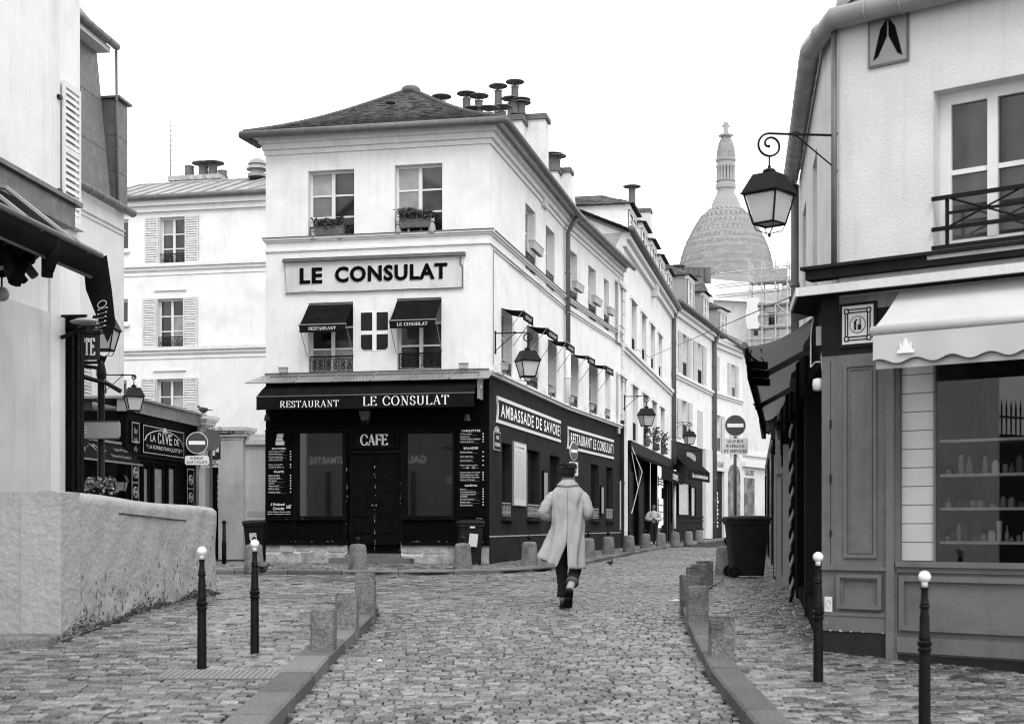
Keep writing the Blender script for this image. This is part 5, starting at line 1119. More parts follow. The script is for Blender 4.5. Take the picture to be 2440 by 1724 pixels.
for m1,m2 in ((.10,.90),(.18,.82)):
    ln_(m1,.22,m1,.78); ln_(m2,.22,m2,.78); ln_(.22,m1,.78,m1); ln_(.22,m2,.78,m2)
for cx in (.14,.86):
    for cy in (.14,.86):
        for a,b,c,d in ((-.06,-.06,.06,-.06),(-.06,.06,.06,.06),(-.06,-.06,-.06,.06),(.06,-.06,.06,.06)): ln_(cx+a,cy+b,cx+c,cy+d)
q.build('key_border',black,tp)
q=MB(); q.tube(scroll(SF.p(X(.5),Z(.5),.032),SF.p(1,0)-SF.p(0,0),Vector((0,0,1)),W*.25,W*.25,1,24),.004,4)
for a,b,c,d in ((.38,.36,.46,.6),(.5,.36,.62,.5),(.56,.5,.6,.66),(.42,.6,.5,.64)): SF.box(q,X(a),X(c),Z(b),Z(d),.0305,.032)
q.build('village_scene',greywall,tp)
# timber corner pilaster
def sbox(mb,x0,y0,x1,y1,w0,w1): u0,z0,u1,z1=SF.rect(x0,y0,x1,y1,0); SF.box(mb,u0,u1,z0,z1,w0,w1)
up0=.0; up1=SF.uz(2116,1200)[0]; ztop=SF.uz(2000,846)[1]; sb=sfz-.25
q=MB(); SF.box(q,0,up1,sb,ztop,-.25,.0); plr=q.build('timber_pilaster',shopgrey,rh)
u0,z0,u1,z1=SF.rect(2012,868,2090,1328)
q=MB(); 
def fr4(mb,u0,z0,u1,z1,s,w0,w1): SF.box(mb,u0,u0+s,z0,z1,w0,w1); SF.box(mb,u1-s,u1,z0,z1,w0,w1); SF.box(mb,u0+s,u1-s,z0,z0+s,w0,w1); SF.box(mb,u0+s,u1-s,z1-s,z1,w0,w1)
fr4(q,u0,z0,u1,z1,.030,.001,.020); fr4(q,u0+.045,z0+.045,u1-.045,z1-.045,.012,.001,.010); q.build('panel_moulding',shopgrey,plr)
u0,z0,u1,z1=SF.rect(1998,1366,2104,1448); q=MB(); fr4(q,u0,z0,u1,z1,.035,.001,.05); fr4(q,u0+.036,z0+.036,u1-.036,z1-.036,.02,.001,.025); q.build('panel_moulding',shopgrey,plr)
q=MB(); zz=SF.uz(2000,1352)[1]; SF.box(q,-.02,up1,zz-.02,zz+.015,.001,.035); zz=SF.uz(2000,1460)[1]; SF.box(q,-.02,up1,zz-.02,zz+.012,.001,.03); SF.box(q,-.02,up1,SF.uz(2000,1502)[1],zz-.021,.001,.022); q.build('ledge_moulding',shopgrey,plr,kind='stuff')
q=MB(); SF.box(q,-.01,up1-.03,sb,SF.uz(2000,1503)[1],.001,.012); q.build('plinth',greywall,plr)
h=SF.rect(1966,1420,1984,1456,.025); q=MB(); SF.box(q,h[0],h[2],h[1],h[3],.0005+.03,.037); st_=q.build('sticker',offw,plr)
q=MB(); q.tube(scroll(SF.p((h[0]+h[2])/2,(h[1]+h[3])/2,.038),SF.p(.7,0)-SF.p(0,0),Vector((0,0,1)),.035,.035,.8,14),.003,4); q.build('sticker_mark',greyl,st_)
q=MB(); h=SF.rect(1984,1250,1988,1340); 
for a,b in ((1262,1278),(1000,1020),(1130,1150)): zz0=SF.uz(1985,b)[1]; zz1=SF.uz(1985,a)[1]; q.tube([SF.p(.095,zz0,.012),SF.p(.095,zz1,.012)],.009,6)
SF.box(q,.088,.092,SF.uz(1985,1345)[1],ztop-.05,.0005,.003); q.build('hinge_line',shopdark,plr)
wr2=mat('bare_wood_chips',.5,.8,20,.3); q=MB()
for i in range(26):
    u=random.choice([random.uniform(0,up1),up1-.05]); z=random.choice([SF.uz(2000,1503)[1],SF.uz(2000,1460)[1],random.uniform(sb+.2,ztop)]); SF.box(q,u,u+random.uniform(.004,.02),z,z+random.uniform(.004,.018),.0225,.0245) if z<SF.uz(2000,1455)[1] else SF.box(q,u,u+.006,z,z+.006,.0005,.002)
q.build('paint_chips',wr2,plr,kind='stuff')
# display window: boards, glass, shelves with jars
wu0=SF.uz(2140,1200)[0]; wu1=4.2; wz0=SF.uz(2140,1336)[1]; wz1=SF.uz(2140,850)[1]
q=MB(); SF.box(q,up1,wu0,sb,ztop,-.1,.02); SF.box(q,up1,wu0-.02,sb,ztop,.02,.05); q.build('window_post',shopgrey,rh)
q=MB(); SF.box(q,wu0,wu1,wz0-.05,wz0,-.1,.06); SF.box(q,wu0,wu1,wz0-.10,wz0-.05,-.1,.03); q.build('window_sill',shopgrey,rh)
q=MB(); SF.box(q,wu0-.02,wu1,sb,wz0-.10,-.1,.0); o=q.build('stall_riser',shopgrey,rh); q=MB(); zz=SF.uz(2150,1500)[1]; fr4(q,wu0+.02,zz,wu1-.6,wz0-.13,.05,.001,.04); SF.box(q,wu0,wu1,zz-.20,zz-.06,.001,.03); q.build('panel_moulding',shopgrey,o)
q=MB(); SF.box(q,wu0,wu1,sb,zz-.22,.001,.012); q.build('plinth',greywall,o)
N=11; bu1=SF.uz(2222,1200)[0]
for i in range(N):
    z0=wz0+(wz1-wz0)*i/N; z1=wz0+(wz1-wz0)*(i+1)/N; q=MB(); SF.box(q,wu0+.012,bu1-.006,z0+.007,z1,-.09,-.06,random.random()); q.build('display_board',carm,rh)
q=MB(); SF.box(q,bu1-.004,bu1+.016,wz0,wz1,-.09,-.03); SF.box(q,wu0,wu0+.01,wz0,wz1,-.09,.01); q.build('glazing_post',shopgrey,rh)
q=MB(); SF.box(q,bu1+.016,wu1,wz0,wz1,-.050,-.044); q.build('shop_glass',glass,rh)
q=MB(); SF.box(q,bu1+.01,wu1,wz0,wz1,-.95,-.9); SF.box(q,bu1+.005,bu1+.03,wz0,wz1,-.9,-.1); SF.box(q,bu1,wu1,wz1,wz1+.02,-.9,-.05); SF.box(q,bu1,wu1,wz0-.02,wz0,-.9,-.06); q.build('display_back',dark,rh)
for i,y in enumerate((1050,1132,1212,1292)):
    z=SF.uz(2228,y)[1]; q=MB(); SF.box(q,bu1+.03,wu1,z-.012,z+.012,-.42,-.10); q.build('display_shelf',offw,rh)
    if i==0: continue
    u=bu1+.05; k=0
    while u<bu1+1.0:
        r=random.uniform(.016,.036); hgt=random.choice([.05,.07,.08,.10,.14,.16])*random.uniform(.85,1.15); c=SF.p(u+r,z+.0125,-.16-random.uniform(0,.05)); m_=random.choice([greyl,plastic_g,offw,terra,statm,zinc,shopgrey,clothm])
        q=MB(); q.lathe(random.choice([[(r,0),(r,hgt*.75),(r*.8,hgt*.82),(r*.85,hgt*.83),(r*.85,hgt)],[(r,0),(r,hgt*.5),(r*.35,hgt*.7),(r*.3,hgt*.95),(r*.4,hgt)],[(r*.9,0),(r*.9,hgt*.25),(r,hgt*.3),(r*.95,hgt*.7),(r*.5,hgt*.95),(r*.1,hgt)],[(r*.8,0),(r,hgt*.95),(r*.9,hgt)]]),c,12); o=q.build('jar',m_); smooth_by_angle(o)
        tag(o,('first','second','third','fourth','fifth','sixth','seventh','eighth','ninth','tenth','eleventh','twelfth','thirteenth','fourteenth','fifteenth','sixteenth','seventeenth')[k]+' jar from the boards on the '+('upper','middle','lower')[i-1]+' shelf in the shop window','jar',('jars on the upper shelf','jars on the middle shelf','jars on the lower shelf')[i-1]); u+=2*r+random.uniform(.006,.03); k+=1
# light shop awning
la=thing('shop_awning','pale scalloped shop awning with white church emblem at the right edge','awning',SF.p(1.2,zs1-.1,.1))
wf=.62; uq=SF.uz(2080,785,wf)[0]; zf=SF.uz(2080,785,wf)[1]; zw_=SF.uz(2144,694,.05)[1]; uw=SF.uz(2144,694,.05)[0]; UE=3.6; zf2=zf-.0
q=MB(); n=8
for i in range(n):
    f=lambda t:(zw_+(zf-zw_)*t-.02*math.sin(math.pi*t),.05+(wf-.05)*t,uw+(uq-uw)*t); (za_,wa_,ua_),(zb_2,wb_,ub2)=f(i/n),f((i+1)/n); q.quad(SF.p(ua_,za_,wa_),SF.p(ub2,zb_2,wb_),SF.p(UE,zb_2,wb_),SF.p(UE,za_,wa_))
q.build('canvas',canvas_l,la,True)
q=MB(); q.tube([SF.p(uq-.01,zf-.02,wf),SF.p(UE,zf-.02,wf)],.048,14); q.build('front_roll',canvas_l,la,True)
vb=SF.uz(2085,880,wf)[1]; q=MB(); n=90
zsc=lambda u:vb+.055+.022*math.sin((u-uq)*2*math.pi/.32)
for i in range(n):
    a=uq+.02+(UE-uq-.02)*i/n;b=uq+.02+(UE-uq-.02)*(i+1)/n; rp=lambda u,k:wf+.04+.012*math.sin(u*9)*k
    q.quad(SF.p(a,zsc(a),rp(a,1)),SF.p(b,zsc(b),rp(b,1)),SF.p(b,zf-.06,rp(b,0)),SF.p(a,zf-.06,rp(a,0)))
q.build('valance',canvas_l,la,True)
q=MB(); q.tube([SF.p(uq+.02+(UE-uq-.02)*i/n,zsc(uq+.02+(UE-uq-.02)*i/n),wf+.045+.012*math.sin((uq+.02+(UE-uq-.02)*i/n)*9)) for i in range(n+1)],.005,5); q.build('valance_hem',iron_g,la)
q=MB()
for i in range(30):
    a=uq+.03+(UE-uq-.03)*i/30;b=uq+.03+(UE-uq-.03)*(i+1)/30; q.quad(SF.p(a,vb-.0,wf+.0),SF.p(b,vb-.0,wf+.0),SF.p(b,zf-.06,wf+.02),SF.p(a,zf-.06,wf+.02))
q.build('inner_valance',canvas_l,la)
e0=SF.uz(2137,820,wf+.06)[0]; ez=SF.uz(2137,842,wf+.06)[1]; q=MB(); E=lambda x,z:(e0+x*.155,ez+z*.13)  # church emblem: stepped base and domes
wE=wf+.056
SF.poly(q,[E(0,0),E(1,0),E(.97,.22),E(.03,.22)],wE-.004,wE+.006); SF.poly(q,[E(.14,.22),E(.86,.22),E(.82,.5),E(.18,.5)],wE-.004,wE+.006); SF.poly(q,[E(.33,.5),E(.67,.5),E(.62,.78),E(.54,.9),E(.5,1.05),E(.46,.9),E(.38,.78)],wE-.004,wE+.006)
for x in (.22,.78): SF.poly(q,[E(x-.07,.5),E(x+.07,.5),E(x+.05,.62),E(x,.72),E(x-.05,.62)],wE-.004,wE+.006)
q.build('church_emblem',white,la)
v0=SF.uz(2205,820,wf+.06); put_text(SF,text_mesh('VS OPTIQUE',.02,.35),v0[0],SF.uz(2205,832,wf)[1],v0[0]+.62,SF.uz(2205,818,wf)[1],wE+.002,white,la)
# ---- street side: dark shop openings under the folding awning
SS=Fr((4.68,24.0),(-1.75,-10.9)); LS_=math.hypot(1.75,10.9); ssz=g(18)
dk=thing('dark_shop_row','row of dark souvenir shop fronts receding under the folding awning','shopfront',SS.p(LS_/2,ssz))
for k,(a,b) in enumerate(((0,.35),(2.4,2.6),(4.2,4.4),(6.1,6.35),(8.3,8.5))):
    q=MB(); SS.box(q,a,b,ssz-.4,CZ+2.1,-.3,.03); q.build('shop_pier',black2 if k%2 else shopdark,dk)
q=MB(); SS.box(q,-.1,LS_,CZ+1.55,CZ+2.2,-.4,.0); q.build('fascia',black2,dk)
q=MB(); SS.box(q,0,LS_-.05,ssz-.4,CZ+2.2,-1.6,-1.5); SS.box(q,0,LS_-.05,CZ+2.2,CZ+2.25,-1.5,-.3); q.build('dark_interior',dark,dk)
for a,b in ((.35,2.4),(2.6,4.2),(6.35,8.3),(8.5,LS_-.25)):
    q=MB(); SS.box(q,a,b,ssz-.4,ssz+.25,-.2,.01); q.build('stall_riser',black,dk)
    q=MB(); SS.box(q,a+.02,b-.02,ssz+.25,CZ+1.5,-.22,-.19,.1); q.build('shop_window',glassd,dk)
for i in range(12):                                         # narrow shutters' edges, hanging post racks
    u=random.choice([.4,.5,.62,2.3,2.68,4.1,4.5,6.0]); q=MB(); z1=CZ+random.uniform(.6,1.2); SS.box(q,u,u+.03,ssz+random.uniform(.1,.3),z1,.03,.05+random.uniform(.02,.12)); q.build('rack_post',random.choice([zinc,iron_g,plastic_g]),dk)
tw=thing('twisted_drape','tall pale and dark twisted drape hanging at the dark shop opening','drape',SS.p(7.4,ssz)); 
for s,m_ in ((0,greyl),(math.pi,canvas_d)):
    q=MB(); c=SS.p(7.0,0,.12); q.tube([Vector((c.x+.017*math.cos(s+i*.55),c.y+.017*math.sin(s+i*.55),ssz+.08+2.2*i/90)) for i in range(91)],.019,6); q.build('twisted_strand',m_,tw,True)
# folding awning (seen from below)
fa=thing('folding_awning','large grey folding awning over the right shops with exposed arms','awning',SU.p(Ls,CZ+2.1))
A_=P(1946,749,14.0); B_=P(1774,822,14.0); C_=P(1820,1005,24.2); D__=Vector((4.72,24.2,CZ+2.05))
n=24
q=MB()
for i in range(n):
    for j in range(6):
        def cp(s,t): 
            a=A_.lerp(B_,s); b=D__.lerp(C_,s); p=a.lerp(b,t); p.z+=-.07*math.sin(math.pi*s)-.02*math.sin(t*9+s*2); return p
        q.quad(cp(j/6,i/n),cp((j+1)/6,i/n),cp((j+1)/6,(i+1)/n),cp(j/6,(i+1)/n))
q.build('canvas',canvas_m,fa,True)
q=MB(); q.tube([B_,C_],.035,8); 
q.build('front_bar',zinc_d,fa)
q=MB()
for i in range(12):
    a=B_.lerp(C_,i/12);b=B_.lerp(C_,(i+1)/12); q.quad(a,b,b+Vector((.03,0,-.34)),a+Vector((.03,0,-.34)))
q.build('valance',canvas_d,fa)
for t in (.10,.46):
    q=MB(); w0=A_.lerp(D__,t)+Vector((0,0,-.2)); e0=B_.lerp(C_,t)+Vector((0,0,-.05)); m_=(w0+e0)/2+Vector((0,1.3*(.6+t),-.12)); q.tube([w0,w0+Vector((0,.0,-.02)),m_],.035,8); q.tube([m_,e0],.028,8); q.ball(m_,.05,8,6); q.ball(w0,.09,10,8); q.build('folding_arm',zinc_d,fa)
for i,t in enumerate((.03,.11,.19)):
    p=B_.lerp(C_,t)+Vector((.10,0,-.12)); s=thing('spot_lamp',('nearest','second','third')[i]+' black spot lamp on the front bar of the folding awning','lamp',p,'spot lamps on the folding awning'); q=MB(); q.box(p+Vector((.03,0,-.05)),(.20,.07,.08),.5); q.build('housing',iron,s); q=MB(); q.tube([p+Vector((-.1,0,.1)),p+Vector((-.02,0,.02)),p+Vector((.05,0,-.03))],.012,5); q.tube(scroll(p+Vector((.02,0,.08)),Vector((1,0,0)),Vector((0,0,1)),.05,.07,.6,12),.006,4); q.build('bracket',iron,s)
# goods hanging under the farther awning
ga2=thing('goods_awning','dark goods awning hung with dangling wares farther along right shops','awning',Vector((5.2,26,CZ+1.6)))
q=MB(); a=P(1795,965,25.0); b=P(1822,985,31.0); q.hexa([a,Vector((5.1,25,CZ+1.75)),Vector((6.1,31,CZ+1.75)),b,a+Vector((0,0,.04)),Vector((5.1,25,CZ+1.8)),Vector((6.1,31,CZ+1.8)),b+Vector((0,0,.04))]); q.build('canvas',canvas_d,ga2)
for i in range(34):
    t=random.random(); s=random.random()*.7; p=a.lerp(b,t)+Vector((s*.9,0,-.02)); L=random.uniform(.15,.62); q=MB(); wd=random.uniform(.03,.09); q.tube([p,p+Vector((random.uniform(-.03,.03),0,-L*.4)),p+Vector((random.uniform(-.06,.06),random.uniform(-.04,.04),-L))],[.015,wd,wd*.6],5,tone=random.random()); q.build('hanging_ware',clothm,ga2)
low=thing('low_shop_building','low dark-fronted shop building beyond the right corner house','building',(5.4,28,g(28)))
LW=Fr((9.6,52.0),(-4.85,-27.8)); q=MB(); Lw=math.hypot(4.85,27.8); LW.wall(q,0,Lw,g(40)-.3,CZ+1.9,[]); q.build('wall',black2,low)
q=MB(); LW.box(q,0,Lw,CZ+1.9,CZ+2.2,-3,.1); q.build('flat_roof',zinc_d,low)
for i in range(9):
    q=MB(); u=Lw*(i+.5)/9; LW.box(q,u-.12,u+.12,g(38)-.3,CZ+1.8,.0,.12); q.build('shop_pier',(shopdark,black2,limestone)[i%3],low)
# switch box, cables, camera on the corner
q=MB(); p=P(1966,800,13.2); sw=thing('switch_box','grey electric switch box on the corner of the right shop','box',p); q.box(p,(.14,.10,.18),R(-38)); q.build('case',plastic_g,sw); q=MB(); q.box(p+Vector((-.03,-.06,.02)),(.03,.03,.05),R(-38)); q.build('lever',iron,sw)
q=MB(); q.tube([p+Vector((-.02,0,-.09)),P(1957,850,13.15),P(1960,890,13.15),P(1975,905,13.15),P(1966,940,13.15)],.007,5); q.tube([P(1938,755,13.6),P(1932,800,13.4),P(1932,875,13.3),P(1942,862,13.3),P(1955,862,13.2)],.006,5); q.build('cable',offw,sw)
q=MB(); p=P(1950,916,13.2); cmr=thing('security_camera','white round security camera under the corner of the folding awning','camera',p); q.lathe([(.02,-.06),(.05,-.05),(.058,.0),(.05,.05),(.02,.06)],p,14); q.build('housing',offw,cmr,True); q=MB(); q.tube([p,p+Vector((.07,-.0,.04)),P(1964,895,13.12)],.018,6); q.build('arm',offw,cmr)
make_lantern('wall_lantern','large black street lantern on scrolled bracket at the right corner house',SF.p(UB-.02,CZ+(HZ-349)/F*13.35,.04),math.pi+.10,'scrolled bracket street lanterns',.74,R(48),.74,.105)
# gallery across the side street: its sign is seen mirrored in the restaurant windows
GE=LN.p(lnE,0,0); GN=Vector((LN.u.x,LN.u.y,0)); GU=Vector((-LN.n.x,-LN.n.y,0)); GP=GE+GN*.06
def mirror_hit(x,y):                                        # where the sight line mirrored in the shop glass meets the end wall of the near left house
    u,z=FC.uz(x,y); p=FC.p(u,z,-.09); d=(p-Vector((0,0,CZ))).normalized(); n=Vector((FC.n.x,FC.n.y,0)); r=d-n*2*d.dot(n); return p+r*((GP-p).dot(GN)/r.dot(GN))
pL=mirror_hit(735,1097); pR=mirror_hit(1014,1097); GA=Fr((pR.x,pR.y),(GU.x,GU.y)); wG=math.hypot(pR.x-pL.x,pR.y-pL.y)
ga=thing('gallery_front','gallery front lettered GALERIE MONTMARTRE, mirrored in the restaurant windows','shopfront',GA.p(wG/2,g(20)))
q=MB(); GA.box(q,-1.5,wG+.12,g(20)-.2,CZ+6,-.06,0); q.build('fascia',shopgrey,ga); q=MB(); GA.box(q,wG+.12,wG+1.0,g(20)-.3,CZ+6,-.05,.02); q.build('side_wall',plaster3,ga)
put_text(GA,text_mesh('GALERIE',.01),0,pL.z-.13,wG*.29,pL.z+.13,.012,white,ga); put_text(GA,text_mesh('MONTMARTRE',.01),wG*.585,pL.z-.13,wG,pL.z+.13,.012,white,ga)
for k in range(4): q=MB(); a=-1.2+(wG+2)*k/4; GA.box(q,a,a+.15,g(20)-.2,pL.z-.4,0.001,.06); q.build('shop_pier',greywall,ga)
# ================================================================ STREET BUILDINGS BEYOND
B3=Fr((4.10,51.45),(3.93,18.25)); L3=math.hypot(3.93,18.25); B4=Fr((8.03,69.7),(3.67,11.0)); L4=math.hypot(3.67,11.0); B5=Fr((11.7,80.7),(2.7,6.0)); L5=math.hypot(2.7,6.0); B6=Fr((14.4,86.7),(7.6,13.5)); L6=math.hypot(7.6,13.5)
def level(fr,rects):
    hs=[fr.rect(*r) for r in rects]; zt=sum(h[3] for h in hs)/len(hs); zb=sum(h[1] for h in hs)/len(hs); return [(h[0],zb,h[2],zt) for h in hs]
def bands(fr,L,zs,parent,z_e):
    q=MB()
    for z in zs: fr.box(q,0,L,z-.02,z+.12,0,.16); fr.box(q,0,L,z-.16,z-.02,0,.08)
    fr.box(q,0,L,z_e-.25,z_e,0,.3); fr.box(q,0,L,z_e-.5,z_e-.25,0,.15); q.build('cornice',trim,parent)
def dormer(fr,u0,u1,z0,z1,w,depth,parent,wallm,rr=.9):
    q=MB(); fr.box(q,u0,u1,z0,z1,w-depth,w); o=q.build('dormer',wallm,parent)
    window(fr,(u0+.12,z0+.1,u1-.12,z1-.25),o,-w-.0+.02 if False else -w-.03,2,3,fw=.05,name='dormer_window')
    q=MB(); fr.box(q,u0-.03,u1+.03,z1-.2,z1,w-.1,w+.08); q.build('dormer_moulding',trim,o)
    r=MB(); e=.18; zt=z1+rr; a=fr.p(u0-e,z1,w+.25);b=fr.p(u1+e,z1,w+.25); c=fr.p(u1-.45*(u1-u0),zt,w-1.2); d=fr.p(u0+.45*(u1-u0),zt,w-1.2)
    tiled_slope(r,a,b,c,d,9,.3); ab=fr.p(u0-e,z1,w-depth); db=fr.p(u0+.45*(u1-u0),zt,w-depth); tiled_slope(r,ab,a,d,db,9,.3); bb=fr.p(u1+e,z1,w-depth); cb=fr.p(u1-.45*(u1-u0),zt,w-depth); tiled_slope(r,b,bb,cb,c,9,.3); r.build('dormer_tiles',tile,o,kind='stuff'); return o
# --- third house (plain shuttered row of tall windows)
z3=CZ+10.85; gz3=g(60)-.3
h3=thing('street_house','white street house with two rows of tall windows and a dark cafe below','building',B3.p(0,g(55)))
up=level(B3,[(1474,683,1486,818),(1502,712,1514,843),(1526,743,1538,868),(1548,767.5,1558,888),(1567.5,792,1575,902)]); lo_=level(B3,[(1475,894,1489,1025),(1504.6,917,1517,1045),(1529.5,936,1542,1060),(1552.6,952,1561.5,1072),(1572,970,1581,1085)])
for hs in (up,lo_):
    m=sum(h[2]-h[0] for h in hs)/len(hs); hs[:]=[((h[0]+h[2])/2-m/2,h[1],(h[0]+h[2])/2+m/2,h[3]) for h in hs]
zg3=B3.uz(1500,1050)[1]; u_w=B3.uz(1496,1100)[0]; 
B3.wall(MB(),0,L3,zg3,z3,up+lo_,.3).build('wall',plaster,h3)
for h in up+lo_:
    window(B3,h,h3,.3,2,3,fw=.06); railing(B3,h[0],h[2],h[1]+.05,h[1]+.75,h3,-.05,0,.014); q=MB()
    B3.box(q,h[0]-.14,h[0]-.0,h[1],h[3],.0,.05); B3.box(q,h[2]+.0,h[2]+.14,h[1],h[3],.0,.05); B3.box(q,h[0]-.2,h[2]+.2,h[3]+.0,h[3]+.16,0,.10); q.build('window_surround',trim,h3)
bands(B3,L3,[B3.uz(1460,803)[1]],h3,z3); gutter([B3.p(-.5,z3+.03,.4),B3.p(L3+.1,z3+.03,.4)],.12,h3,zinc_d,.7)
q=MB()                                                      # quoins at the left end
for k in range(14): z=zg3+.6+k*.5; B3.box(q,.02,.5 if k%2 else .38,z,z+.46,0,.03)
q.build('quoins',trim,h3)
pipe([B3.p(L3-.1,z3,.3),B3.p(L3-.1,z3-.5,.14),B3.p(L3-.1,zg3-.2,.14)],.11,h3,zinc_d)
r=MB(); tiled_slope(r,B3.p(-.3,z3+.08,.3),B3.p(L3+.2,z3+.08,.3),B3.p(L3+.2,z3+1.5,-3.0),B3.p(-.3,z3+1.5,-3.0),12,.5); r.build('roof_tiles',tile,h3,kind='stuff')
q=MB(); a=B3.p(0,g(52)-.3);b=B3.p(0,g(52)-.3,-6); H=Vector((0,0,z3-a.z)); q.quad(b,a,a+H,b+H); H2=Vector((0,0,z3+3-a.z)); q.add([b,a+H,B3.p(0,z3+1.3,-3)],[(0,1,2)]); q.build('wall',plaster2,h3)
u1_=B3.uz(1481,560,-.6)[0]; dormer(B3,.6,2.8,z3+.05,z3+1.2,.12,3.4,h3,plaster,.6)
for k in range(4): a=4.6+k*3.5; dormer(B3,a,a+2.0,z3+.05,z3+1.35,.12,2.4,h3,plaster2,.45)
slab(h3,1516,1549,505,z3-.8,61.0,.5,[],21); slab(h3,1486,1517,503,z3-.8,60.0,.9,[(.15,.3,False,.16),(.55,.85,True,.17)])
def party(fr,u,z0,z1,w0,w1,th,parent,pots):                 # chimney party wall perpendicular to the street
    q=MB(); q.hexa([fr.p(u,z0,w0),fr.p(u+th,z0,w0),fr.p(u+th,z0,w1),fr.p(u,z0,w1),fr.p(u,z1,w0-.7),fr.p(u+th,z1,w0-.7),fr.p(u+th,z1,w1),fr.p(u,z1,w1)]); o=q.build('chimney_stack',plaster2,parent); q=MB(); fr.box(q,u-.1,u+th+.1,z1,z1+.2,w1-.1,w0-.8); q.build('coping',terra,o)
    for t,h,c in pots: p=fr.p(u+th/2,z1+.2,w1+(w0-.9-w1)*t); chimney_pot(o,p,h,.16,c)
party(B3,.3,z3,z3+.95,-1.2,-4.4,.5,h3,[(.1,.55,True),(.4,.25,False),(.6,.25,False),(.8,.28,False)])
# ground floor: white pier with narrow door, then dark cafe
q=MB(); B3.wall(q,0,u_w,gz3,zg3,[B3.rect(1480,1145,1490,1262)],.15); q.build('ground_wall',plaster2,h3); q=MB(); h=B3.rect(1480,1145,1490,1262); B3.box(q,h[0],h[2],h[1],h[3],-.16,-.12); q.build('service_door',plaster3,h3)
q=MB(); h=B3.rect(1483,1093,1485.5,1106); B3.box(q,h[0],h[2],h[1],h[3],.0,.02); q.build('number_plate',black,h3)
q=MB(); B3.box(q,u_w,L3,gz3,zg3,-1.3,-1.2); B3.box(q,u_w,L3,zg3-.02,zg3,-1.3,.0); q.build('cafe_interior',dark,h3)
for i,x in enumerate((1497,1520,1545,1563,1588)):
    u=B3.uz(x,1150)[0]; q=MB(); B3.box(q,u,u+.45,gz3,zg3,-.25,.03); q.build('cafe_pier',(black2,black,black2,shopdark,shopdark)[i],h3)
q=MB(); B3.box(q,u_w,L3,zg3-.45,zg3+.0,-.2,.12); q.build('cafe_fascia',black2,h3)
for x0,x1 in ((1503,1519),(1526,1544)):
    h=B3.rect(x0,1120,x1,1255); q=MB(); B3.box(q,h[0],h[2],gz3,h[3],-.2,-.14); q.build('cafe_door',black2,h3)
for y0,y1 in ((1133,1158),(1186,1250)):
    h=B3.rect(1571,y0,1583,y1); q=MB(); B3.box(q,h[0],h[2],h[1],h[3],-.1,-.06); o=q.build('lit_window',litm,h3); q=MB(); u=(h[0]+h[2])/2
    for a in (h[0]-.05,u-.03,h[2]-.01): B3.box(q,a,a+.06,h[1],h[3],-.06,-.02)
    for k in (1,2,3): zz=h[1]+(h[3]-h[1])*k/4; B3.box(q,h[0],h[2],zz-.03,zz+.03,-.06,-.03)
    q.build('lit_window_bar',iron_g,o,kind='stuff')
q=MB(); u=B3.uz(1597,1200)[0]; q.tube([B3.p(min(u,L3-.2),gz3,.2),B3.p(min(u,L3-.2),zg3-.5,.2)],.09,10); q.build('white_post',wood_w,h3,True)
aw2=thing('cafe_awning','dark cafe awning with lettered end over the open cafe front','awning',B3.p(8,zg3-.5,.5)); a0=u_w+.3;a1=L3-.4; q=MB(); q.hexa([B3.p(a0,zg3-.75,.6),B3.p(a1,zg3-.75,.6),B3.p(a1,zg3-.5,.05),B3.p(a0,zg3-.5,.05),B3.p(a0,zg3-.72,.6),B3.p(a1,zg3-.72,.6),B3.p(a1,zg3-.46,.05),B3.p(a0,zg3-.46,.05)]); q.build('canvas',canvas_d,aw2); q=MB(); B3.box(q,a0+6.5,a1,zg3-1.25,zg3-.75,.58,.6); q.build('valance',canvas_d,aw2); put_text(B3,text_mesh('CREPES',.03),a1-5.2,zg3-1.12,a1-2.6,zg3-.86,.605,offw,aw2)
q=MB(); p=B3.p(a0,zg3-.2,.1); q.tube([p,B3.p(a0+.1,zg3-1.2,.5),B3.p(a0+.1,zg3-2.6,.15),B3.p(a0,zg3-2.8,.1)],.02,6); q.tube([p+Vector((0,0,-.2)),B3.p(a0+.1,zg3-1.8,.35)],.015,6); q.build('folding_arm',offw,aw2)
for h in (lo_[2],lo_[3],lo_[4]):
    c=B3.p((h[0]+h[2])/2,h[1]+.5,.1); pt_=thing('window_plant','x','plant',B3.p((h[0]+h[2])/2,h[1],.1)); q=MB(); leaves(q,c,(.25,.25,.5),130,.09); q.build('foliage',leafm,pt_); q=MB(); q.lathe([(.12,0),(.17,.28),(.15,.3)],B3.p((h[0]+h[2])/2,h[1],.1),10); q.build('pot',terra,pt_); tag(pt_,'dark potted plant in a lower window of the street house, '+('nearest','middle','farthest')[(lo_[2],lo_[3],lo_[4]).index(h)]+' of three','plant','plants in the street house windows')
make_lantern('wall_lantern','black street lantern on scrolled bracket at the near end of street house',B3.p(.25,B3.uz(1470,934)[1],.05),math.atan2(B3.n.y,B3.n.x),'scrolled bracket street lanterns',1.05,R(20),.92)
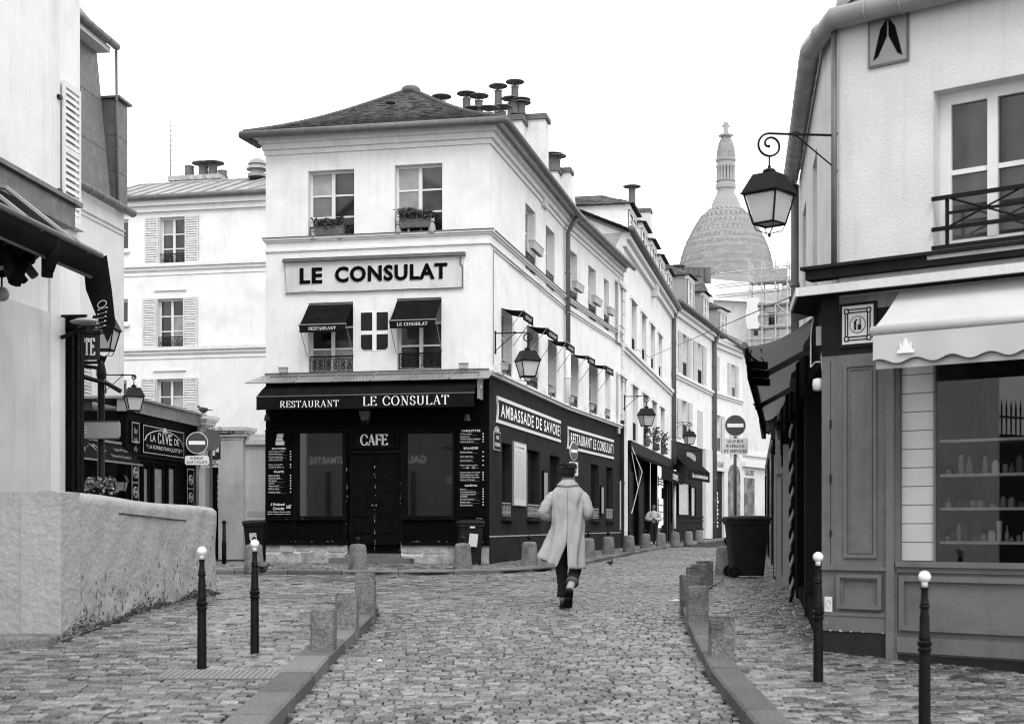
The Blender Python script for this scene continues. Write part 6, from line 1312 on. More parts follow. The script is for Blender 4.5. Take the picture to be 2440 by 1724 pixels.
# --- fourth and fifth houses (shutters, dormers)
z4=CZ+11.15; gz4=g(75)-.3
h4=thing('shuttered_house','white house with open louvred shutters and an oval sign shop below','building',B4.p(0,g(75))); h5=thing('shuttered_house','white house with painted doors lettered RESTAURANT and GALERIE farthest up street','building',B5.p(0,g(84)))
def shut_row(fr,parent,rects,L,ze,bandy,zg):
    hs=[fr.rect(*r[:4]) for r in rects]; op=[h for h,r in zip(hs,rects) if r[4]]; fr.wall(MB(),0,L,zg,ze,op,.28).build('wall',plaster,parent)
    for h,r in zip(hs,rects):
        wd=(h[2]-h[0])
        if r[4]:
            window(fr,h,parent,.28,2,3,fw=.07); railing(fr,h[0],h[2],h[1]+.05,h[1]+.8,parent,-.05,0,.02); k=wd*.62; shutter(fr,h[0]-k-.04,h[0]-.04,h[1],h[3],parent,.04); shutter(fr,h[2]+.04,h[2]+k+.04,h[1],h[3],parent,.04)
        else: shutter(fr,h[0],(h[0]+h[2])/2-.01,h[1],h[3],parent,.01); shutter(fr,(h[0]+h[2])/2+.01,h[2],h[1],h[3],parent,.01)
    bands(fr,L,[fr.uz(*bandy)[1]],parent,ze)
zg4=B4.uz(1600,1045)[1]
shut_row(B4,h4,[(1624,792,1637.5,895,1),(1660,814,1673,911,1),(1623,951,1638,1044,1),(1661,975,1673,1066,0)],L4,z4,(1596,886),zg4)
gutter([B4.p(-.1,z4+.05,.45),B4.p(L4,z4+.05,.45),B5.p(L5,z4-.3,.45)],.14,h4,zinc_d,.9)
pipe([B4.p(L4-.2,z4-.1,.35),B4.p(L4-.2,z4-.7,.15),B4.p(L4-.2,gz4,.15)],.13,h4,zinc_d)
for fr,L,par in ((B4,L4,h4),(B5,L5,h5)):
    r=MB(); tiled_slope(r,fr.p(-.2,z4+.1,.35),fr.p(L+.2,z4+.1,.35),fr.p(L+.2,z4+2.3,-3.6),fr.p(-.2,z4+2.3,-3.6),12,.6); r.build('roof_tiles',tile,par,kind='stuff')
dormer(B4,3.4,5.2,z4+.1,z4+2.0,.1,4.6,h4,greyl,.8); dormer(B4,7.8,9.4,z4+.1,z4+1.8,.1,3.6,h4,greyl,.7); dormer(B5,1.0,2.6,z4+.0,z4+1.6,.1,3.4,h5,greyl,.7)
party(B4,6.0,z4,z4+3.1,-1.6,-4.6,.8,h4,[(.05,.6,False),(.3,.6,False),(.55,.6,False),(.8,.6,False)]); party(B4,.4,z4,z4+2.6,-3.2,-4.6,.6,h4,[(.2,.8,True),(.9,.8,True)])
h=B4.rect(1601,1060,1679,1250); q=MB(); B4.box(q,0,h[2],gz4,zg4,-.4,-.12); q.build('shop_wall',black2,h4); 
for x0,x1,y0,y1,m_ in ((1620,1646,1150,1225,glassc),(1650,1660,1161,1228,glassc),(1606,1614,1150,1240,glassd)):
    h=B4.rect(x0,y0,x1,y1,.0); q=MB(); B4.box(q,h[0],h[2],h[1],h[3],-.118,-.10,.7); o=q.build('shop_window',m_,h4); q=MB()
    for a,b,c,d in ((h[0]-.1,h[0],h[1]-.1,h[3]+.1),(h[2],h[2]+.1,h[1]-.1,h[3]+.1),(h[0],h[2],h[3],h[3]+.1),(h[0],h[2],h[1]-.1,h[1])): B4.box(q,a,b,c,d,-.118,-.04)
    q.build('window_frame',black,o)
for y in (1232,1242,1262): 
    z=B4.uz(1640,y)[1]; q=MB(); B4.box(q,B4.uz(1615,y)[0],B4.uz(1679,y)[0],z,z+.08,-.118,-.05); q.build('shop_moulding',shopdark,h4)
u=B4.uz(1680,1150)[0]; q=MB(); B4.box(q,u,L4,gz4,zg4,-.4,.05); q.build('pier',plaster2,h4)
a0=B4.uz(1628,1116,.6)[0];a1=B4.uz(1678,1125,.6)[0]; sa=thing('shop_awning','small dark awning with pale lettering below the oval sign','awning',B4.p(a0,zg4-1.2)); zA=B4.uz(1628,1085,.1)[1];zB=B4.uz(1628,1118,.6)[1]; q=MB(); q.hexa([B4.p(a0,zB,.9),B4.p(a1,zB,.9),B4.p(a1,zA,.0),B4.p(a0,zA,.0),B4.p(a0,zB+.04,.9),B4.p(a1,zB+.04,.9),B4.p(a1,zA+.04,.0),B4.p(a0,zA+.04,0)]); q.build('canvas',canvas_d,sa); q=MB(); B4.box(q,a0,a1,zB-.5,zB,.87,.9); q.build('valance',canvas_d,sa); put_text(B4,text_mesh('la souveraine',.02),a0+.9,zB-.36,a1-.6,zB-.12,.905,offw,sa)
c=P(1639,1092,74.0); OV=Fr((c.x,c.y),(.96,.28)); ov_=thing('oval_sign','grey oval hanging sign with faint letters above the dark shop','sign',c); q=MB(); pts=[(.46*math.cos(t*math.pi/12),c.z+.34*math.sin(t*math.pi/12)) for t in range(24)]; OV.poly(q,pts,-.03,.03); q.build('board',plastic_g,ov_); put_text(OV,text_mesh('XE',.01),-.25,c.z-.12,-.1,c.z+.12,.035,white,ov_); q=MB(); q.tube([OV.p(-.9,c.z+.45),OV.p(.7,c.z+.42)],.03,5); q.build('bracket',iron,ov_)
make_lantern('wall_lantern','black street lantern on scrolled bracket beside the oval sign',B4.p(.2,B4.uz(1592,1003)[1],.05),math.atan2(B4.n.y,B4.n.x),'scrolled bracket street lanterns',1.05,R(20),.92)
zg5=B5.uz(1702,1080)[1]
shut_row(B5,h5,[(1700.5,845,1713,933,0),(1741,866,1752,952,1),(1706,987,1717,1074,1),(1745,1000,1754,1085,1)],L5,z4-.25,(1700,936),zg5)
h=B5.rect(1702,1120,1726,1268); q=MB(); B5.wall(q,0,L5,gz4,zg5,[(h[0],gz4,h[2],h[3])],.2); q.build('ground_wall',plaster2,h5)
grf=mat('painted_door_art',.16,.7,1.6,.9,0,10,stain=.7,stscale=2.2); q=MB(); B5.box(q,h[0],h[2],gz4,h[3],-.21,-.15); o=q.build('painted_door',shopdark,h5); q=MB(); cu=(h[0]+h[2])/2
for k in range(9): z=gz4+1.0+k*.24; wd=.22+.12*math.sin(k*2.3); B5.box(q,cu-wd,cu+wd,z,z+.16,-.149,-.14)
q.build('painted_totem',offw,o)
put_text(B5,text_mesh('RESTAURANT',.02),B5.uz(1701.5,1100)[0],B5.uz(1702,1112)[1],B5.uz(1725,1100)[0],B5.uz(1702,1097)[1],.006,iron_g,h5)
h6=thing('end_house','white house end with gallery panels where the street bends right','building',B6.p(0,g(90))); q=MB(); zz6=zg5
B6.wall(q,0,L6,gz4,z4-.4,[],.2); q.build('wall',plaster2,h6)
for x0,y0,x1,y1,m_,nm in ((1735,1130,1763,1250,grf,'arched_door_art'),(1773,1137,1797,1245,grf,'gallery_panel')):
    fr,par,L=((B5,h5,L5) if B5.uz(x0,1200)[0]<L5-.3 else (B6,h6,L6)); h=fr.rect(x0,y0,x1,y1); q=MB(); fr.box(q,h[0],h[2],gz4,h[3],.002,.03)
    if 'arch' in nm: c=((h[0]+h[2])/2,h[3]); rr=(h[2]-h[0])/2; fr.poly(q,[(c[0]+rr*math.cos(t*math.pi/10),c[1]+rr*.5*math.sin(t*math.pi/10)) for t in range(11)],.002,.03)
    q.build(nm,m_,par)
put_text(B6,text_mesh('GALERIE',.02),B6.uz(1776,1120)[0],B6.uz(1779,1132)[1],B6.uz(1796,1120)[0],B6.uz(1779,1119)[1],.01,iron_g,h6)
q=MB(); z=B6.uz(1780,1112)[1]; B6.box(q,0,L6,z,z+.35,0,.25); z=B6.uz(1780,1085)[1]; B6.box(q,0,L6,z,z+.2,0,.15); q.build('cornice',trim,h6)
# ================================================================ BASILICA DOME
DD=250.; k_=DD/F; dc=P(1729.5,700,DD)
dm=thing('basilica_dome','tall ribbed stone dome with open lantern and cross behind the rooftops','dome',(dc.x,DD,CZ+26))
prof=[(14,188),(28,205),(42,232),(52,262),(59,295),(62,325),(63,352)]; S_=lambda y:CZ+(HZ-(260+y/3.003))*k_
def ds(pr): return [(r/3.003*k_,S_(y)) for r,y in pr]
cc=(dc.x,DD,0)
main=[(62,600),(68,615),(76,628),(80,640),(90,652),(93,668),(98,675),(101,690),(104,705),(112,718),(140,742),(175,770),(205,815),(231,862),(256,910),(278,955),(296,1000),(311,1048),(322,1095),(330,1141),(335,1200),(338,1250),(360,1260),(360,1600)]
q=MB(); q.lathe(ds(main[::-1]),cc,64); b_=q.build('drum_and_shell',domest,dm); smooth_by_angle(b_,25)
q=MB(); q.lathe(ds(prof[::-1]),cc,40); q.build('cupola',domest,dm,True)
q=MB(); q.lathe(ds([(70,375),(73,362),(70,355),(63,352)]),cc,40); q.lathe(ds([(64,402),(62,378),(66,376)]),cc,40); q.lathe(ds([(62,600),(60,575),(70,570),(72,545),(68,535),(62,528),(62,520)]),cc,40); smooth_by_angle(q.build('lantern_rings',domest,dm,kind='stuff'),30)
for i in range(16):
    a=2*math.pi*i/16+.1; r=57/3.003*k_; x=cc[0]+r*math.cos(a);y=cc[1]+r*math.sin(a); q=MB(); z0,z1=S_(522),S_(402); q.lathe([(.34,z0),(.34,z0+.3),(.24,z0+.4),(.22,z1-.6),(.36,z1-.3),(.36,z1)],(x,y,0),8); q.build('lantern_column',domest,dm,True)
q=MB(); q.lathe([(.9,S_(522)),(1.0,S_(515)),(.7,S_(490)),(.3,S_(478)),(.1,S_(470))],cc,12); q.build('bell',iron_g,dm,True)
q=MB(); z=S_(100); zz=S_(186); q.tube([(cc[0],cc[1],zz),(cc[0],cc[1],z)],[.55,.28],6); q.box((cc[0],cc[1],S_(122)),(1.35,.4,.4)); q.box((cc[0],cc[1],S_(112)),(.8,.45,.8)); q.lathe([(.2,S_(178)),(1.2,S_(186)),(1.4,S_(192)),(.9,S_(200))],cc,12); q.build('cross',domest,dm)
def scales(rows,nfun):
    q=MB()
    def rad(z):
        p=sorted(ds(main)+[],key=lambda t:t[1]); return float(np.interp(z,[t[1] for t in p],[t[0] for t in p]))
    zA,zB=S_(1230),S_(712)
    for i in range(rows):
        z=zA+(zB-zA)*i/rows; r=rad(z); h=(zB-zA)/rows; n=max(20,int(2*math.pi*r/.85)); plain=(i%4==3)
        for j in range(n):
            a=2*math.pi*(j+.5*(i%2))/n
            if math.sin(a)>.35: continue
            da=math.pi/n*.985; r2=rad(z+h*1.1); e=.13; t=min(1,max(0,random.gauss(.45,.13)+(.25 if plain else 0)+.1*math.sin(i*2.1))); zz=z+h*1.1; e=.13
            def pt(aa,rr,z_): return (cc[0]+rr*math.cos(aa),cc[1]+rr*math.sin(aa),z_)
            if plain: q.add([pt(a-da,r+e,z),pt(a+da,r+e,z),pt(a+da,r2+.02,zz),pt(a-da,r2+.02,zz)],[(0,1,2,3)],t)
            else: q.add([pt(a,r+e*1.3,z-h*.25),pt(a+da*.7,r+e*1.2,z),pt(a+da,r+e*.8,z+h*.4),pt(a+da,r2+.02,zz),pt(a-da,r2+.02,zz),pt(a-da,r+e*.8,z+h*.4),pt(a-da*.7,r+e*1.2,z)],[(0,1,2,3,4,5,6)],t)
    return q
scales(38,None).build('scale_stones',domest,dm,kind='stuff')
q=MB()
pr_=sorted(ds(prof),key=lambda t:t[1])
for i in range(12):
    z=pr_[0][1]+(pr_[-1][1]-pr_[0][1])*i/12; r=float(np.interp(z,[t[1] for t in pr_],[t[0] for t in pr_])); n=26
    for j in range(n):
        a=2*math.pi*(j+.5*(i%2))/n; da=math.pi/n*.9; h=(pr_[-1][1]-pr_[0][1])/12; r2=float(np.interp(z+h,[t[1] for t in pr_],[t[0] for t in pr_]))
        pt=lambda aa,rr,z_:(cc[0]+rr*math.cos(aa),cc[1]+rr*math.sin(aa),z_)
        q.add([pt(a,r+.12,z-.15),pt(a+da,r+.08,z+h*.4),pt(a+da,r2+.01,z+h),pt(a-da,r2+.01,z+h),pt(a-da,r+.08,z+h*.4)],[(0,1,2,3,4)],min(1,max(0,random.gauss(.5,.15))))
q.build('cupola_scale_stones',domest,dm,kind='stuff')
for i in range(5):                                          # small arched openings of the lower drum
    x=cc[0]-4+i*3.2; q=MB(); q.tube([(x,DD-9.2,S_(1300)),(x,DD-9.2,S_(1325))],.5,8); q.build('drum_opening',iron_g,dm)
# ================================================================ SCAFFOLDED HOUSE
SD=104.; SB=Fr((P(1700,1250,SD).x,SD),(.93,-.37)); sc_=thing('scaffolded_house','white house wrapped in tube scaffolding below the dome','building',SB.p(0,g(100)))
def sz(y): return CZ+(HZ-y)/F*SD
uw1=SB.uz(1905,700)[0]
hs=[SB.rect(1830,745,1852,778),SB.rect(1795,720,1806,800)]
q=MB(); SB.wall(q,0,uw1,g(100),sz(700),hs,.4); q.build('wall',plaster2,sc_)
for h in hs: q=MB(); SB.box(q,h[0],h[2],h[1],h[3],-.38,-.34); q.build('window',glassd,sc_)
q=MB(); q.hexa([SB.p(-1,sz(712),.4),SB.p(uw1,sz(740),.4),SB.p(uw1,sz(740),-6),SB.p(-1,sz(712),-6),SB.p(-1,sz(650),-2),SB.p(uw1,sz(690),-2),SB.p(uw1,sz(690),-6),SB.p(-1,sz(650),-6)]); q.build('roof',plaster3,sc_)
q=MB(); u=SB.uz(1722,690)[0]; SB.box(q,u,u+2.6,sz(760),sz(664),-3.5,-2.0); q.build('chimney_stack',plaster,sc_)
scf=thing('scaffolding','pale tube scaffolding with ladder and planks in front of scaffolded house','scaffold',SB.p(3,g(100),1.5))
xs=[1790,1820,1852,1880]; zs=[655,682,705,740,765,792,820]
us=[SB.uz(x,700,1.2)[0] for x in xs]
for u in us:
    for w_ in (.9,1.9):
        q=MB(); q.tube([SB.p(u,sz(1000),w_),SB.p(u,sz(640),w_)],.05,6); q.build('standard_tube',galv,scf)
for i,y in enumerate(zs):
    for w_ in (.9,1.9): q=MB(); q.tube([SB.p(us[0]-(2.5 if i<3 else .4),sz(y)+(0 if i>2 else -.3),w_),SB.p(us[-1]+.5,sz(y),w_)],.045,6); q.build('ledger_tube',galv,scf)
    for u in us: q=MB(); q.tube([SB.p(u,sz(y),.8),SB.p(u,sz(y),2.0)],.04,5); q.build('transom_tube',galv,scf)
for y in (690,742,795): q=MB(); SB.box(q,us[0],us[-1]+.3,sz(y)-.05,sz(y)+.02,.9,1.9); q.build('plank_deck',plank,scf); 
q=MB(); SB.box(q,us[0]+.3,us[-1],sz(690)+.02,sz(690)+.9,1.92,1.96); q.build('debris_board',plank,scf)
q=MB(); a=SB.p(us[2]+.0,sz(790),1.4);b=SB.p(us[2]+.5,sz(695),1.4); dx=SB.p(.4,0)-SB.p(0,0); q.tube([a,b],.04,5); q.tube([a+dx,b+dx],.04,5)
for i in range(12): p=a.lerp(b,(i+.5)/12); q.tube([p,p+dx],.03,5)
q.build('ladder',galv,scf)
for i in range(4): q=MB(); q.tube([SB.p(us[i%3],sz(zs[i+1]),1.95),SB.p(us[i%3+1],sz(zs[i+2]),1.95)],.035,5); q.build('brace_tube',galv,scf)
q=MB()
for i in range(8): 
    a=us[0]-.5+i*.1; q.quad(SB.p(us[0]-.2+.05*math.sin(i),sz(725+i*9),2.0),SB.p(us[0]+.7+.1*math.sin(i*2),sz(725+i*9),2.0),SB.p(us[0]+.7+.1*math.sin(i*2+2),sz(734+i*9),2.0),SB.p(us[0]-.2+.05*math.sin(i+1),sz(734+i*9),2.0))
q.build('torn_sheeting',offw,scf)
# low roofs with pots in front of the dome
lowr=thing('rooftop','dark tiled rooftop with chimney pots below the dome','roof',P(1640,700,95)); q=MB(); a=P(1590,668,95);b=P(1665,655,95); tiled_slope(q,P(1585,712,94),P(1690,700,94),P(1668,652,97),P(1610,655,97),10,.6); q.build('roof_tiles',tile,lowr,kind='stuff')
for x in (1588,1612,1632,1645,1658,1670,1685): p=P(x,660,97); chimney_pot(lowr,(p.x,p.y,p.z-.4),1.0,.28,x in (1612,))
q=MB(); q.hexa([P(1575,760,95),P(1700,760,95),P(1700,760,99),P(1575,760,99),P(1575,712,95),P(1700,705,95),P(1700,705,99),P(1575,712,99)]); q.build('wall',plaster2,lowr)
# ================================================================ STREET FURNITURE
# rendered wall at the left, with flaking foot and a groove
WA=Vector((-4.53,13.9)); WB=Vector((-3.95,18.6)); WL=Fr(WA,WB-WA); Lw_=(WB-WA).length
wl=thing('rendered_wall','thick rough rendered wall with flaking foot beside the left pavement','wall',(WA.x,WA.y,g(14)))
def wall_top(s): return CZ+.34+(.22-.34)*s+.012*math.sin(s*9)
q=MB(); nS,nZ=60,26
def wp(s,t,face):
    y=WA.y+(WB.y-WA.y)*s; zb_=g(y)-.05; zt=wall_top(s); r=.06
    z=zb_+(zt-zb_)*min(t,1); w_=0
    k=max(0,(z-(zt-r))/r); w_=-r*(1-math.sqrt(max(0,1-k*k)))
    pit=.02*max(0,math.sin(s*41+math.sin(s*13)*3)*math.sin(z*17+s*23))*max(0,1-(z-zb_)/.75)*1.6
    lump=.006*math.sin(s*19+z*5)+.005*math.sin(s*47-z*9)
    e=max(0,(s-.985)/.015); 
    return WL.p(Lw_*s,z,w_-pit+lump-.05*e*e)
vs=[];fs=[]
for i in range(nS+1):
    for j in range(nZ+1): vs.append(wp(i/nS,j/nZ,0))
    zt=wall_top(i/nS); vs.append(WL.p(Lw_*i/nS,zt+.004,-.22)); vs.append(WL.p(Lw_*i/nS,zt-.06,-.42)); vs.append(WL.p(Lw_*i/nS,g(15)-.5,-.42))
K=nZ+4
for i in range(nS):
    for j in range(K-1): fs.append((i*K+j,(i+1)*K+j,(i+1)*K+j+1,i*K+j+1))
fs.append(tuple(range(K-1,-1,-1))); fs.append(tuple(nS*K+j for j in range(K)))
q.add(vs,fs); o=q.build('wall_body',roughwall,wl); smooth_by_angle(o,50)
q=MB(); WE=Fr((WA.x-3.0,WA.y+.55),(3.0,-.55)); le=math.hypot(3.0,.55); WE.box(q,0,le+.0,g(14)-.4,CZ+.33,-.4,.0); o=q.build('return_wall',roughwall,wl)
q=MB(); q.tube([WL.p(Lw_*.30,CZ+.13,.012),WL.p(Lw_*.74,CZ+.055,.012)],.009,5); q.build('groove_rod',iron_g,wl)
flk=mat('flaked_render',.11,.95,8,.4,.6,30); q=MB()
for i in range(260):                                        # cracks and flaking patches, denser towards the foot
    s=random.random(); y=WA.y+(WB.y-WA.y)*s; z=g(y)+abs(random.gauss(0,.30))+.03
    if z>wall_top(s)-.2: continue
    zb_=g(y)-.05; sp=lambda ss,zz:wp(min(.99,max(.0,ss)),(zz-zb_)/(wall_top(ss)-zb_),0)+(WL.p(0,0,.003)-WL.p(0,0,0))
    if i%5==0:
        L=random.uniform(.03,.14); pts=[sp(s+random.uniform(-.004,.004),z+L*k/5) for k in range(6)]; q.tube(pts,[.001]+[random.uniform(.0015,.004) for _ in range(4)]+[.001],4)
    else:
        n=random.randint(5,8); r=random.uniform(.006,.028); st=random.uniform(.8,2.6); ph=random.random()*6; au=WL.p(1,0)-WL.p(0,0); base=sp(s,z)
        q.add([base+au*(r*random.uniform(.2,1)*math.cos(ph+k*6.28/n))+Vector((0,0,r*st*random.uniform(.2,1)*math.sin(ph+k*6.28/n))) for k in range(n)],[tuple(range(n))])
q.build('flaked_patches',flk,wl,kind='stuff')
ms=MB()                                                     # moss and dirt tufts along the foot
for i in range(900):
    s=random.random()**.8; y=WA.y+(WB.y-WA.y)*s; p=WL.p(Lw_*s,g(y)+.105+abs(random.gauss(0,.035))*(1+.8*math.sin(s*17)),.012+random.random()*.03); a=Vector((random.gauss(0,1),random.gauss(0,1),random.gauss(0,1))).normalized()*.018; b=a.orthogonal().normalized()*.012; ms.add([p-a,p+b,p+a,p-b],[(0,1,2,3)],random.random())
tag(ms.build('moss',leafm),'dark moss and dirt along the foot of the rendered wall','moss',kind='stuff')
q=MB(); c=Vector((-4.55,13.05)); SBk=Fr((-6.2,13.2),(1.0,.02)); SBk.box(q,0,1.75,g(12.8)-.1,g(12.8)+.235,-.5,.0); o=tag(q.build('stone_step',granite),'worn stone step at the near foot of the rendered wall','step')
bvm=o.modifiers.new('bev','BEVEL'); bvm.width=.03; bvm.segments=3
# granite guard stones
def stone_mesh(i):
    q=MB(); q.box((0,0,.155),(.225,.205,.53)); m=q.mesh('guard_stone',granite); bm=bmesh.new(); bm.from_mesh(m); bmesh.ops.bevel(bm,geom=[e for e in bm.edges],offset=.012,segments=2,affect='EDGES'); 
    for v in bm.verts: v.co+=Vector((random.gauss(0,.004),random.gauss(0,.004),random.gauss(0,.004)))
    bm.to_mesh(m); bm.free(); return m
sm=[stone_mesh(i) for i in range(3)]
stones=[(-1.79,13.2,'nearest square granite guard stone on the left kerb'),(-1.72,14.5,'second square granite guard stone on the left kerb'),(-1.67,15.75,'third square granite guard stone on the left kerb'),(-1.80,17.0,'farthest square granite guard stone on the left kerb'),
 (1.92,12.7,'nearest square granite guard stone on the right kerb'),(2.03,15.2,'second square granite guard stone on the right kerb'),(2.14,16.6,'third square granite guard stone on the right kerb'),(2.38,18.0,'fourth square granite guard stone on the right kerb'),(2.61,19.3,'fifth square granite guard stone on the right kerb'),(2.86,20.6,'farthest square granite guard stone on the right kerb')]
for i,(x,y,lb_) in enumerate(stones):
    o=bpy.data.objects.new('guard_stone',sm[i%3]); COL.objects.link(o); o.location=(x,y,g(y)+.06 if i!=3 else g(y)+.05); o.rotation_euler=(random.uniform(-.02,.02),random.uniform(-.02,.02),random.uniform(-.08,.08)); tag(o,lb_,'bollard','square granite guard stones')
# round granite bollards with small iron knobs
def rb_parts():
    q=MB(); q.lathe([(.205,-.1),(.205,.0),(.196,.1),(.172,.46),(.160,.505),(.135,.528),(.05,.54)],(0,0,0),24); m1=q.mesh('bollard_body',granite,True)
    q=MB(); q.lathe([(.035,.53),(.045,.545),(.02,.56),(.022,.575),(.045,.60),(.05,.63),(.035,.67),(.012,.69)],(0,0,0),12); m2=q.mesh('iron_knob',iron,True); return m1,m2
m1,m2=rb_parts()
rbs=[(-5.27,28.3,'round granite bollard half hidden behind the taller left iron bollard'),(-3.15,28.3,'round granite bollard in front of the cafe door'),(-1.05,29.5,'round granite bollard in front of the bin by the right menu board'),(.40,31.9,'round granite bollard left of the walking person'),(2.1,38.2,'round granite bollard right beside the walking coat'),(2.9,41.7,'first full round bollard right of the walking person'),(3.8,45,'second round bollard right of the walking person'),(4.82,50,'third round bollard right of the walking person'),(5.7,53,'round bollard just right of the standing woman'),(6.57,55.8,'round bollard second to the right of the woman'),(7.7,60.4,'round bollard third to the right of the woman'),(8.95,66.3,'farthest round bollard up the left pavement')]
for x,y,lb_ in rbs+[(3.86,24.95,'round granite bollard beside the big wheeled bin')]:
    t=thing('round_bollard',lb_,'bollard',(x,y,g(y)+(PAV if x<3.4 or y>30 else .1)),'round granite bollards with iron knobs')
    t.rotation_euler=(0,0,random.random()*6)
    for nm,mm in (('bollard_body',m1),('iron_knob',m2)): o=bpy.data.objects.new(nm,mm); COL.objects.link(o); o.parent=t
# cast iron ball bollards
def ib():
    q=MB(); SK=.74; q.lathe([(r_*SK if z_<.935 else r_*.85,z_) for r_,z_ in [(.058,-.05),(.056,.0),(.052,.48),(.050,.50),(.062,.515),(.062,.53),(.050,.54),(.066,.555),(.066,.575),(.050,.585),(.056,.60),(.048,.62),(.044,.75),(.036,.80),(.047,.81),(.047,.822),(.038,.83),(.045,.84),(.036,.85),(.030,.90),(.028,.935),(.036,.94),(.036,.948),(.020,.95)]],(0,0,0),20); a=smooth_mesh(q.mesh('shaft',iron))
    q=MB(); q.lathe([(.021,.95),(.021,.985),(.02,.99)],(0,0,0),14); q.ball((0,0,1.02),.042,18,12); b=q.mesh('white_ball',white,True); return a,b
def smooth_mesh(m,deg=40):
    m.polygons.foreach_set('use_smooth',[True]*len(m.polygons)); bm=bmesh.new(); bm.from_mesh(m)
    for e in bm.edges:
        if len(e.link_faces)==2 and e.calc_face_angle(0)>R(deg): e.smooth=False
    bm.to_mesh(m); bm.free(); return m
ma,mb_=ib()
for x,y,lb_ in ((-2.71,12.1,'left of two black iron bollards with white ball on left pavement'),(-2.415,13.0,'right of two black iron bollards with white ball on left pavement'),(2.52,11.4,'black iron bollard with white ball at the right shop corner'),(2.83,9.5,'nearest black iron bollard with white ball at the right')):
    t=thing('iron_bollard',lb_,'bollard',(x,y,(zl if x<0 else zr)(x,y)),'black iron bollards with white balls')
    for nm,mm in (('shaft',ma),('white_ball',mb_)): o=bpy.data.objects.new(nm,mm); COL.objects.link(o); o.parent=t
t=thing('iron_post','slim black iron post with round top by the lattice door','post',(P(534,1300,33).x,33,g(33)+PAV)); q=MB(); q.lathe([(.055,-.05),(.055,.5),(.042,.55),(.04,.92),(.02,.94)],(0,0,0),14); local(q,'shaft',iron,t,True); q=MB(); q.ball((0,0,.98),.055,12,8); local(q,'ball',iron,t,True)
# tactile paving studs
q=MB()
for i in range(9):
    for j in range(26):
        x=-2.95+j*.048; y=11.55+i*.052; q.lathe([(.010,-.004),(.009,.003),(.005,.0045)],(x,y,zl(x,y)+.004),8)
o=q.build('tactile_studs',plastic_g,pav_l,kind='stuff'); q=MB(); q.hexa([(x,y,zl(x,y)+dz) for dz in (-.02,.004) for x,y in ((-3.0,11.5),(-1.72,11.5),(-1.72,12.0),(-3.0,12.0))]); q.build('tactile_slab',granite_k,pav_l)
# wheeled bins
def make_bin(label,loc,rz,s=1.0,lw=.58,ld=.70,h=.98):
    t=thing('wheeled_bin',label,'bin',loc,'dark wheeled rubbish bins'); t.rotation_euler=(0,0,rz)
    def ring(w,d,z,r=.05,n=4,yo=0): 
        pts=[]
        for cx,cy,a0 in ((1,1,0),(-1,1,90),(-1,-1,180),(1,-1,270)):
            for k in range(n+1): a=R(a0+90*k/n); pts.append((cx*(w/2-r)+r*math.cos(a),cy*(d/2-r)+r*math.sin(a)+yo,z))
        return pts
    def loft(rs): 
        q=MB(); n=len(rs[0]); vs=[p for r_ in rs for p in r_]; fs=[tuple(range(n-1,-1,-1)),tuple((len(rs)-1)*n+i for i in range(n))]
        for i in range(len(rs)-1):
            for j in range(n): fs.append((i*n+j,i*n+(j+1)%n,(i+1)*n+(j+1)%n,(i+1)*n+j))
        return q.add(vs,fs)
    q=loft([ring(lw*.78,ld*.72,.03),ring(lw*.80,ld*.74,.10),ring(lw*.97,ld*.93,h-.10),ring(lw*1.04,ld*1.0,h-.095),ring(lw*1.04,ld*1.0,h-.03),ring(lw*.98,ld*.95,h-.03)]); o=local(q,'bin_body',plastic,t); smooth_by_angle(o,35)
    q=loft([ring(lw*1.08,ld*1.06,h-.028),ring(lw*1.09,ld*1.07,h-.0),ring(lw*1.0,ld*.98,h+.035,yo=.01),ring(lw*.7,ld*.6,h+.055,.08)]); o=local(q,'bin_lid',plastic,t); smooth_by_angle(o,35)
    q=MB(); q.tube([(-lw*.4,ld*.56,h-.06),(-lw*.4,ld*.64,h-.03),(lw*.4,ld*.64,h-.03),(lw*.4,ld*.56,h-.06)],.016,6); local(q,'handle',plastic,t)
    for sx in (-1,1):
        q=MB(); x=sx*lw*.44; q.tube([(x-.03,ld*.36,.10),(x+.03,ld*.36,.10)],.10,18); w_=local(q,'wheel',iron,t); q=MB(); q.tube([(x-.034,ld*.36,.10),(x+.034,ld*.36,.10)],.05,14); local(q,'hub',plastic,w_)
    return t
b1=make_bin('dark wheeled bin with pasted notice by the right menu board',(-.98,32.25,g(32)+PAV),R(8)); q=MB(); q.box((-.03,-.352,.62),(.20,.006,.30)); o=local(q,'notice',offw,b1); o.rotation_euler=(R(7),R(6),0); q=MB(); q.box((.02,-.36,.87),(.12,.006,.04)); local(q,'label_plate',offw,b1)
b2=make_bin('dark wheeled bin with white sticker at the left corner of the restaurant',(-6.38,34.9,g(35)+PAV),R(-14)); q=MB(); q.box((.08,-.345,.66),(.19,.006,.19)); o=local(q,'sticker',offw,b2); o.rotation_euler=(R(7),R(-4),0); q=MB(); q.box((0,0,1.18),(.5,.4,.16),.2); local(q,'cardboard_box',plank,b2)
make_bin('large dark wheeled bin with closed lid on the right pavement',(4.10,24.2,g(24)+.1),R(90),1,.62,.74,1.02)
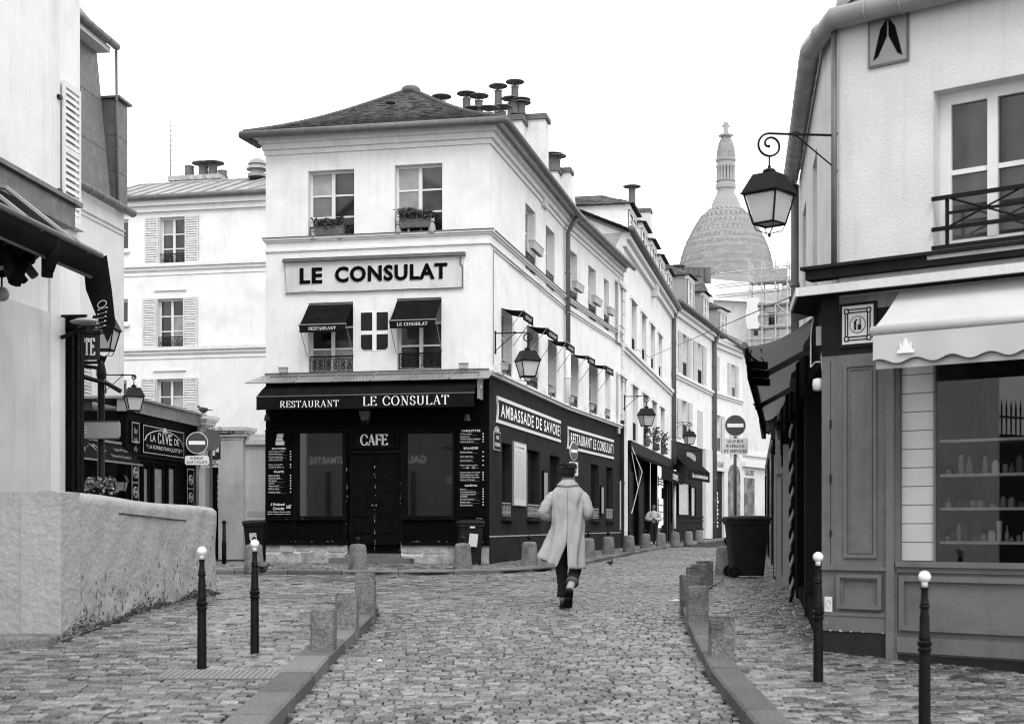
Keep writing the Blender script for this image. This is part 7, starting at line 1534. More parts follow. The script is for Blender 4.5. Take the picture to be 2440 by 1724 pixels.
# road signs
def no_entry(label,x,y,zc,r,ang,plate,pt,pw,ph,base,group='round no entry signs',back=None):
    t=thing('no_entry_sign',label,'sign',(x,y,base),group); f=Fr((x,y),(math.cos(ang),math.sin(ang))); n=28
    q=MB(); q.tube([(x,y+.03,base-.05),(x,y+.03,zc+r*.8)],.032,10); q.build('post',postm,t,True)
    cir=lambda rr:[(rr*math.cos(2*math.pi*i/n),zc+rr*math.sin(2*math.pi*i/n)) for i in range(n)]
    q=MB(); f.poly(q,cir(r),-.01,.012); q.build('rim',offw,t); q=MB(); f.poly(q,cir(r*.93),.0125,.016); q.build('disc',redsign,t); q=MB(); f.box(q,-r*.74,r*.74,zc-r*.17,zc+r*.17,.0165,.02); q.build('bar',white,t)
    if plate:
        z1=zc-r-.04; z0=z1-ph; q=MB(); c=.03; f.poly(q,[(-pw/2+c,z0),(pw/2-c,z0),(pw/2,z0+c),(pw/2,z1-c),(pw/2-c,z1),(-pw/2+c,z1),(-pw/2,z1-c),(-pw/2,z0+c)],-.005,.012); o=q.build('plate',offw,t); k=len(pt); lh=ph/(k+.35)
        wmax=max(len(s) for s in pt)
        for i,s in enumerate(pt):
            w_=pw*.86*len(s)/wmax; put_text(f,text_mesh(s,.01),-w_/2,z1-lh*(i+1)+lh*.02,w_/2,z1-lh*(i+.35)+lh*.0,.0145,black,o)
    return t
no_entry('no entry sign above SAUF BUS RIVERAINS ET SERVICES plate at the right',P(1752,0,29).x,29,P(0,1013,29).z,.228,0.0,True,['SAUF BUS','RIVERAINS','ET SERVICES'],.535,.335,g(29)+.1)
no_entry('no entry sign above INTERDIT SAUF CYCLISTE plate near the wine cellar',P(469.5,0,28.6).x,28.6,P(0,1054.5,28.6).z,.225,.10,True,['INTERDIT','SAUF CYCLISTE'],.49,.19,g(28.6)+PAV)
no_entry('no entry sign with SAUF plate behind the head of the walking person',P(1367,0,36).x,36,P(0,1074,36).z,.24,R(62),True,['SAUF','* *'],.5,.36,g(36)+PAV)
bz=P(502,1048,29.2); f=Fr((bz.x,29.2),(1,.3)); t=thing('round_sign_back','dark back of a round road sign behind the wine cellar sign','sign',bz); q=MB(); f.poly(q,[(.21*math.cos(i*math.pi/12),bz.z+.23*math.sin(i*math.pi/12)) for i in range(24)],-.01,.01); q.build('disc_back',postm,t); q=MB(); q.tube([bz+Vector((0,.04,.2)),Vector((bz.x,29.24,g(29)))],.03,8); q.build('post',postm,t)
# hanging house sign with scroll bracket by the lattice door
HS=Fr((P(505,0,38.5).x,38.5),(.98,-.2)); h=HS.rect(497,1043,525,1094); t=thing('painted_hanging_sign','painted hanging sign with scrolled iron bracket beside the lattice door','sign',HS.p(0,h[3]+.3)); q=MB(); HS.box(q,h[0],h[2],h[1],h[3],-.02,.02); q.build('board',greywall,t); q=MB()
HS.poly(q,[(h[0]+.06,h[1]+.12),(h[0]+.2,h[1]+.1),(h[0]+.2,h[1]+.32),(h[0]+.12,h[1]+.45),(h[0]+.04,h[1]+.3)],.0205,.026); HS.box(q,h[0]+.22,h[2]-.03,h[1]+.2,h[1]+.38,.0205,.026); q.build('painted_figure',offw,t)
h2=HS.rect(482,1096,524,1113); q=MB(); HS.box(q,h2[0],h2[2],h2[1],h2[3],-.02,.02); o=q.build('name_board',offw,t); put_text(HS,text_mesh('FRANQUETTE',.02),h2[0]+.03,h2[1]+.02,h2[2]-.03,h2[1]+.10,.023,black,o); put_text(HS,text_mesh('BONNE',.02),h2[0]+.15,h2[1]+.115,h2[2]-.1,h2[3]-.015,.023,black,o)
q=MB(); c=HS.p(h[0]-.2,h[3]+.12); ax=HS.p(1,0)-HS.p(0,0); q.tube([c,HS.p(h[2]+.3,h[3]+.1)],.016,6)
for s in (0,.35,.7): q.tube(scroll(c+ax*(.1+s*.6)+Vector((0,0,.09)),ax,Vector((0,0,1)),.02,.09,1.3,18),.010,5)
for s in (0,.12): q.tube(scroll(HS.p(h[2]+.25+s,h[3]+.14),ax,Vector((0,0,1)),.015,.05,1.4,16),.010,5)
q.build('scroll_bracket',iron,t)
# lamp post at left, with strapped board and planter ring
lx=P(241,0,22).x; lp=thing('street_lamp_post','ornate dark street lamp post with lantern on top near left house','street lamp',(lx,22,g(22)))
zt=P(0,850,22).z-g(22); q=MB(); q.lathe([(.16,-.1),(.16,.25),(.12,.3),(.13,.4),(.085,.45),(.075,1.0),(.085,1.03),(.085,1.06),(.068,1.08),(.062,1.6),(.072,1.62),(.072,1.66),(.058,1.68),(.055,zt-.35),(.075,zt-.3),(.075,zt-.2),(.05,zt-.1),(.09,zt),(.02,zt+.02)],(0,0,0),16); o=local(q,'post',iron,lp); smooth_by_angle(o,35)
q=MB()
for i in range(26): a=i*1.2; q.ball((.07*math.cos(a),.07*math.sin(a),.55+i*.045),.022,6,5,tone=random.random())
local(q,'relief_ornament',iron_g,lp,kind='stuff')
pr_,gl_,bt_=lantern_local(iron,.86); off=Vector((.05,0,zt+.74))
for kk,(mb2,m) in pr_.items(): mb2.v=[tuple(Vector(p)+off) for p in mb2.v]; local(mb2,'lantern_'+kk,m,lp)
for qn in gl_+[bt_]: qn.v=[tuple(Vector(p)+off) for p in qn.v]; local(qn,'lantern_pane',frost,lp)
q=MB(); q.tube([(-.25,-.1,zt-.33),(.1,-.05,zt-.42),(.32,0,zt-.55)],.035,8); q.tube([(-.6,0,zt-.1),(0,0,zt-.18)],.03,8); local(q,'side_arm',iron,lp)
SBx=Fr((lx,21.9),(.985,-.12)); h=SBx.rect(165,1003,286,1046); t=thing('strapped_board','rounded grey back of a board strapped to the lamp post','sign',SBx.p((h[0]+h[2])/2,h[1])); c=.04; q=MB(); SBx.poly(q,[(h[0]+c,h[1]),(h[2]-c,h[1]),(h[2],h[1]+c),(h[2],h[3]-c),(h[2]-c,h[3]),(h[0]+c,h[3]),(h[0],h[3]-c),(h[0],h[1]+c)],-.02,.02); q.build('board',greyl,t); q=MB(); SBx.box(q,h[0],h[2],h[3]-.012,h[3]+.006,.02,.03); SBx.box(q,h[0],h[2],h[1]-.006,h[1]+.012,.02,.03); q.build('edge_strip',iron_g,t)
q=MB(); uu=SBx.uz(197,1020)[0]
for i in range(3): SBx.box(q,uu,uu+.08,(h[1]+h[3])/2-.05+.045*i,(h[1]+h[3])/2-.035+.045*i,.0205,.023)
q.build('printed_mark',offw,t)
t=thing('planter_ring','leafy planter ring around the foot of the lamp post','planter',(lx,22,CZ+.4)); q=MB(); q.lathe([(.14,0),(.20,.18),(.2,.2),(.12,.2)],(0,0,-.02),14); local(q,'basket',iron,t); q=MB()
for i in range(8): a=i*.8; leaves(q,(.17*math.cos(a),.17*math.sin(a),.22),(.1,.1,.13),40,.04)
local(q,'foliage',mat('leaf_pale',.16,.6,20,.5,tone=.9),t)
# bracket lantern by the wine cellar
wl6=make_lantern('wall_lantern','black lantern with pale finial hanging on scrolled arm above wine cellar',P(252,812+0,33.0)+Vector((0,0,0)),R(0),'scrolled bracket street lanterns',.88,R(25),.72,.05)
wl6.location=P(252,893,33.0)
# pigeons
def pigeon(label,loc,rz,flying=False,s=1.0):
    t=thing('pigeon',label,'bird',loc,'pigeons'); q=MB(); rs=[(0.0,.13,.005),(.03,.125,.03),(.08,.115,.055),(.14,.12,.06),(.19,.135,.05),(.215,.16,.034),(.23,.185,.030),(.25,.195,.028),(.268,.192,.018),(.285,.185,.004)]
    n=12; vs=[];fs=[]
    for x,z,r in rs:
        for j in range(n): a=2*math.pi*j/n; vs.append(((x-.14)*s,r*.85*math.cos(a)*s,(z+r*math.sin(a))*s))
    for i in range(len(rs)-1):
        for j in range(n): fs.append((i*n+j,i*n+(j+1)%n,(i+1)*n+(j+1)%n,(i+1)*n+j))
    fs+= [tuple(range(n-1,-1,-1)),tuple((len(rs)-1)*n+j for j in range(n))]; q.add(vs,fs)
    q.hexa([((x-.14)*s,y*s,z*s) for z in (.105,.118) for x,y in ((-.09,-.03),(.03,-.025),(.03,.025),(-.09,.03))])
    for sy in (-1,1):
        if not flying: q.tube([(0,sy*.02*s,.08*s),(.005*s,sy*.02*s,0.012*s),(.03*s,sy*.02*s,.004*s)],.006*s,5)
    b=local(q,'bird_body',birdm,t,True)
    for sy in (-1,1):
        q=MB()
        if flying: q.hexa([tuple(Vector(p)*s) for p in ((.05,sy*.04,.15),(-.06,sy*.04,.145),(-.10,sy*.30,.19),(.0,sy*.34,.20),(.05,sy*.04,.162),(-.06,sy*.04,.155),(-.10,sy*.30,.195),(.0,sy*.34,.206))])
        else: q.ball((-.02*s,sy*.045*s,.13*s),.07*s,10,6,(1.3,.25,.6))
        local(q,'wing',birdm,t,True)
    t.rotation_euler=(0,R(-12) if flying else 0,rz); return t
pigeon('dark pigeon standing on the cobbles right of the walking person',(P(1455,0,32.8).x,32.8,g(32.8)+.004),R(60),s=.95)
pigeon('pigeon flying low behind the right one of the left iron bollards',P(632,1358,25.5)-Vector((0,0,.1)),R(-12),True)
pigeon('bird perched on the capped gate pier',P(483,993,40.4)+Vector((0,0,.02)),R(150),s=1.5)
# paper scraps and litter
for i,(x,y,s) in enumerate(((1610,1432,.10),(1965,1535,.05),(1905,1393,.09),(1700,1281,.2),(905,1577,.03))):
    q=MB(); D=1.1*F/(y-HZ)*(.98) if y>1400 else 32; 
    for _ in range(6): D=(CZ-g(D)-.02)*F/(y-HZ)
    c=P(x,y,D); q.add([c+Vector((-s,0,.01)),c+Vector((.2*s,-.5*s,.015)),c+Vector((s,.1*s,.012)),c+Vector((.1*s,.6*s,.03))],[(0,1,2,3)]); o=q.build('paper_scrap',offw); tag(o,['white paper scrap in the right gutter by the guard stones','pale scrap at the foot of the grey pilaster','crumpled paper below the dark right shops','white litter at the far kerb','tiny pale scrap on the near cobbles'][i],'litter','paper scraps on the ground')
# wires across the street
q=MB(); q.tube([R1.p(2,zbu-.3,.05),B3.p(8,zbu-.5+.8,.1),P(1900,700,18.5)],.008,4); q.build('overhead_wire',iron_g); tag(COL.objects[-1],'thin overhead wire running along the side wall across the street','wire')

# railing-topped wall across the square, seen mirrored in the right shop window
OW=Fr((-13.2,.5),(.35,1.0)); sq=thing('square_wall','wall with spear-topped iron railing across the square, mirrored in the right shop window','wall',OW.p(3,g(3)))
q=MB(); OW.box(q,-14,15,g(3)-.4,CZ+2.1,-.4,0); q.build('wall',greywall,sq); q=MB()
for i in range(160): u=-13.9+i*.175; q.tube([OW.p(u,CZ+2.1,-.2),OW.p(u,CZ+2.75,-.2),OW.p(u,CZ+2.95,-.2)],[.02,.025,.002],5)
OW.box(q,-14,15,CZ+2.5,CZ+2.55,-.22,-.18); q.build('spear_railing',iron,sq,kind='stuff')
# ================================================================ PEOPLE
def skin_body(name,V,E,root,m,parent,extra=None):
    me=bpy.data.meshes.new('sk'); names=list(V); idx={n:i for i,n in enumerate(names)}
    me.from_pydata([V[n][0] for n in names],[(idx[a],idx[b]) for a,b in E],[]); o=bpy.data.objects.new('sk',me); COL.objects.link(o)
    md=o.modifiers.new('s','SKIN'); md.use_smooth_shade=True
    for n in names:
        r=V[n][1]; me.skin_vertices[0].data[idx[n]].radius=(r,r) if not isinstance(r,tuple) else r
        me.skin_vertices[0].data[idx[n]].use_root=(n==root)
    sb=o.modifiers.new('d','SUBSURF'); sb.levels=2; sb.render_levels=2
    dg=bpy.context.evaluated_depsgraph_get(); dg.update(); ev=o.evaluated_get(dg); nm=bpy.data.meshes.new_from_object(ev)
    v=[tuple(x.co) for x in nm.vertices]; f=[tuple(p.vertices) for p in nm.polygons]; bpy.data.objects.remove(o)
    q=MB(); q.add(v,f)
    if extra: extra(q)
    return local(q,name,m,parent,True)
def loft(mb,rings,closed=True,cap=True,tone=None):
    n=len(rings[0]); vs=[p for r_ in rings for p in r_]; fs=[]
    for i in range(len(rings)-1):
        for j in range(n if closed else n-1): fs.append((i*n+j,i*n+(j+1)%n,(i+1)*n+(j+1)%n,(i+1)*n+j))
    if cap and closed: fs+=[tuple(range(n-1,-1,-1)),tuple((len(rings)-1)*n+j for j in range(n))]
    return mb.add(vs,fs,tone)
def limb(mb,pts,rad,n=14,wr=0.,seed=0,sub=6):               # cloth tube with creases
    P_=[Vector(p) for p in pts]; out=[];rr=[]
    for i in range(len(P_)-1):
        a=P_[max(i-1,0)];b=P_[i];c=P_[i+1];d=P_[min(i+2,len(P_)-1)]
        for k in range(sub):
            t=k/sub; out.append(.5*((2*b)+(c-a)*t+(2*a-5*b+4*c-d)*t*t+(3*b-a-3*c+d)*t**3)); rr.append((rad[i]+(rad[i+1]-rad[i])*t))
    out.append(P_[-1]); rr.append(rad[-1])
    k=len(mb.v); mb.tube(out,rr,n)
    if wr:
        for j in range(k,len(mb.v)):
            p=Vector(mb.v[j]); i=(j-k)//n
            if i<len(out): c=out[i]; d=p-c; mb.v[j]=tuple(c+d*(1+wr*math.sin(i*1.7+seed+2*math.sin(((j-k)%n)/n*6.28))))
    return mb
D0=17.3; SCM=F/D0; mx0=P(1350,0,D0).x; zg0=g(D0)
man=thing('person','person in long pale coat and dark turned-up trousers walking away on cobbles','person',(mx0,D0,zg0))
V={'pelvis':((0,0,.95),.12),'belly':((0,0,1.1),.125),'chest':((.01,0,1.32),.14),'neck0':((.012,.0,1.47),.06),'neck':((.012,.012,1.56),.055),'head0':((.008,.03,1.63),.078),'head1':((.005,.035,1.70),.090),'head2':((.003,.02,1.76),.062),
 'shL':((-.17,0,1.42),.06),'elL':((-.33,-.03,1.18),.045),'wrL':((-.17,.20,1.16),.03),'plL':((-.11,.25,1.17),.032),'shR':((.19,0,1.41),.06),'elR':((.305,-.03,1.18),.045),'wrR':((.17,.2,1.14),.03),'plR':((.11,.25,1.15),.032),
 'hpL':((-.09,0,.9),.085),'knL':((-.07,.10,.52),.058),'anL':((-.05,.13,.10),.042),'toL':((-.05,.28,.04),.038),'hpR':((.09,0,.9),.085),'knR':((.115,.10,.52),.058),'anR':((.055,-.2,.28),.042),'toR':((.02,-.12,.05),.036)}
E=[('pelvis','belly'),('belly','chest'),('chest','neck0'),('neck0','neck'),('neck','head0'),('head0','head1'),('head1','head2'),('chest','shL'),('shL','elL'),('elL','wrL'),('wrL','plL'),('chest','shR'),('shR','elR'),('elR','wrR'),('wrR','plR'),('pelvis','hpL'),('hpL','knL'),('knL','anL'),('anL','toL'),('pelvis','hpR'),('hpR','knR'),('knR','anR'),('anR','toR')]
for s,nm in ((-1,'L'),(1,'R')):
    b=V['pl'+nm][0]
    for k,(dy,dz,l) in enumerate(((.03,.03,.07),(.035,.012,.08),(.035,-.008,.075),(.03,-.026,.06))):
        p1=(b[0]-s*.02,b[1]+dy+.02,b[2]+dz); p2=(b[0]-s*(.03+l*.4),b[1]+dy+.03,b[2]+dz-.01); p3=(b[0]-s*(.03+l*.7),b[1]+dy+.01,b[2]+dz-.02)
        for q_,p in enumerate((p1,p2,p3)): V['f%s%d%d'%(nm,k,q_)]=(p,.009)
        E+=[('pl'+nm,'f%s%d0'%(nm,k)),('f%s%d0'%(nm,k),'f%s%d1'%(nm,k)),('f%s%d1'%(nm,k),'f%s%d2'%(nm,k))]
    V['t%s0'%nm]=((b[0]-s*.01,b[1]+.005,b[2]+.045),.011); V['t%s1'%nm]=((b[0]-s*.045,b[1]+.02,b[2]+.06),.009); E+=[('pl'+nm,'t%s0'%nm),('t%s0'%nm,'t%s1'%nm)]
def face(q):
    hx,hy,hz=.005,.035,1.685
    for s in (-1,1): q.ball((hx+s*.088,hy-.01,hz-.01),.034,10,8,(.32,.7,1)); q.ball((hx+s*.034,hy+.092,hz+.012),.013,8,6)
    q.ball((hx,hy+.105,hz-.018),.020,8,6,(.7,.9,1.3)); q.ball((hx,hy+.092,hz-.058),.022,8,6,(1.2,.5,.35))
body=skin_body('body',V,E,'pelvis',skinm,man,face)
# coat
NT=72; LV=[(1.575,.088,.085),(1.545,.105,.098),(1.51,.150,.115),(1.47,.196,.128),(1.42,.222,.138),(1.38,.223,.142),(1.34,.222,.146),(1.28,.218,.148),(1.22,.214,.150),(1.16,.211,.151),(1.10,.210,.152),(1.04,.211,.155),(.98,.212,.158),(.92,.214,.163),(.86,.216,.168),(.80,.218,.173),(.74,.220,.178),(.68,.222,.182),(.62,.224,.186),(.56,.226,.188),(0,.228,.19)]
def hemz(th):                                               # hem height around the coat (th: degrees, 0 right, 90 away, 180 left, 270 towards viewer)
    return float(np.interp(th,[0,90,120,160,185,215,245,268,272,300,360],[.50,.50,.56,.64,.665,.60,.545,.515,.495,.490,.50]))
rings=[]; cols=[100+340*0+ i*(360-12)/ (NT) for i in range(NT+1)]   # open at the front, 94..442 deg
a_ = [96+(270-96)*i/36 for i in range(37)]; b_=[270+(444-270)*i/36 for i in range(37)]
def cpt(th,iz,side):
    T=th%360; z,rx,ry=LV[iz]; hz=hemz(T)
    if iz==len(LV)-1: z=hz
    elif z<1.0: z=hz+(z-.50)*(1.0-hz)/.50 if z<1.0 else z
    dn=max(0,(1.02-z)/.5); a=R(T); c=.012*(1 if z>1.2 else 1)
    cx=.018+(.0 if z>.9 else .0); x=cx+rx*math.copysign(abs(math.cos(a))**.85,math.cos(a)); y=ry*math.copysign(abs(math.sin(a))**.9,math.sin(a))
    fold=.009*math.sin(a*5+z*6)+.008*math.sin(a*9-z*11+1)+.003*math.sin(a*15+z*9)+.045*dn*(.5-abs(math.sin(a*3.5+.9)))+.016*dn*math.sin(a*11+.5)-.012*max(0,math.sin(a*2-z*9+2.2))**6+.010*math.exp(-((z-1.25)/.12)**2)*math.sin(a*4+z*22)
    if z>1.38: fold*=.35
    x+=fold*math.cos(a); y+=fold*math.sin(a)
    wl_=float(np.interp(T,[100,140,180,215,250,268,271],[.2,.9,1,.62,.32,.24,0])) if 96<=T<=270.5 else 0
    if side=='b' and T>=269.9: wl_=0
    f=dn**1.1; x-=.235*wl_*f; y-=(.07*wl_*f if T>170 else -.02*f)
    # centre back vent: edges part below the vent top
    vt=max(0,(.80-z)/.30)
    if side=='a' and T>250: x-=.115*vt*((T-250)/20)**1.3
    if side=='b' and th<285: x+=.012*vt*(285-th)/15; y-=.02*vt*(285-th)/15
    # back seam hollow between the shoulder blades
    if z>1.1: y+=.014*math.exp(-((T-270)/10)**2)*min(1,(z-1.1)/.2)
    return (x,y,z)
def coat_half(cols,side):
    q=MB(); vs=[];fs=[]; n=len(cols)
    sub=[]
    for iz in range(len(LV)): vs+= [cpt(t,iz,side) for t in cols]
    for i in range(len(LV)-1):
        for j in range(n-1): fs.append(((i+1)*n+j,(i+1)*n+j+1,i*n+j+1,i*n+j))
    return vs,fs
va,fa_=coat_half(a_,'a'); vb_,fb2=coat_half(b_,'b')
q=MB(); q.add(va,fa_); q.add(vb_,fb2); coat=local(q,'coat',coatm,man,True)
bm=bmesh.new(); bm.from_mesh(coat.data)
top=[v for v in bm.verts if v.co.z>.80]; bmesh.ops.remove_doubles(bm,verts=top,dist=.002); bmesh.ops.recalc_face_normals(bm,faces=bm.faces); bm.to_mesh(coat.data); bm.free()
coat.data.polygons.foreach_set('use_smooth',[True]*len(coat.data.polygons))
md=coat.modifiers.new('sub','SUBSURF'); md.levels=md.render_levels=1; md=coat.modifiers.new('thick','SOLIDIFY'); md.thickness=.006; md.offset=-1
for s,sh,el,wr in ((-1,(-.135,0,1.44),(-.292,-.045,1.185),(-.15,.18,1.15)),(1,(.165,0,1.435),(.275,-.045,1.185),(.17,.18,1.14))):
    q=MB(); limb(q,[(sh[0]-s*.03,sh[1],sh[2]-.02),(sh[0]+s*.035,sh[1]-.006,sh[2]-.05),((sh[0]+el[0])/2+s*.02,-.028,1.315),el,((el[0]+wr[0])/2,(el[1]+wr[1])/2+.01,1.15),wr],[.060,.074,.070,.066,.062,.056],18,.055,s,6); local(q,'sleeve',coatm,coat,True)
q=MB(); rs=[]                                              # turned collar
for z,rx,ry,cy in ((1.56,.070,.074,.012),(1.598,.071,.075,.012),(1.603,.076,.080,.010),(1.585,.086,.090,.007),(1.545,.108,.106,.002),(1.512,.140,.121,-.003)): rs.append([(.014+rx*math.cos(t*2*math.pi/36),cy+ry*math.sin(t*2*math.pi/36)-(.012*abs(math.cos(t*2*math.pi/36)) if z<1.56 else 0),z-(.03*max(0,-math.sin(t*2*math.pi/36)) if False else 0)+.018*abs(math.cos(t*2*math.pi/36))*(1 if z<1.56 else 0)) for t in range(36)])
loft(q,rs,True,False); o=local(q,'collar',coatm,coat,True); mdd=o.modifiers.new('t','SOLIDIFY'); mdd.thickness=.006
q=MB(); q.lathe([(.012,0),(.012,.006),(.004,.008)],(0,0,0),10); o=local(q,'button',iron,coat); o.location=(-.205,-.02,1.02); o.rotation_euler=(0,R(-90),0)
q=MB(); q.tube([tuple(Vector(cpt(270,i,'a'))+Vector((0,-.004,0))) for i in range(3,len(LV)) if LV[i][0]>.80],.0022,4); local(q,'back_seam',coatin,coat)
# trousers, cuffs, boots
q=MB(); limb(q,[(-.085,0,.98),(-.085,.04,.75),(-.072,.095,.52),(-.058,.115,.33),(-.052,.125,.17)],[.10,.10,.078,.068,.070],16,.04,1); limb(q,[(.085,0,.98),(.10,.05,.75),(.112,.085,.53),(.092,-.05,.41),(.078,-.13,.335)],[.10,.10,.080,.072,.072],16,.04,2); local(q,'trousers',denim,man,True)
q=MB(); q.tube([(-.052,.125,.20),(-.052,.127,.14)],[.078,.080],16); o=local(q,'trouser_cuff',denim,man,True); q=MB(); q.tube([(.082,-.115,.350),(.074,-.150,.312)],[.080,.082],16); local(q,'trouser_cuff',denim_c,man,True)
q=MB(); limb(q,[(.076,-.14,.325),(.062,-.185,.275),(.05,-.20,.24)],[.050,.046,.046],14); limb(q,[(-.052,.127,.16),(-.05,.13,.10)],[.05,.045],14); local(q,'sock',sockm,man,True)
def boot(mb,heel,toe,up,w_):                                # boot from heel to toe along its sole; up = direction from sole to ankle
    h=Vector(heel);t=Vector(toe);u=Vector(up).normalized(); f=(t-h).normalized(); sd=f.cross(u).normalized(); L=(t-h).length; rings=[]
    for s,hh,ww in ((-.03,.05,.6),(0,.085,.85),(.06,.115,.92),(.12,.120,.92),(.17,.095,.92),(.21,.075,1.0),(.25,.062,1.0),(.275,.05,.85),(.295,.03,.5)):
        s*=L/.275; c=h+f*s; rings.append([tuple(c+sd*(w_*ww*.5*math.cos(a))+u*(max(0,math.sin(a))*hh if math.sin(a)>0 else 0)) for a in [k*2*math.pi/16 for k in range(16)]])
    loft(mb,rings); 
    so=MB(); rings=[]
    for s,ww in ((-.035,.55),(-.02,.85),(.03,.95),(.12,.88),(.2,1.06),(.26,1.0),(.295,.6)):
        s*=L/.275; c=h+f*s; th=.03 if s<.09 else .018; rings.append([tuple(c+sd*(w_*ww*.54*sg)+u*(dz)) for sg,dz in ((-1,-th),(1,-th),(1,.004),(-1,.004))])
    loft(so,rings); mb.tube([h+f*.055+u*.07,h+f*.04+u*.15],[.052,.050],14); return so
q=MB(); so=boot(q,(.052,-.262,.215),(.022,-.135,.030),(0,.8,.62),.10); bt=local(q,'boot',leatherm,man,True); local(so,'boot_sole',iron,bt); q=MB(); p0=Vector((.052,-.262,.215)).lerp(Vector((.022,-.135,.03)),.42); q.box((p0.x,p0.y-.012,p0.z-.004),(.112,.014,.008)); local(q,'boot_welt',sockm,bt)
q=MB(); so=boot(q,(-.05,.10,.03),(-.05,.37,.03),(0,0,1),.10); bt=local(q,'boot',leatherm,man,True); local(so,'boot_sole',iron,bt)
# hair: cap plus many short curls
q=MB(); q.ball((.004,.010,1.71),.086,18,12,(.94,1.08,1.0)); random.seed(11); tf=[(Vector((random.gauss(0,1),random.gauss(0,1),random.gauss(.5,1))).normalized(),random.uniform(.5,1.6)) for _ in range(26)]
for i in range(900):
    a=random.uniform(0,2*math.pi); ph=math.acos(random.uniform(-.62,1)); d=Vector((math.sin(ph)*math.cos(a),math.sin(ph)*math.sin(a),math.cos(ph)))
    if d.y>.55 and d.z<.25: continue
    if d.x<-.55 and d.z<-.05 and d.y>-.1: continue
    c=Vector((.004,.008,1.715)); p=c+Vector((d.x*.080,d.y*.092,d.z*.088)); t1=d.orthogonal().normalized(); t2=d.cross(t1); k=random.uniform(0,6.28); L=random.uniform(.022,.040)*(1.2 if d.z>.3 else .6)*max(tf,key=lambda e:e[0].dot(d))[1]; pts=[]
    for s in range(6): f=s/5; rr=.011*f; pts.append(p+d*(L*f)+t1*(rr*math.cos(k+f*5))+t2*(rr*math.sin(k+f*5))+Vector((0,0,-.012*f)))
    q.tube(pts,[.0065,.0075,.0075,.0065,.005,.002],4,False,random.random())
local(q,'hair',hairm,man,True,kind='stuff')
man.rotation_euler=(R(-1.5),R(0),R(-6))
# woman far up the street
D1=57.0; wx=P(1557,0,D1).x; wo=thing('person','woman in fluffy pale sweater and dark trousers standing before the cafe, face tilted up','person',(wx,D1,g(D1)+PAV))
V={'pelvis':((0,0,.92),.12),'belly':((0,0,1.06),.11),'chest':((0,0,1.24),.13),'neck0':((0,0,1.37),.055),'neck':((0,-.005,1.44),.048),'head0':((0,-.02,1.49),.07),'head1':((0,-.015,1.56),.085),'head2':((0,.005,1.625),.06),
 'shL':((-.16,0,1.33),.055),'elL':((-.25,-.02,1.08),.045),'wrL':((-.08,-.2,1.06),.03),'haL':((-.02,-.22,1.07),.035),'shR':((.16,0,1.33),.055),'elR':((.25,-.02,1.08),.045),'wrR':((.09,-.19,1.04),.03),'haR':((.03,-.22,1.05),.035),
 'hpL':((-.09,0,.86),.085),'knL':((-.085,-.02,.48),.055),'anL':((-.08,.02,.09),.04),'toL':((-.09,-.12,.035),.035),'hpR':((.09,0,.86),.085),'knR':((.085,-.03,.48),.055),'anR':((.08,.0,.09),.04),'toR':((.09,-.14,.035),.035)}
E=[('pelvis','belly'),('belly','chest'),('chest','neck0'),('neck0','neck'),('neck','head0'),('head0','head1'),('head1','head2'),('chest','shL'),('shL','elL'),('elL','wrL'),('wrL','haL'),('chest','shR'),('shR','elR'),('elR','wrR'),('wrR','haR'),('pelvis','hpL'),('hpL','knL'),('knL','anL'),('anL','toL'),('pelvis','hpR'),('hpR','knR'),('knR','anR'),('anR','toR')]
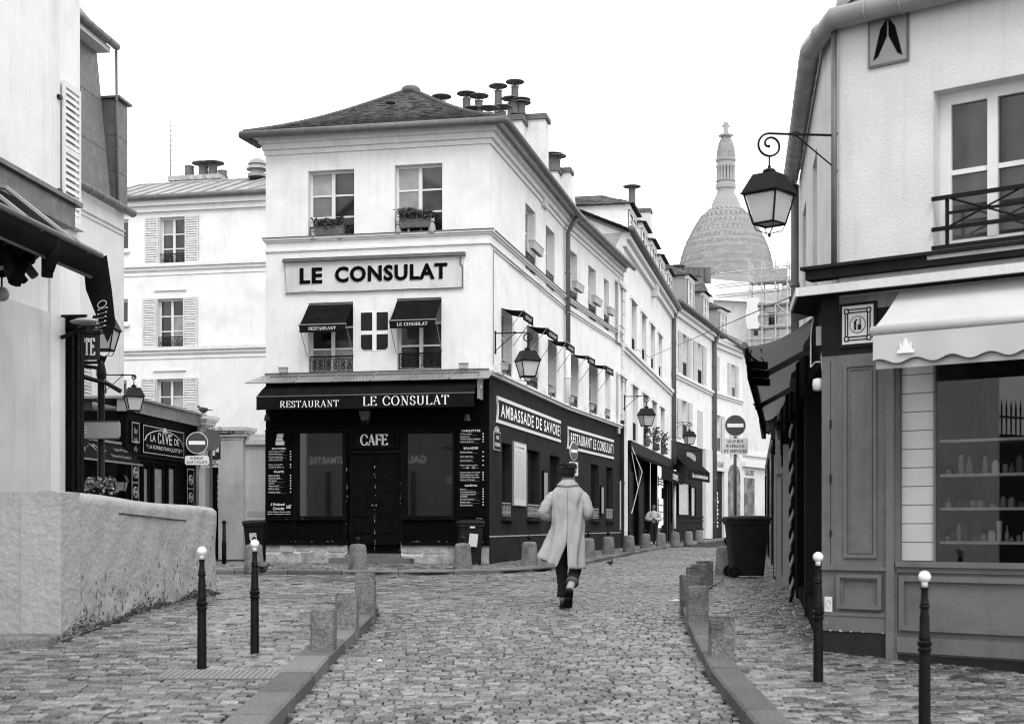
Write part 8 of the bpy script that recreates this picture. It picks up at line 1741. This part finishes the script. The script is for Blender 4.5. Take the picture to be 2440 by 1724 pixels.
for nm,s in (('L',1),('R',-1)):
    b=V['ha'+nm][0]
    for k in range(4): V['f%s%d'%(nm,k)]=((b[0]+s*.04,b[1]-.02,b[2]+.03-.018*k),.009); V['e%s%d'%(nm,k)]=((b[0]+s*.075,b[1]-.01,b[2]+.02-.018*k),.008); E+=[('ha'+nm,'f%s%d'%(nm,k)),('f%s%d'%(nm,k),'e%s%d'%(nm,k))]
    V['th'+nm]=((b[0]+s*.02,b[1]-.03,b[2]+.055),.010); E.append(('ha'+nm,'th'+nm))
def face2(q):
    for s in (-1,1): q.ball((s*.03,-.085,1.575),.012,8,6); q.ball((s*.08,-.01,1.55),.026,8,6,(.35,.7,1))
    q.ball((0,-.10,1.555),.018,8,6,(.7,.9,1.3)); q.ball((0,-.088,1.515),.02,8,6,(1.2,.5,.4))
skin_body('body',V,E,'pelvis',skinm2,wo,face2)
q=MB(); rs=[]
for z,rx,ry in ((1.40,.07,.07),(1.36,.14,.10),(1.28,.17,.13),(1.15,.17,.14),(1.02,.165,.14),(.93,.16,.13),(.90,.15,.12)): rs.append([(rx*(1+.05*math.sin(t*1.9+z*20))*math.cos(t*2*math.pi/24),ry*(1+.05*math.sin(t*2.7+z*31))*math.sin(t*2*math.pi/24),z) for t in range(24)])
loft(q,rs); sw_=local(q,'sweater',fluff,wo,True)
for s in (-1,1): q=MB(); limb(q,[(s*.13,0,1.34),(s*.22,-.01,1.24),(s*.275,-.03,1.07),(s*.17,-.15,1.04),(s*.07,-.20,1.055)],[.065,.085,.088,.075,.04],14,.12,s); local(q,'sleeve',fluff,sw_,True)
q=MB(); 
for s in (-1,1): limb(q,[(s*.085,0,.94),(s*.09,-.01,.72),(s*.085,-.025,.48),(s*.08,.0,.12)],[.115,.10,.068,.05],14,.02,s)
local(q,'trousers',denim,wo,True)
for s in (-1,1): q=MB(); so=boot(q,(s*.085,.05,.03),(s*.095,-.19,.03),(0,0,1),.085); bt=local(q,'shoe',sockm,wo,True); local(so,'shoe_sole',iron,bt)
q=MB(); q.ball((0,.02,1.58),.092,16,10,(1,1.0,1.0))
for i in range(160):
    a=random.uniform(.1,math.pi-.1); z=random.uniform(1.42,1.66); p=Vector((.095*math.cos(a)*random.uniform(.9,1.1),.02+.09*math.sin(a),z)); q.tube([p,p+Vector((.01*math.cos(a),.015,-.05)),p+Vector((.012*math.cos(a),.02,-.1))],[.01,.01,.003],4,False,random.random())
local(q,'hair',hairm,wo,True,kind='stuff')
